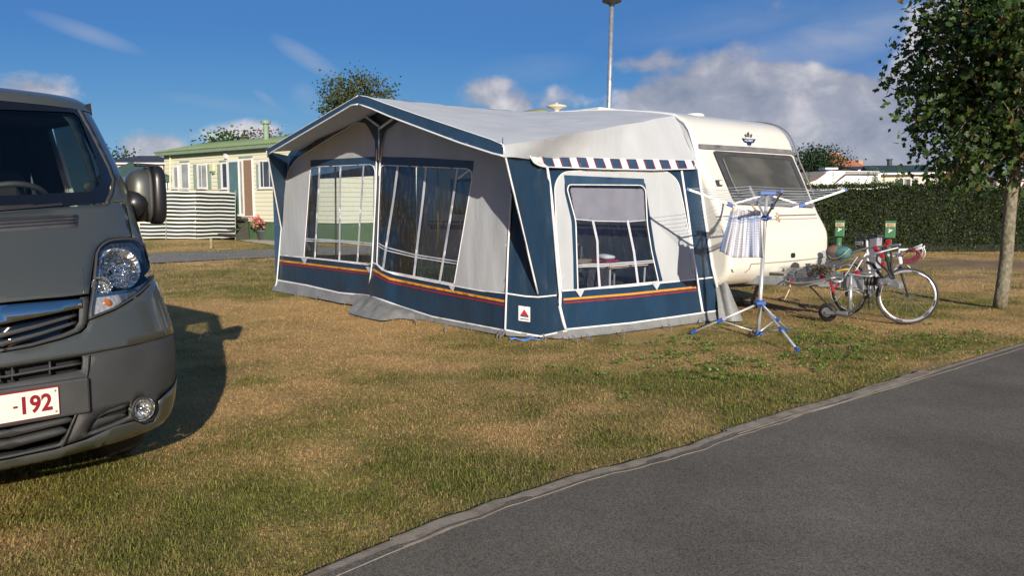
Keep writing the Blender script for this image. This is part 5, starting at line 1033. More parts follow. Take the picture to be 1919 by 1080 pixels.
# ================================================================ bike rack, road bicycle, oddments
m_red = mat('red plastic', (.33, .016, .028), .45, var=.15); m_gal = mat('rack tube', (.30, .31, .32), .42, .6, var=.15, vs=14); m_white = mat('white frame paint', (.72, .72, .72), .25, coat=.5, var=.03)
PC = lambda x, y, l: PL(x, y, CV(0, l, 0), N_dir)
rk = thing('bike_rack', 'grey tubular bike rack with red straps mounted on the caravan drawbar', 'bike rack', CV(.75, 1.0, .52))
def tb(name, P, r, m, n=8, k=5): return MB().tube(crv([PC(*q) for q in P], k), r, n).build(name, m, rk, smooth=True)
tb('support_arm', [(1553, 491, 1.15), (1590, 477, 1.12), (1624, 465.5, 1.1), (1640, 463.5, 1.1), (1665, 461, 1.1), (1688, 458.5, 1.1)], .0145, m_gal, 10); tb('support_arm', [(1562, 504, .85), (1605, 489, .85), (1640, 476, .88), (1660, 470, .95), (1684, 464, 1.05)], .013, m_gal, 10)
tb('riser', [(1490, 530, .72), (1489, 514, .74), (1495, 505, .8), (1512, 501.5, .9), (1550, 497, 1.0)], .015, m_gal, 10)
tb('wheel_tray', [(1511, 521, .95), (1487, 521.5, .9), (1472, 526, .72), (1486, 531, .6), (1515, 530, .58), (1536, 526, .6), (1560, 521, .62)], .0125, m_gal); tb('wheel_tray', [(1512, 522, .95), (1545, 517, .98), (1600, 511, 1.02), (1650, 505, 1.05)], .0125, m_gal)
tb('wheel_tray', [(1560, 526, .62), (1558, 522, .68), (1568, 520.5, .72), (1578, 522, .68), (1577, 527, .62), (1566, 528.5, .58), (1560, 526, .62)], .010, m_wal); tb('wheel_tray', [(1590, 514, .62), (1606, 516, .6), (1628, 518, .6), (1635, 516.5, .64), (1630, 513, .72), (1612, 512, .78)], .010, m_wal)  # first small loop in paler metal: sunlit white put into its colour
MB().bar(PC(1583, 517, .75), PC(1606, 481, .85), .035, .008).build('stay', m_gal, rk); MB().bar(PC(1585, 540, 1.08), PC(1590, 515, 1.08), .05, .05).build('post', m_gal, rk); MB().boxa(CV(.62, 1.08, .585), U_ * .34, N_dir * .05, Z_ * .02).build('base_rail', m_gal, rk)
tb('clamp_arm', [(1654, 464, 1.02), (1664, 490, .98), (1668, 508, .95), (1673, 522, .9)], .018, m_blk); tb('clamp_arm', [(1668, 466, 1.02), (1671, 485, .98), (1671, 505, .95), (1676, 522, .9)], .014, m_blk); tb('clamp_arm', [(1645, 477, .9), (1643, 488, .85), (1650, 497, .82), (1662, 507, .8), (1671, 523, .8)], .012, m_blk)
for x, y, l, w, h, a in [(1484, 529.5, .62, .05, .045, 0), (1517, 515, .7, .05, .04, .5), (1541, 519, .65, .055, .045, -.4), (1559, 537, .6, .03, .11, .35), (1568, 535, .6, .02, .04, 0), (1641, 466, 1.08, .05, .06, .5), (1646, 474, .95, .035, .06, -.2), (1653, 479, .9, .05, .05, .4), (1665, 453, 1.1, .06, .05, .2), (1662, 460, 1.1, .07, .03, -.3), (1606, 511, .75, .055, .05, .6), (1655, 495, .85, .04, .045, .4), (1583, 513, .8, .03, .03, 0), (1575, 505, .95, .02, .025, 0)]:
    c_ = PC(x, y, l); e1 = U_ * math.cos(a) + Z_ * math.sin(a); e2 = np.cross(N_dir, e1)
    MB().boxa(c_, e1 * w / 2, e2 * h / 2, N_dir * .012).boxa(c_ + e2 * h * .35, e1 * w * .3, e2 * h * .3, N_dir * .02).build('strap', m_red, rk, bevel=.004)
tb('yellow_strap', [(1567, 508, .7), (1582, 505.5, .72), (1590, 504.5, .75)], .009, mat('yellow webbing', (.55, .36, .03), .7), 6)
# bicycle
HB = nrm(A3(.30, -.95, 0)); WB = nrm(A3(.92, -.40, 0)); Rc = A3(4.36, 10.30, 0); Fc = A3(4.655, 9.373, 0); RW = .335
m_tyre = mat('tyre', (.02, .02, .021), .65, var=.2, vs=20, bump=.2, bs=90); m_rimw = mat('rim silver', (.62, .62, .62), .3, .7, var=.1)
bk = thing('road_bicycle', 'white racing bicycle with red and black bar tape leaning behind the caravan drawbar', 'bicycle', (Rc + Fc) / 2)
def wheel(ct, d, name='wheel'):
    ax = nrm(np.cross(d, Z_)); w_ = MB().torus(ct, ax, RW - .012, .0125, 56, 8).build('wheel', m_tyre, bk, smooth=True)
    P = [(RW - .026, -.010), (RW - .050, -.009), (RW - .058, 0), (RW - .050, .009), (RW - .026, .010), (RW - .022, 0)]
    MB().lathe(P + [P[0]], ct, ax, 56).build('rim', m_rimw, w_, smooth=True)
    x, y, _ = frame_of(ax)
    md, mr2 = MB(), MB()
    for k in range(12):
        a = 2 * math.pi * (k + .3) / 12
        if k % 3 == 0: continue
        for q in range(5):
            b0 = a + q * .05; e0, e1 = (math.cos(b0) * x + math.sin(b0) * y), (math.cos(b0 + .05) * x + math.sin(b0 + .05) * y)
            for s in (-1, 1): (mr2 if k % 6 == 1 and q > 2 else md).add([ct + e0 * (RW - .031) + ax * .0112 * s, ct + e1 * (RW - .031) + ax * .0112 * s, ct + e1 * (RW - .047) + ax * .0112 * s, ct + e0 * (RW - .047) + ax * .0112 * s], [(0, 1, 2, 3)])
    md.build('rim_decal', m_blk, w_); mr2.build('rim_decal', m_red, w_)
    sp = MB()
    for k in range(14):
        a = 2 * math.pi * (k + .5) / 14; e0 = math.cos(a) * x + math.sin(a) * y; sp.cyl(ct + ax * (.03 if k % 2 else -.03) + e0 * .02, ct + e0 * (RW - .055), .0018, n=4)
    sp.build('spokes', m_alu, w_); MB().cyl(ct - ax * .055, ct + ax * .055, .017, n=10).build('hub', m_blk, w_); MB().ell(ct - ax * .06, ax * .012, x * .014, y * .014, 8, 6).build('skewer', m_red, w_)
rA, fA = Rc + Z_ * RW, Fc + Z_ * RW; wheel(rA, HB); wheel(fA, WB)
hb = fA * A3(1, 1, 0) - HB * .115 + Z_ * .675; ht = hb - HB * .04 + Z_ * .165; bb = Rc + HB * .41 + Z_ * .275; sc_ = Rc + HB * .30 + Z_ * .80; SB = np.cross(HB, Z_)
fr = MB().tube([sc_ - Z_ * .03, ht - Z_ * .03], .017, 10).tube([hb + Z_ * .03, bb], .022, 10).tube([bb, sc_ + Z_ * .02], .0175, 10).tube([hb, ht], .024, 12)
for s in (-1, 1): fr.tube([bb + SB * .03 * s, rA + SB * .062 * s], .010, 8).tube([sc_ + SB * .02 * s, rA + SB * .062 * s], .008, 8)
fr.build('frame', m_white, bk, smooth=True)
WS = np.cross(WB, Z_)
for s in (-1, 1): MB().tube([hb - Z_ * .01, hb + WS * .045 * s - Z_ * .05, fA + WB * .01 + WS * .05 * s], [.018, .015, .010], 8).build('fork_blade', m_blk, bk, smooth=True)
MB().tube([sc_, sc_ - HB * .02 + Z_ * .18], .0135, 8).build('seat_post', m_white, bk, smooth=True)
sd = sc_ - HB * .03 + Z_ * .205; MB().ell(sd - HB * .06, HB * .10, SB * .07, Z_ * .022, 16, 8, .8).ell(sd + HB * .06, HB * .10, SB * .022, Z_ * .018, 12, 8).build('saddle', m_blk, bk, smooth=True)
MB().ell(sd - HB * .10 - Z_ * .085, HB * .07, SB * .05, Z_ * .05, 14, 8, .7).build('saddle_bag', m_dkp, bk, smooth=True)
for z in (-.07, -.095): MB().torus(sd - HB * .10 + Z_ * z, Z_, .062, .003, 24, 5).build('reflective_piping', m_tape, bk)
st = ht + WB * .095 + Z_ * .035; MB().tube([ht - Z_ * .01, ht + Z_ * .035, st], .017, 10).build('stem', m_white, bk, smooth=True)
bar = [st + WS * t for t in np.linspace(-.13, .13, 7)]; MB().tube(bar, .013, 8).build('handlebar', m_white, bk, smooth=True)
for s in (-1, 1):
    o = st + WS * .2 * s
    P = crv([st + WS * .12 * s, st + WS * .19 * s + WB * .02, o + WB * .075 + Z_ * .005, o + WB * .115 - Z_ * .035, o + WB * .10 - Z_ * .085, o + WB * .05 - Z_ * .12, o - WB * .02 - Z_ * .13, o - WB * .06 - Z_ * .13], 7)
    dr = MB().tube(P, .0155, 8).build('drop_bar', m_crim, bk, smooth=True)
    cr_ = MB()
    for k in range(2, len(P) - 1, 2): cr_.cyl(P[k] - (P[k + 1] - P[k]) * .22, P[k] + (P[k + 1] - P[k]) * .25, .0168, n=8)
    cr_.build('bar_tape', m_blk, dr)
    lv_ = o + WB * .085 + Z_ * .01; MB().tube([lv_ - WB * .02, lv_ + WB * .05 + Z_ * .03, lv_ + WB * .075 + Z_ * .05], [.014, .015, .010], 8).build('brake_hood', m_white, dr, smooth=True); MB().tube(crv([lv_ + WB * .065 + Z_ * .03, lv_ + WB * .085 - Z_ * .03, lv_ + WB * .065 - Z_ * .10], 4), .006, 6).build('brake_lever', m_wal, dr, smooth=True)
ck = bb + SB * .05; MB().torus(ck, SB, .085, .006, 28, 6).cyl(ck, ck + SB * .012, .03).build('chainring', m_dkp, bk); MB().bar(ck, ck + A3(0, 0, -.17) + HB * .03, .012, .018).bar(ck - SB * .1, ck - SB * .1 + A3(0, 0, .17) - HB * .03, .012, .018).build('crank', m_dkp, bk)
MB().ell(rA + SB * .05 - Z_ * .06 + HB * .02, HB * .03, SB * .012, Z_ * .05, 10, 6).build('derailleur', m_blk, bk)
MB().tube(crv([lv_ + WB * .03, lv_ + WB * .06 + Z_ * .06, ht + WB * .1 + Z_ * .02, ht - HB * .02 - Z_ * .1], 5), .004, 5).build('cable', m_blk, bk, smooth=True); MB().tube(crv([hb + WB * .06 + Z_ * .02, hb + WB * .10 - Z_ * .02, hb + WB * .05 - Z_ * .06], 4), .01, 6).build('brake', m_steel, bk, smooth=True)
# cap-like cloth bag
bo = PC(1572, 474, 1.12); bg_ = thing('cloth_bag', 'brown and teal cloth bag with yellow piping lying on the bike rack', 'bag', bo - Z_ * .12)
m_brn = mat('brown cloth', (.17, .10, .065), .85, vs=10, var=.2, bump=.5, bs=18); m_teal = mat('teal cloth', (.05, .16, .17), .8, vs=10, var=.2, bump=.5, bs=18)
def lump(c, ax, ay, az, seed):
    m_ = MB().ell(c, ax, ay, az, 22, 14, .9); m_.v = [tuple(np.array(v) + .018 * np.array(mn.noise_vector(Vector(v) * 7 + Vector((seed, 0, 0))))) for v in m_.v]; return m_
lump(bo - U_ * .035 - Z_ * .005, U_ * .115, N_dir * .11, Z_ * .098, 1).build('brown_panel', m_brn, bg_, smooth=True); lump(bo + U_ * .045 + Z_ * .0, U_ * .10, N_dir * .10, Z_ * .088, 5).build('teal_panel', m_teal, bg_, smooth=True)
MB().tube(crv([PC(1552, 479, .99), PC(1561, 485, .98), PC(1576, 480, .98), PC(1592, 466.5, 1.0)], 6), .005, 6).build('piping', mat('yellow piping', (.55, .45, .05), .6), bg_, smooth=True)
# clear tub of shells
to = PC(1537, 506, .66); tu = thing('plastic_tub', 'clear plastic tub with its lid open, full of dark shells, on the rack tubes', 'tub', to - Z_ * .06)
m_clr = film('clear plastic', (.86, .88, .88), refl=.06, rough=.08, bump=.3, bs=14, dens=.10)
V = []; 
for z, k in ((-.065, .82), (-.02, .93), (.06, 1.0), (.066, 1.05)):
    for t in range(20): a = 2 * math.pi * t / 20; sg = lambda q: math.copysign(abs(q) ** .6, q); V.append(to + U_ * .165 * k * sg(math.cos(a)) + N_dir * .11 * k * sg(math.sin(a)) + Z_ * z)
link('wall', V, [(j * 20 + i, j * 20 + (i + 1) % 20, (j + 1) * 20 + (i + 1) % 20, (j + 1) * 20 + i) for j in range(3) for i in range(20)] + [tuple(range(20))[::-1]], m_clr, tu, smooth=True)
l0 = to + N_dir * .1 + Z_ * .066; MB().boxa(l0 + U_ * .04 + N_dir * .05 + Z_ * .055, U_ * .15 - Z_ * .02, N_dir * .07 + Z_ * .075, nrm(N_dir * -.7 + Z_ * .7) * .004).build('lid', m_clr, tu, bevel=.01)
sh = MB()
for i in range(170):
    a = random.random() * 6.28; r = math.sqrt(random.random()) * .95; p = to + U_ * .14 * r * math.cos(a) + N_dir * .09 * r * math.sin(a) + Z_ * (-.05 + .11 * random.random()); d = nrm(RS.randn(3)); x, y, _ = frame_of(d); sh.ell(p, x * .019, y * .011, d * .006, 7, 4)
sho = sh.build('shells', mat('mussel shell', (.02, .018, .02), .35, vs=60, var=.5, col2=(.22, .17, .10)), None, smooth=True, loc=to); tag(sho, 'dark mussel shells heaped inside the clear plastic tub', 'shells', kind='stuff')
# grey container behind the bicycle
gb = thing('plastic_container', 'narrow grey plastic container standing on the ground behind the bicycle saddle', 'container', A3(PY(1640, 470, 12.6)[0], 12.6, 0))
c_ = PY(1640, 470, 12.6); MB().box(A3(c_[0], 12.6, .45), (.125, .16, .9), .5).build('body', mat('light grey plastic', (.30, .30, .34), .5, var=.08), gb, bevel=.02); MB().box(A3(c_[0], 12.6, .92), (.15, .18, .04), .5).build('lid', m_dkp, gb, bevel=.01)
# green service posts with number plates
m_grn = mat('green enamel', (.05, .16, .07), .45, vs=6, var=.15, dirt=((.03, .09, .04), 12, .6)); m_lab = mat('label beige', (.58, .40, .25), .5, var=.06)
def post(x, y, w, h, txt, label, Y=20.5):
    o = PY(x, y, Y); s = Y / 1500; p = thing('service_post', label, 'service post', A3(o[0], Y, 0), 'green service posts along the hedge')
    hw, hh_ = w * s / 2, h * s / 2; rz = -.42; ex = A3(math.cos(rz), math.sin(rz), 0); ey = A3(-ex[1], ex[0], 0)
    bx = MB().boxa(o, ex * hw * .82, ey * .16, Z_ * hh_).build('box', m_grn, p, bevel=.015); MB().boxa(o + Z_ * (hh_ + .012), ex * (hw * .82 + .012), ey * .172, Z_ * .014).build('lid', m_grn, bx, bevel=.005)
    MB().cyl(A3(o[0] - .02, Y, 0), A3(o[0] - .02, Y, o[2] - hh_), .075).build('stem', m_grn, p, smooth=True)
    f_ = o - ey * .164; MB().boxa(f_ + Z_ * (hh_ - .075), ex * (hw * .74), ey * .004, Z_ * .045).build('label_plate', m_lab, bx); text('number', txt, .10, f_ + Z_ * (hh_ - .077) - ey * .006, ex, Z_, m_blk, bx, .001)
    mw = MB(); 
    for a in (.5, 2.2, 3.9): mw.bar(f_ - ey * .005 - Z_ * .02, f_ - ey * .006 - Z_ * .02 + (ex * math.cos(a) + Z_ * math.sin(a)) * .055, .012, .03)
    mw.build('tap_sticker', m_white, bx)
post(1574, 429, 20, 28, 'B01', 'green service post numbered B01, nearest the caravan nose'); post(1668, 431, 22, 30, 'B02', 'green service post numbered B02, behind the bicycle handlebar')
# loose things by and inside the awning
bs_ = G(985, 638); cl_ = MB(); 
for i in range(7): cl_.add([bs_ + A3(.32 * (i / 6 - .5) + .0, .02 * math.sin(i * 2.1) + .06 * k, .012 + .012 * math.sin(i * 1.7 + k)) for k in (0, 1)], [])
cl_.f = [(2 * i, 2 * i + 2, 2 * i + 3, 2 * i + 1) for i in range(6)]; o = cl_.build('cloth_scrap', mat('blue cloth', (.08, .22, .55), .8, var=.2), None, loc=bs_); s_ = o.modifiers.new('t', 'SOLIDIFY'); s_.thickness = .01; tag(o, 'scrap of bright blue cloth on the grass at the awning corner', 'cloth')
ti = thing('camping_table', 'white topped camping table inside the awning behind the side window', 'table', CV(-.9, -1.25, 0)); tz = .70
m_ttop = mat('table top', (.55, .45, .33), .5, var=.1); MB().boxa(CV(-.9, -1.2, tz), U_ * .55, N_dir * .35, Z_ * .015).build('table_top', m_ttop, ti, bevel=.005)
for a in (-.5, .5):
    for b in (-.3, .3): MB().cyl(CV(-.9 + a * .95, -1.2 + b * .95, 0), CV(-.9 + a, -1.2 + b, tz), .013, n=8).build('leg', m_wal, ti)
tr = thing('tray', 'red tray with a pale heap of washing up on the camping table', 'tray', CV(-.75, -1.2, tz + .02)); MB().boxa(CV(-.75, -1.2, tz + .045), U_ * .13, N_dir * .12, Z_ * .014).build('base', m_crim, tr, bevel=.01); lump(CV(-.75, -1.2, tz + .09), U_ * .11, N_dir * .09, Z_ * .035, 3).build('contents', m_tape, tr, smooth=True)
cc = thing('folding_chair', 'black folding camping chair inside the awning, by the side window', 'chair', CV(-.9, -1.6, 0)); m_cf = mat('black fabric', (.03, .027, .032), .9, var=.3, vs=8, bump=.4, bs=10)
ctp = PL(1122, 503, CV(0, -1.75, 0), N_dir); cS = np.dot(ctp - S_, U_); b1 = ctp + U_ * .0; b0 = CV(cS - .12, -1.6, .45); n_ = 8; v = []
for j in range(n_ + 1):
    for i in range(n_ + 1): s, t = i / n_ - .5, j / n_; v.append(b0 + (b1 - b0) * t + (N_dir * .5 - U_ * .1) * s * (1 - .25 * t * t) + U_ * (.05 * math.sin(math.pi * (s + .5))))
MB().add(v, [(j * (n_ + 1) + i, j * (n_ + 1) + i + 1, (j + 1) * (n_ + 1) + i + 1, (j + 1) * (n_ + 1) + i) for j in range(n_) for i in range(n_)]).build('backrest', m_cf, cc, smooth=True)
MB().boxa(CV(cS - .34, -1.6, .43), U_ * .24, N_dir * .24, Z_ * .02).build('seat', m_cf, cc, bevel=.015)
for a, b in ((-.72, -.23), (-.72, .23), (-.26, -.23), (-.26, .23)): MB().cyl(CV(a + cS + .14, -1.6 + b, 0), CV(a + cS + .14, -1.6 + b, .62), .012, n=8).build('leg', m_alu, cc)
for b in (-.25, .25): MB().bar(CV(cS - .6, -1.6 + b, .63), CV(cS - .1, -1.6 + b, .65), .04, .02).build('armrest', m_blk, cc)
cr2 = thing('crate', 'bright blue plastic crate on the floor inside the awning', 'crate', CV(-.75, -2.35, 0)); mcr = mat('crate blue', (.02, .22, .55), .5, var=.15)
for a in range(-2, 3):
    MB().boxa(CV(-.75 + a * .09, -2.52, .2), U_ * .012, N_dir * .008, Z_ * .2).build('slat', mcr, cr2)
for z in (.06, .16, .27, .38): MB().boxa(CV(-.75, -2.52, z), U_ * .24, N_dir * .006, Z_ * .016).build('rail', mcr, cr2)
MB().boxa(CV(-.75, -2.35, .1), U_ * .22, N_dir * .15, Z_ * .09).build('base', mcr, cr2, bevel=.01)
MB().boxa(CV(-.75, -2.2, .25), U_ * .24, N_dir * .008, Z_ * .15).build('back', mcr, cr2)
gsm = mat('groundsheet', (.06, .065, .06), .8, var=.3, vs=3); gp = [CV(-6, -2.3, .012), CV(-.42, -2.3, .012), CV(-.3, -.1, .012), CV(-6, -.1, .012)]
tag(MB().prism([p - Z_ * .006 for p in gp], Z_ * .008).build('groundsheet', gsm, None, loc=gp[0]), 'dark groundsheet spread on the grass inside the awning', 'groundsheet')
# ================================================================ left: mobile home, chalet, gazebo, windbreak
m_clad, nt_, b_ = newmat('cream lap boards'); N_ = nt_.nodes; tc_ = N_.new('ShaderNodeTexCoord'); sx_ = N_.new('ShaderNodeSeparateXYZ'); sock(nt_, tc_.outputs['Object'], sx_.inputs[0])
def saw(nt, src, per, off=0.):
    a = nt.nodes.new('ShaderNodeMath'); a.operation = 'MULTIPLY_ADD'; sock(nt, src, a.inputs[0]); a.inputs[1].default_value = 1 / per; a.inputs[2].default_value = off
    f = nt.nodes.new('ShaderNodeMath'); f.operation = 'FRACT'; sock(nt, a.outputs[0], f.inputs[0]); return f.outputs[0]
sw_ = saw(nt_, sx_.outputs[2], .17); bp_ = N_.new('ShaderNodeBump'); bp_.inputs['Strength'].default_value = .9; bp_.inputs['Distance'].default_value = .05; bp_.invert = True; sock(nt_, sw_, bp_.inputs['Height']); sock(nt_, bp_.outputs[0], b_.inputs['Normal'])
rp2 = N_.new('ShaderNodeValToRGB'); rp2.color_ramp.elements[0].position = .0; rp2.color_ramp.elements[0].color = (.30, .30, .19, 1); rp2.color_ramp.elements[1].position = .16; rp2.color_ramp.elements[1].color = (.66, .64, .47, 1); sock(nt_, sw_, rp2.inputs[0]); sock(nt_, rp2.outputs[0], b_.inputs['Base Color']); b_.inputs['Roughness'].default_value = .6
m_groof = mat('green metal roof', (.21, .28, .125), .5, vs=1.5, var=.12, dirt=((.15, .20, .09), 3, .6)); m_gtrim = mat('sage trim', (.19, .27, .19), .6, var=.08); m_skirt = mat('green skirting', (.07, .125, .06), .6, var=.12, vs=2)
m_wfr = mat('white window frame', (.72, .72, .70), .4, var=.03); m_shut = mat('sage shutter', (.24, .31, .25), .6, var=.08)
m_glass = mat('window glass dark', (.05, .06, .065), .05, var=.5, vs=1.2, spec=.6); m_glassb = mat('window with pale blind', (.30, .31, .29), .12, var=.3, vs=1.5, spec=.6); m_teal2 = mat('frosted door glass', (.09, .17, .17), .2, var=.15, vs=2); m_curt = mat('brown bead curtain', (.24, .15, .095), .9, var=.25, vs=18, stretch=(8, 8, .4)); m_wd = mat('dark deck wood', (.05, .05, .035), .8, var=.3, vs=8)
Hd = 32.; H1 = PY(500, 449, Hd); H0 = PY(310, 449, 37.); hu = nrm((H1 - H0) * A3(1, 1, 0)); hn = A3(hu[1], -hu[0], 0); hn = hn if np.dot(hn, C0 - H1) > 0 else -hn; H1 = A3(H1[0], H1[1], 0)
hp = lambda off=0.: (lambda x, y: PL(x, y, H1 + hn * off, hn))
hs_ = lambda p: float(np.dot(p - H1, hu)); HC = lambda s, d, z: H1 + hu * s - hn * d + Z_ * z
s0 = hs_(hp()(309, 330)); s1 = 4.6; ze = float(hp()(498, 273)[2]); zsk = float(hp()(510, 416)[2])
mh = thing('mobile_home', 'cream boarded mobile home with a green metal roof and flue, left of the awning', 'mobile home', HC((s0 + s1) / 2, 2, 0))
MB().prism([HC(s0, 0, zsk), HC(s1, 0, zsk), HC(s1, 0, ze), HC(s0, 0, ze)], -hn * 4.4).build('wall', m_clad, mh); MB().prism([HC(s0 + .05, .06, 0), HC(s1 - .05, .06, 0), HC(s1 - .05, .06, zsk), HC(s0 + .05, .06, zsk)], -hn * 4.2).build('skirting', m_skirt, mh)
zr = ze + .62; V = []; F = []; nR = int((s1 - s0 + .7) / .055); 
for i in range(nR + 1):
    s = s0 - .35 + (s1 - s0 + .7) * i / nR; w = .022 * math.cos(s * 2 * math.pi / .24)
    for d, z in ((-.32, ze + .06), (2.2, zr), (4.72, ze + .06)): V.append(HC(s, d, z + w))
    if i: a = (i - 1) * 3; F += [(a, a + 3, a + 4, a + 1), (a + 1, a + 4, a + 5, a + 2)]
rf = link('roof', V, F, m_groof, mh, smooth=True); rf.modifiers.new('t', 'SOLIDIFY').thickness = .02
MB().prism([HC(s0 - .3, -.28, ze - .10), HC(s1 + .3, -.28, ze - .10), HC(s1 + .3, -.28, ze + .035), HC(s0 - .3, -.28, ze + .035)], -hn * .3).build('fascia', m_gtrim, mh); MB().prism([HC(s0, 0, ze), HC(s0, 2.2, zr - .03), HC(s0, 4.4, ze)], hu * .05).build('gable', m_clad, mh)
MB().prism([HC(s0, -.015, ze - .26), HC(s1, -.015, ze - .26), HC(s1, -.015, ze - .1), HC(s0, -.015, ze - .1)], -hn * .02).build('eaves_board', m_gtrim, mh)
fl0 = hp(-1.2)(499, 259); fl1 = hp(-1.2)(499.5, 226); MB().lathe([(.13, -.3), (.13, .0), (.115, .02), (.115, fl1[2] - fl0[2] - .14), (.2, fl1[2] - fl0[2] - .13), (.2, fl1[2] - fl0[2]), (0, fl1[2] - fl0[2] + .01)], fl0, n=16).build('flue', m_gtrim, rf)
MB().cyl(hp(.05)(319, 289), hp(.05)(319, 420), .04, n=8).build('downpipe', mat('pale pipe', (.6, .57, .38), .5), mh)
def hbox(name, x0, y0, x1, y1, off, th, m, parent): 
    a, b, c_, d = (hp(off)(*q) for q in ((x0, y0), (x1, y0), (x1, y1), (x0, y1))); zt, zb = (a[2] + b[2]) / 2, (c_[2] + d[2]) / 2; a[2] = b[2] = zt; c_[2] = d[2] = zb
    sa, sb = hs_(a), hs_(b); return MB().prism([HC(sa, -off, zb), HC(sb, -off, zb), HC(sb, -off, zt), HC(sa, -off, zt)], hn * th).build(name, m, parent)
def hwin(x0, y0, x1, y1, bars=(), m=None, trick=None):
    w = hbox('window', x0, y0, x1, y1, 0., .05, m_wfr, mh); xs = [x0 + 2.2] + list(bars) + [x1 - 2.2]
    for a, b in zip(xs[:-1], xs[1:]): hbox('pane', a + (.8 if a != xs[0] else 0), y0 + 3, b - (.8 if b != xs[-1] else 0), y1 - 3, .052, .006, m or m_glassb, w)
    hbox('sill', x0 - 1, y1, x1 + 1, y1 + 1.6, 0., .09, m_wfr, w)
hwin(324, 310.5, 334, 354); hwin(338, 305, 354, 355); hwin(369.8, 307, 388, 353.5, (377,), m_glassb); hwin(414.5, 304, 426.5, 354, (), m_glass); hwin(485.5, 300, 512, 353, (492.5, 504), m_glass); hwin(560, 300, 590, 353, (575,), m_glass)
for x0, x1 in ((362.5, 368.8), (389, 395.5), (407.5, 413.5), (480.5, 484.8)):
    s_ = hbox('shutter', x0, 308, x1, 354, 0., .03, m_shut, mh)
hbox('head_trim', 411, 300.5, 428, 303, 0., .03, m_gtrim, mh); hbox('head_trim', 337, 301.5, 355, 304, 0., .03, m_gtrim, mh); hbox('head_trim', 448, 293, 474, 296.5, 0., .04, m_gtrim, mh)
df = hbox('door_frame', 447.5, 297, 473.5, 406, 0., .05, m_wfr, mh); hbox('bead_curtain', 456, 300, 470.5, 404, .055, .01, m_curt, df); hbox('side_light', 449.6, 302, 452.4, 400, .052, .008, m_glassb, df)
dl = hbox('door_leaf', 425.5, 300, 448, 405, .12, .05, m_wfr, mh); hbox('pane', 428.5, 303.5, 445, 401, .175, .008, m_teal2, dl)
la = hbox('wall_lantern', 397, 308, 403, 321, .04, .12, mat('cream lantern', (.62, .58, .36), .5), mh); hbox('lantern_base', 398.5, 321, 401.5, 325, .06, .07, m_gtrim, la); hbox('vent', 422, 287, 426.5, 297, .0, .08, m_wfr, mh)
stp = thing('steps', 'dark wooden steps leading up to the mobile home door', 'steps', hp(.6)(456, 444) * A3(1, 1, 0))
zf = float(hp(.1)(458, 408)[2]); sa, sb = hs_(hp()(441, 440)), hs_(hp()(471, 440))
for i in range(4): MB().prism([HC(sa, -.12 - .17 * i, zf * (1 - i / 4.2) - .06), HC(sb, -.12 - .17 * i, zf * (1 - i / 4.2) - .06), HC(sb, -.12 - .17 * i, zf * (1 - i / 4.2)), HC(sa, -.12 - .17 * i, zf * (1 - i / 4.2))], hn * .18).build('tread', m_wd, stp)
for s in (sa, sb - .06): MB().prism([HC(s, -.10, 0), HC(s, -.68, 0), HC(s, -.68, zf * .22), HC(s, -.12, zf - .06)], hu * .05).build('stringer', m_wd, stp)
# flower pot
po = G(494, 449) + A3(0, -.6, 0); po = PY(494, 447, po[1]); po[2] = 0; k_ = po[1] / 1500. * 1.15; ptt = thing('flower_pot', 'grey plant pot with pink geraniums beside the mobile home steps', 'plant pot', po)
MB().lathe([(0, .0), (8.5 * k_, .0), (10.8 * k_, 14.5 * k_), (11.5 * k_, 14.6 * k_), (11.5 * k_, 16.5 * k_), (10.3 * k_, 16.5 * k_), (9.8 * k_, 14 * k_), (0, 14 * k_)], po, n=24).build('pot', mat('grey clay pot', (.10, .10, .11), .7, var=.15), ptt, smooth=True)
LOBE = [(0, 0), (.30, .08), (.20, .28), (.54, .50), (.24, .60), (.26, .80), (0, 1.)]
def lobed(name, P, D, size, cols, m, parent, fold=.2):
    P = np.asarray(P); n = len(P); D = D / (np.linalg.norm(D, axis=1, keepdims=True) + 1e-9); X = np.cross(D, RS.randn(n, 3)); X /= np.linalg.norm(X, axis=1, keepdims=True) + 1e-9; Nn = np.cross(D, X); s = size[:, None]; k = len(LOBE)
    L = [P + D * s * y + X * s * x + Nn * s * fold * x for x, y in LOBE] + [P + D * s * y - X * s * x + Nn * s * fold * x for x, y in LOBE[1:-1]]; nv = len(L)
    V = np.stack(L, 1).reshape(-1, 3) - wl(parent); i = (np.arange(n) * nv)[:, None]; q = np.concatenate([i + np.arange(k)[None], i + np.array([0, k - 1] + list(range(nv - 1, k - 1, -1)))[None]], 1)
    me = bpy.data.meshes.new(name); me.vertices.add(nv * n); me.vertices.foreach_set('co', V.astype(np.float32).ravel()); me.loops.add(2 * k * n); me.loops.foreach_set('vertex_index', q.astype(np.int32).ravel()); me.polygons.add(2 * n)
    me.polygons.foreach_set('loop_start', (np.arange(2 * n) * k).astype(np.int32)); me.polygons.foreach_set('loop_total', np.full(2 * n, k, np.int32)); me.update()
    at = me.color_attributes.new('col', 'FLOAT_COLOR', 'POINT'); at.data.foreach_set('color', np.repeat(np.c_[cols, np.ones(n)], nv, 0).astype(np.float32).ravel())
    o = bpy.data.objects.new(name, me); C.objects.link(o); me.materials.append(m); me.validate(); o.parent = parent; WL[o.name] = wl(parent); return o
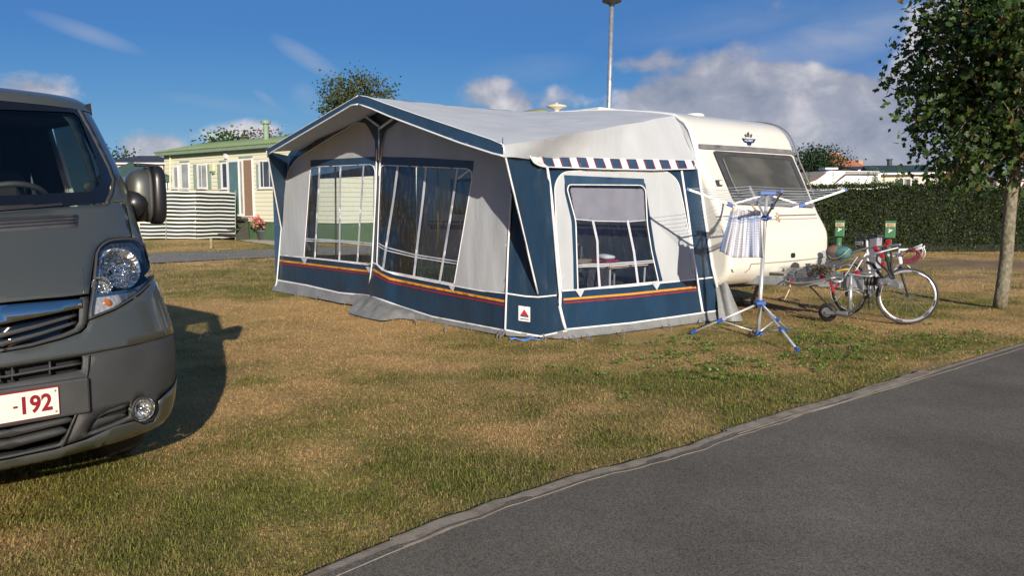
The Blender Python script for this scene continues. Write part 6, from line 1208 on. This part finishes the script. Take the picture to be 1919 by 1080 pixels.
def leaves(name, P, D, size, cols, m, parent=None, fold=.25, wid=.42, loc=None, lab=None):
    """one mesh of many small folded leaves: P positions, D leaf directions"""
    P = np.asarray(P); n = len(P); D = D / (np.linalg.norm(D, axis=1, keepdims=True) + 1e-9); R = RS.randn(n, 3); X = np.cross(D, R); X /= np.linalg.norm(X, axis=1, keepdims=True) + 1e-9; Nn = np.cross(D, X); s = size[:, None] if hasattr(size, '__len__') else size
    base = P; tip = P + D * s; mid = P + D * s * .45; l = mid + X * s * wid + Nn * s * fold; r = mid - X * s * wid + Nn * s * fold; l2 = P + D * s * .78 + X * s * wid * .55 + Nn * s * fold * .4; r2 = P + D * s * .78 - X * s * wid * .55 + Nn * s * fold * .4
    V = np.stack([base, l, l2, tip, r2, r], 1).reshape(-1, 3) - (wl(parent) if parent else 0); i = np.arange(n) * 6
    me = bpy.data.meshes.new(name); me.vertices.add(6 * n); me.vertices.foreach_set('co', V.astype(np.float32).ravel())
    q = np.stack([i, i + 1, i + 2, i + 3, i, i + 3, i + 4, i + 5], 1).ravel(); me.loops.add(8 * n); me.loops.foreach_set('vertex_index', q.astype(np.int32)); me.polygons.add(2 * n)
    me.polygons.foreach_set('loop_start', (np.arange(2 * n) * 4).astype(np.int32)); me.polygons.foreach_set('loop_total', np.full(2 * n, 4, np.int32)); me.update()
    at = me.color_attributes.new('col', 'FLOAT_COLOR', 'POINT'); at.data.foreach_set('color', np.repeat(np.c_[cols, np.ones(n)], 6, 0).astype(np.float32).ravel())
    o = bpy.data.objects.new(name, me); C.objects.link(o); me.materials.append(m); me.validate()
    if parent: o.parent = parent
    WL[o.name] = wl(parent) if parent else np.zeros(3); return o
def tint(n, sets):
    """random mix of (weight, colour, jitter)"""
    w = np.array([q[0] for q in sets], float); k = RS.choice(len(sets), n, p=w / w.sum()); c = np.array([q[1] for q in sets])[k]; return c * (1 + (RS.rand(n, 1) - .5) * 2 * np.array([q[2] for q in sets])[k][:, None])
m_leaf = attrmat('leaf', .5, .28, spec=.35); m_leafd = attrmat('hedge leaf', .45, .18, spec=.4); m_petal = attrmat('petal', .6, .3)
pc = po + Z_ * (24 * k_); n = 420; q = RS.randn(n, 3); q /= np.linalg.norm(q, axis=1, keepdims=True); q *= (.55 + .45 * RS.rand(n, 1)); P = pc + q * A3(17, 14, 10) * k_
leaves('foliage', P, q + A3(0, 0, .4), .10 + .05 * RS.rand(n), tint(n, [(3, (.07, .13, .03), .4), (1, (.13, .17, .05), .3)]), m_leaf, ptt)
n = 520; cl9 = pc + (RS.rand(22, 3) - .5) * A3(36, 26, 10) * k_ + Z_ * 7 * k_; P = cl9[RS.randint(0, 22, n)] + RS.randn(n, 3) * .05; leaves('blossom', P, RS.randn(n, 3) + A3(0, -.6, .5), .08 + .04 * RS.rand(n), tint(n, [(2, (.72, .20, .22), .2), (2, (.80, .36, .35), .2)]), m_petal, ptt)
# striped windbreak in front
wb = thing('windbreak', 'green and white striped fabric windbreak on thin poles in front of the mobile home', 'windbreak', PY(368, 446, 33.6) * A3(1, 1, 0))
m_wbw = mat('windbreak white', (.70, .70, .66), .7, var=.04, vs=2); m_wbg = mat('windbreak dark stripe', (.013, .024, .018), .7, var=.15, vs=4)
WX = [(262, 360.5, 446, 32.4), (311, 358, 446.5, 33.0), (368, 358.5, 447, 33.7), (405, 359.8, 446, 33.0), (442, 361.5, 445, 32.3)]
def wbp(x, t, off=0.): 
    yt, yb, Y = (np.interp(x, [q[0] for q in WX], [q[i] for q in WX]) for i in (1, 2, 3)); return PY(x, yt + (yb - yt) * t + .3 * math.sin(x * .13 + t * 3), Y - off + .02 * math.sin(x * .11 + t * 5))
patch('panel', [(262, 0), (442, 0), (442, 90), (262, 90)], lambda x, t: wbp(x, t / 90.), m_wbw, wb, step=6)
for k_ in range(12):
    a = (k_ + .30) / 12.2 * 90; patch('stripe', [(262, a), (442, a), (442, a + 4.5), (262, a + 4.5)], lambda x, t: wbp(x, t / 90., .012), m_wbg, wb, step=7)
for x in (311, 368, 441): a, b = wbp(x, -.06, .03), wbp(x, 1.0, .03); MB().cyl(A3(b[0], b[1], 0), a, .018, n=8).build('pole', m_gtrim, wb)
MB().tube([wbp(x, -.045, .03) for x in np.linspace(262, 441, 12)], .008, 5).build('guy_line', m_wd, wb)
def stake(x, yt, yb, label):
    g = G(x, yb); Y = g[1]; h = PY(x, yt, Y)[2]; MBk = MB().box(A3(g[0], Y, h / 2), (.075, .075, h), .3).box(A3(g[0], Y, h + .01), (.06, .06, .02), .3).build('wooden_stake', mat('weathered stake', (.26, .21, .12), .9, var=.25, vs=9), None, loc=g, bevel=.01); tag(MBk, label, 'stake', 'short stakes along the lane')
stake(395.7, 447, 465.5, 'short wooden stake on the grass below the striped windbreak'); stake(519, 447, 463, 'short wooden stake at the end of the paving by the awning')
# gazebo and dark roofed chalet
gz_ = thing('gazebo', 'dark green pyramid roofed gazebo between the van and the mobile home', 'gazebo', PY(256, 440, 38) * A3(1, 1, 0))
m_gzb = mat('green canopy', (.045, .085, .07), .7, var=.12, vs=2); Y = 36.5; ap = PY(245, 303, Y + 1.5); cn = [PY(180, 331, Y), PY(326, 331, Y), PY(318, 330, Y + 3.2), PY(190, 330, Y + 3.2)]; cn[2][2] = cn[3][2] = cn[0][2] = cn[1][2]
MB().add([ap] + cn, [(0, 1, 2), (0, 2, 3), (0, 3, 4), (0, 4, 1)]).build('canopy', m_gzb, gz_)
dz = A3(0, 0, .24); MB().add(cn + [c_ - dz for c_ in cn], [(i, (i + 1) % 4, (i + 1) % 4 + 4, i + 4) for i in range(4)]).build('valance', m_gzb, gz_)
for c_ in cn: MB().cyl(A3(c_[0], c_[1], 0), c_, .03, n=8).build('pole', m_wfr, gz_)
wp = [PY(x, 339, Y + .1) for x in np.linspace(270, 325, 23)]
for i in range(22): a, b = wp[i], wp[i + 1]; MB().add([a, b, A3(b[0], b[1], .2), A3(a[0], a[1], .2)], [(0, 1, 2, 3)]).build('side_curtain', m_gzb if i % 2 else m_wbw, gz_)
m_slate = mat('dark roof tile', (.045, .047, .055), .6, var=.2, vs=3); m_cream2 = mat('cream wall', (.58, .52, .38), .7, var=.06)
def chalet(name, label, cat, xl, xr, ye, yr, Y, m_r, m_w, hip=0., fy=None, right_gable=True, depth=5., rz=0., ang=0.):
    """simple gabled building seen from the long side; photo x-range, eaves y, ridge y at depth Y"""
    a, b = PY(xl, ye, Y), PY(xr, ye, Y + ang); z_e = (a[2] + b[2]) / 2; a, b = a * A3(1, 1, 0), b * A3(1, 1, 0); zr_ = PY((xl + xr) / 2, yr, Y + depth / 2 + ang / 2)[2]; t = thing(name, label, cat, (a + b) / 2); u = nrm(b - a); v = A3(-u[1], u[0], 0)
    L = np.linalg.norm(b - a); w = t_ = MB().prism([a, b, b + v * depth, a + v * depth], Z_ * z_e).build('wall', m_w, t)
    r0, r1 = a + v * depth / 2 + u * hip + Z_ * zr_, b + v * depth / 2 - u * hip + Z_ * zr_; o = .25; e = [a - u * o - v * o, b + u * o - v * o, b + u * o + v * (depth + o), a - u * o + v * (depth + o)]; e = [q + Z_ * (z_e - .02) for q in e]
    if not hip: r0, r1 = r0 - u * o, r1 + u * o
    rf = MB().add(e + [r0, r1], [(0, 1, 5, 4), (2, 3, 4, 5), (1, 2, 5), (3, 0, 4)] if hip else [(0, 1, 5, 4), (2, 3, 4, 5)]).build('roof', m_r, t); s_ = rf.modifiers.new('t', 'SOLIDIFY'); s_.thickness = .08; s_.offset = -1
    if not hip: MB().prism([b + Z_ * z_e, b + v * depth + Z_ * z_e, r1 - u * o - Z_ * .06], -u * .06).prism([a + Z_ * z_e, a + v * depth + Z_ * z_e, r0 + u * o - Z_ * .06], u * .06).build('gable', m_w, t)
    MB().prism([e[0] - Z_ * .09, e[1] - Z_ * .09, e[1], e[0]], -v * .03).build('fascia', m_wfr, t)
    def win(x0, y0, x1, y1, m=m_glass, nm='window'):
        P = [PL(x, y, a - v * .03, v) for x, y in ((x0, y1), (x1, y1), (x1, y0), (x0, y0))]; f = MB().prism(P, -v * .04).build(nm, m_wfr, t); c_ = np.mean(P, 0); MB().prism([c_ + (p - c_) * A3(.8, .8, .84) - v * .045 for p in P], -v * .01).build('pane', m, f)
    return t, win
ch, cwin = chalet('chalet', 'cream chalet with a dark grey roof seen past the van mirror', 'chalet', 195, 305, 304.5, 291.8, 50., m_slate, m_cream2, hip=1.2, depth=4.); cwin(240, 312, 256, 328); cwin(280, 312, 294, 330)
# ================================================================ right background
m_wht = mat('white vehicle body', (.72, .71, .68), .35, var=.03); m_dgr = mat('dark green tiles', (.035, .06, .042), .6, var=.25, vs=3, dirt=((.06, .085, .06), 2, .6)); m_crm3 = mat('cream boards', (.62, .57, .45), .6, var=.05); m_pink = mat('pale pink wall', (.60, .50, .46), .7, var=.05); m_gsl = mat('grey roof', (.20, .21, .24), .6, var=.12, vs=2); m_org = mat('orange roof tile', (.42, .15, .075), .8, var=.2, vs=2.5); m_brk = mat('brick chimney', (.38, .26, .19), .9, var=.2, vs=4)
mt_ = thing('motorhome', 'white motorhome with a dark windscreen parked behind the hedge', 'motorhome', PY(1590, 440, 34) * A3(1, 1, 0))
MY = 34.; mp_ = lambda x, y: PY(x, y, MY)
bodyp = [(1490, 395), (1490, 346), (1518, 338), (1548, 323), (1556, 319.5), (1650, 320.5), (1651.5, 328), (1651.5, 395)]; MB().prism([mp_(*q) for q in bodyp], A3(0, 2.3, 0)).build('body', m_wht, mt_, bevel=.06)
def mpan(name, P, off, m, par=None): return MB().prism([PY(x, y, MY - off) for x, y in P], A3(0, -.02, 0)).build(name, m, par or mt_)
mpan('windscreen', [(1500, 341), (1518, 336), (1543, 324), (1549, 324), (1531, 337), (1504, 347)], .01, m_glass); MB().prism([PY(x, y, MY + .3) for x, y in [(1492, 324), (1547, 320.5), (1552, 323), (1520, 336), (1492, 341)]], A3(0, 1.6, 0)).build('windscreen', m_slate, mt_)
mpan('side_stripe', [(1560, 346), (1575, 332), (1584, 325.5), (1645, 325.5), (1645, 329), (1586, 328.5), (1577, 335), (1563, 346)], .012, m_glass); mpan('door', [(1634, 331), (1646, 331), (1642, 356), (1634, 356)], .012, m_glassb); mpan('trim', [(1585, 321.5), (1649, 322.2), (1650, 324.5), (1584, 324)], .012, m_midp)
MB().boxa(PY(1552, 316.5, MY + 1.1), A3(.28, 0, 0), A3(0, .4, 0), A3(0, 0, .04)).build('roof_hatch', m_wht, mt_, bevel=.02)
for x in (1515, 1625):
    p = PY(x, 440, MY); MB().cyl(A3(p[0], MY - .02, .34), A3(p[0], MY + .25, .34), .34, n=20).build('wheel', m_blk, mt_)
gh, gwin = chalet('mobile_home', 'cream mobile home with a dark green tiled roof and black flue behind the hedge', 'mobile home', 1640, 1742, 323, 310, 37., m_dgr, m_crm3, depth=3.6, ang=-.6); gwin(1680, 334, 1694, 356); gwin(1697, 334, 1707, 352); gwin(1712, 331, 1722, 358, m_glassb)
fp_ = PY(1667, 316, 38.6); MB().cyl(fp_, PY(1667, 299, 38.6), .11, n=12).build('flue', m_slate, gh); MB().cyl(PY(1667, 300, 38.6), PY(1667, 297.8, 38.6), .15, n=12).build('flue_cap', m_slate, gh)
q = PY(1744, 346, 36.3); MB().add([PY(1742.5, 326, 36.4), PY(1757, 313, 37.4), PY(1773, 327, 38.8), PY(1773, 372, 38.8), PY(1742.5, 372, 36.4)], [(0, 1, 2, 3, 4)]).build('end_wall', m_crm3, gh); MB().bar(PY(1742, 326.5, 36.3), PY(1757, 312.5, 37.3), .08, .12).bar(PY(1757, 312.5, 37.3), PY(1774, 327.5, 38.7), .08, .12).build('barge_board', m_wfr, gh)
chalet('chalet', 'long low chalet whose dark roof shows above the green tiled mobile home', 'chalet', 1612, 1790, 318, 311.8, 52., m_slate, m_crm3, depth=4.5)
c2, w2 = chalet('chalet', 'pale pink chalet with a grey roof just left of the maple crown', 'chalet', 1773, 1812, 334, 322, 46., m_gsl, m_pink, depth=4.); w2(1794, 338, 1801, 350)
c3, w3 = chalet('chalet', 'white chalet with a grey roof showing under the maple crown', 'chalet', 1815, 1862, 340, 329, 46., m_gsl, m_wht, depth=4.); w3(1822, 344, 1832, 356); w3(1842, 343, 1856, 354)
c4, w4 = chalet('chalet', 'pale pink chalet at the right edge, behind the maple trunk', 'chalet', 1868, 1990, 334, 322, 44., m_gsl, m_pink, depth=4.); w4(1880, 340, 1890, 352)
oh, ow = chalet('house', 'distant house with an orange tiled hip roof and brick chimney', 'house', 1540, 1628, 315.5, 288., 85., m_org, m_brk, hip=2.2, depth=7.)
MB().boxa(PY(1611, 310, 87), A3(.25, 0, 0), A3(0, .25, 0), A3(0, 0, .55)).build('chimney', m_brk, oh); MB().cyl(PY(1611, 301, 87), PY(1611, 298.5, 87), .14, n=8).build('chimney_pot', m_brk, oh); MB().boxa(PY(1560, 302, 92), A3(.8, 0, 0), A3(0, .4, 0), A3(0, 0, 1.)).build('chimney', m_brk, oh)
# board fence behind the hedge on the right
fe = thing('board_fence', 'dark board fence just behind the hedge top on the right', 'fence', A3(17, 26.6, 0))
for i in range(40): x = 12.2 + i * .3; MB().box(A3(x, 26.6, .985), (.27, .03, 1.97 + .01 * (i % 3))).build('board', m_wd, fe) if i < 34 else None
# lamp post
lx = PY(1141, 205, 21.); l1 = PY(1146.5, 6, 21.); lp = thing('lamp_post', 'galvanised lamp post with a dark round lamp head behind the caravan', 'lamp post', A3(lx[0] - .045, 21, 0)); dl_ = (l1 - lx) / (l1[2] - lx[2]); b_0 = lx - dl_ * lx[2]
MB().tube([b_0, b_0 + dl_ * 1.2], [.085, .08], 14).tube([b_0 + dl_ * 1.2, l1 - dl_ * .05], [.072, .055], 14).build('pole', m_steel, lp, smooth=True)
hd_ = MB().lathe([(.05, -.1), (.08, -.02), (.23, .03), (.25, .06), (.22, .10), (.10, .22), (0, .25)], l1, n=26).build('lamp_head', m_dkp, lp, smooth=True); MB().lathe([(0, .0), (.1, .005), (.2, .025)], l1 - Z_ * .008, n=20).build('diffuser', m_glassb, hd_)
# ================================================================ trees and hedge
m_bark = mat('bark', (.13, .115, .075), .9, vs=24, var=.3, bump=.8, bs=22, stretch=(1, 1, .7), col2=(.25, .225, .155), dirt=((.07, .065, .045), 30, .58)); m_barkd = mat('dark bark', (.09, .07, .05), .9, vs=9, var=.3, bump=.6, bs=20)
def tree(label, base, fork, rad, cc, cr, nl, size, cols, nlimb=9, bark=None, lean=(0, 0), gaps=.34, seed=1, cat='tree', name='tree', twig=.5, cluster=14, lob=False):
    rng = np.random.RandomState(seed); t = thing(name, label, cat, base); bark = bark or m_bark; base = np.asarray(base, float); cc = np.asarray(cc, float); cr = np.asarray(cr, float)
    fk = base + A3(lean[0], lean[1], fork)
    tr_ = [base + (fk - base) * q + A3(.015 * math.sin(5 * q), 0, 0) for q in np.linspace(0, 1, 9)]; top = cc + A3(0, 0, cr[2] * .75)
    tp = tr_ + [fk + (top - fk) * q + A3(.12 * math.sin(4 * q), .08 * math.sin(6 * q), 0) * cr[0] * q for q in np.linspace(.1, 1, 9)]
    tk = MB().tube(tp, list(np.linspace(rad * 1.02, rad * .88, 9)) + list(np.linspace(rad * .72, rad * .1, 9)), 14).build('trunk', bark, t, smooth=True)
    lm = MB(); ends = []
    for k in range(nlimb):
        a = 2 * math.pi * (k * .618 + .1 * rng.rand()); h0 = k / nlimb; s = fk + (top - fk) * (h0 * .72) - A3(0, 0, .02); e = np.array([math.cos(a) * (.75 + .2 * rng.rand()), math.sin(a) * (.75 + .2 * rng.rand()), -.45 + 1.25 * h0 + .25 * rng.rand()]); e = cc + cr * e * .88
        m_ = (s + e) / 2 + A3(0, 0, -.06 * cr[2]) + rng.randn(3) * .05 * cr[0]; P = crv([s, m_, e], 5); r = rad * (.42 - .2 * h0); lm.tube(P, list(np.linspace(r, r * .18, len(P))), 7); ends.append((P, r))
        for q in range(3):
            i = 3 + q * 2; p = P[i]; e2 = p + rng.randn(3) * cr * .28 + (p - cc) * .25; lm.tube([p, (p + e2) / 2 + rng.randn(3) * .03, e2], [r * .35, r * .25, r * .08], 5); ends.append(([p, (p + e2) / 2, e2], r * .3))
    nc = max(8, nl // cluster); q = rng.randn(nc, 3); q /= np.linalg.norm(q, axis=1, keepdims=True); rr = rng.rand(nc, 1) ** .42; bump = np.array([mn.noise(Vector(p * 1.7) + Vector((seed * 3.1, 0, 0))) for p in q])[:, None]
    Q = q * rr * (1 + .42 * bump); dn_ = np.array([mn.noise(Vector(p * 2.3) + Vector((0, seed * 5.7, 0))) for p in Q]); keep = dn_ > -gaps + .12 * rng.randn(nc) * 0; Q = Q[keep]; cen = cc + Q * cr
    n = nl; ci = rng.randint(0, len(cen), n); sp = size * 2.1; P = cen[ci] + rng.randn(n, 3) * sp * A3(1, 1, .8); D = rng.randn(n, 3) * .8 + (P - cc) / cr * .5 + A3(0, 0, -.35)
    c = tint(n, cols); cj = (.75 + .5 * rng.rand(len(cen)))[ci][:, None]; c = c * cj
    if lob:
        for p in cen[rng.permutation(len(cen))[:420]]:
            a = p + (cc - A3(0, 0, .3) - p) * .22 + rng.randn(3) * .05; lm.tube([a, (a + p) / 2 + rng.randn(3) * .02, p + (p - a) * .3], [.007, .005, .002], 4, caps=False)
        lobed('crown', P, D, size * (.7 + .75 * rng.rand(n)), c, m_leaf, t)
    else: leaves('crown', P, D, size * (.6 + .7 * rng.rand(n)), c, m_leaf, t, fold=.18, wid=.44)
    lm.build('limb', bark, tk, smooth=True)
    return t
bT = G(1873, 577); GRN = [(5, (.040, .075, .014), .35), (2, (.065, .10, .018), .3), (.5, (.10, .09, .025), .3), (.2, (.13, .07, .025), .3)]
tree('young maple with a pale speckled trunk on the lawn at the right edge', bT, 1.72, .085, A3(bT[0] + .18, bT[1], 3.35), A3(1.60, 1.5, 1.78), 21000, .078, GRN, 14, m_bark, (.09, 0), .22, 3, name='maple_tree', cluster=17, lob=True)
oT = PY(664, 190, 40.); tree('bushy tree with browning leaves standing behind the awning peak', A3(oT[0] + .05, 40, 0), 3.4, .16, oT + A3(.05, 0, -.2), A3(1.85, 1.8, 1.6), 5200, .13, [(5, (.05, .08, .018), .35), (1.5, (.09, .085, .025), .3), (.8, (.12, .07, .03), .3)], 9, m_barkd, (0, 0), .22, 8, cluster=9)
b1_ = PY(420, 266, 46.); tree('round green tree top showing over the mobile home roof', A3(b1_[0], 46, 0), 2.8, .14, b1_ + A3(0, 0, -.5), A3(1.5, 1.4, .95), 1500, .19, [(3, (.045, .10, .02), .3), (1, (.08, .13, .03), .3)], 7, m_barkd, seed=5, gaps=.5)
b2_ = PY(500, 256, 47.); tree('thin reddish bush top beside the mobile home flue', A3(b2_[0], 47, 0), 3., .1, b2_ + A3(-.3, 0, -.45), A3(2.3, 1.4, .75), 800, .15, [(1, (.09, .07, .025), .3), (1, (.14, .06, .03), .3)], 7, m_barkd, seed=6, gaps=.35)
b3_ = PY(226, 290, 58.); tree('small dark tree top above the dark grey chalet roof', A3(b3_[0], 58, 0), 2.8, .12, b3_ + A3(0, 0, -.35), A3(1.3, 1.2, .6), 500, .17, [(1, (.04, .06, .02), .3)], 6, m_barkd, seed=7, gaps=.4)
b4_ = PY(1522, 303, 60.); tree('dark pine tree rising behind the caravan and the motorhome', A3(b4_[0], 60, 0), 2.4, .2, b4_ + A3(.1, 0, -.5), A3(2.1, 1.8, 1.55), 6000, .15, [(3, (.022, .05, .018), .3), (1, (.035, .065, .02), .3)], 9, m_barkd, seed=9, gaps=.4, name='pine_tree')
b5_ = PY(1800, 345, 29.5); tree('dark bush growing behind the hedge under the maple crown', A3(b5_[0], 29.5, 0), 1.2, .1, b5_ + A3(0, 0, .05), A3(.95, .8, .85), 2200, .09, [(3, (.03, .055, .014), .3), (1, (.05, .075, .02), .3)], 7, m_barkd, seed=12, gaps=.5, name='bush', cat='bush')
# hedge
hx0, hx1, hy0, hy1 = 2.5, 21.5, 24.3, 25.7; hg = thing('hedge', 'long clipped dark green hedge behind the caravan and the bicycle', 'hedge', A3(12, 25, 0))
htop = lambda x: 1.90 + .05 * (x < 13) + (fbm(np.asarray(x) * 1.4, np.asarray(x) * 0 + 3.3, 4) - .5) * .34
gxh = np.linspace(hx0, hx1, 120); core = MB(); V = []
for x in gxh: h = float(htop(x)) - .10; w = .08 * (vnoise(x * 3, 1.) - .5); V += [(x, hy0 + .10 + w, 0), (x, hy0 + .12 + w, h * .6), (x, hy0 + .2 + w, h), (x, hy1 - .15, h), (x, hy1 - .1, 0)]
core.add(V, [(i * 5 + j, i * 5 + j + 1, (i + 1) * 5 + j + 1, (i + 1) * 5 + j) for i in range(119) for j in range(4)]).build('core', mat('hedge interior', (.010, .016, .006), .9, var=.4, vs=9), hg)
n = 52000; x = hx0 + (hx1 - hx0) * RS.rand(n); ff = RS.rand(n) < .74; H = htop(x); z = np.where(ff, .04 + (H - .04) * RS.rand(n) ** .9, H + RS.randn(n) * .035); bumpy = (fbm(x * 2.2, z * 2.2, 3) - .5) * .30; y = np.where(ff, hy0 + bumpy + .06 * RS.randn(n), hy0 + (hy1 - hy0) * RS.rand(n) + bumpy)
ok = ~(ff & (z < .22) & (RS.rand(n) < .75)); x, y, z, ff = x[ok], y[ok], z[ok], ff[ok]; n = len(x)
D = RS.randn(n, 3) * .7 + np.where(ff[:, None], A3(0, -1, .35), A3(0, -.2, 1)); cl_ = (.55 + .9 * fbm(x * 2.7 + 30, z * 2.7 + y, 3))[:, None]
leaves('foliage', np.c_[x, y, z], D, .055 * (.6 + .8 * RS.rand(n)), tint(n, [(5, (.026, .048, .009), .4), (2, (.052, .083, .016), .35), (.8, (.11, .13, .035), .3)]) * cl_, m_leafd, hg, wid=.36)
sp = []; sd_ = []
for k in range(170):
    a = hx0 + (hx1 - hx0) * random.random() ** .8; 
    if a > 14.5 and random.random() < .7: continue
    hgt_ = .12 + .42 * random.random() ** 2 * (1.3 if a < 12 else .6); lx_ = random.uniform(-.25, .25); b0 = A3(a, hy0 + .2 + .5 * random.random(), float(htop(a)))
    for q in range(int(hgt_ / .025)): 
        p = b0 + A3(lx_, 0, 1) * q * .025; sp.append(p); sd_.append(A3(math.cos(q * 2.4) * .8, math.sin(q * 2.4) * .8, .5))
n = len(sp); leaves('sprigs', np.array(sp), np.array(sd_) + RS.randn(n, 3) * .15, .06 * (.7 + .5 * RS.rand(n)), tint(n, [(2, (.07, .12, .03), .3), (1, (.12, .17, .05), .3)]), m_leafd, hg, wid=.34)
# low broad-leaved weeds by the airer and along the hem
wp_ = []; wd_ = []
for k in range(620):
    if k < 420: px_, py_ = np.array((1400, 650)) + RS.randn(2) * np.array((150, 38))
    else: px_, py_ = np.array((1620, 640)) + RS.randn(2) * np.array((170, 22))
    if py_ < 604 or py_ > 760: continue
    g = G(px_, py_)
    if vnoise(g[0] * 2.2, g[1] * 2.2) < .42: continue
    s = np.dot(g - S_, U_); l = np.dot(g - S_, N_dir)
    if s < .25 and l < .3: continue
    if g[1] < np.interp(g[0], [p[0] for p in edge_k], [p[1] for p in edge_k]) + .06: continue
    for q in range(RS.randint(6, 15)):
        a = RS.rand() * 6.28; r = .01 + .05 * RS.rand(); wp_.append(g + A3(math.cos(a) * r * .6, math.sin(a) * r * .6, .004 + .016 * RS.rand())); wd_.append(A3(math.cos(a), math.sin(a), .35 + .5 * RS.rand()))
n = len(wp_); tag(leaves('weeds', np.array(wp_), np.array(wd_), .024 * (.5 + .8 * RS.rand(n)), tint(n, [(3, (.10, .17, .03), .3), (1, (.17, .24, .05), .3)]), m_leaf, None, wid=.4, fold=.1), kind='stuff')
blades(NB1, 2.5, 13., 1.25, .029, .0012, 'grass')
blades(70000, 13., 30., 1.2, .05, .0013, 'grass')
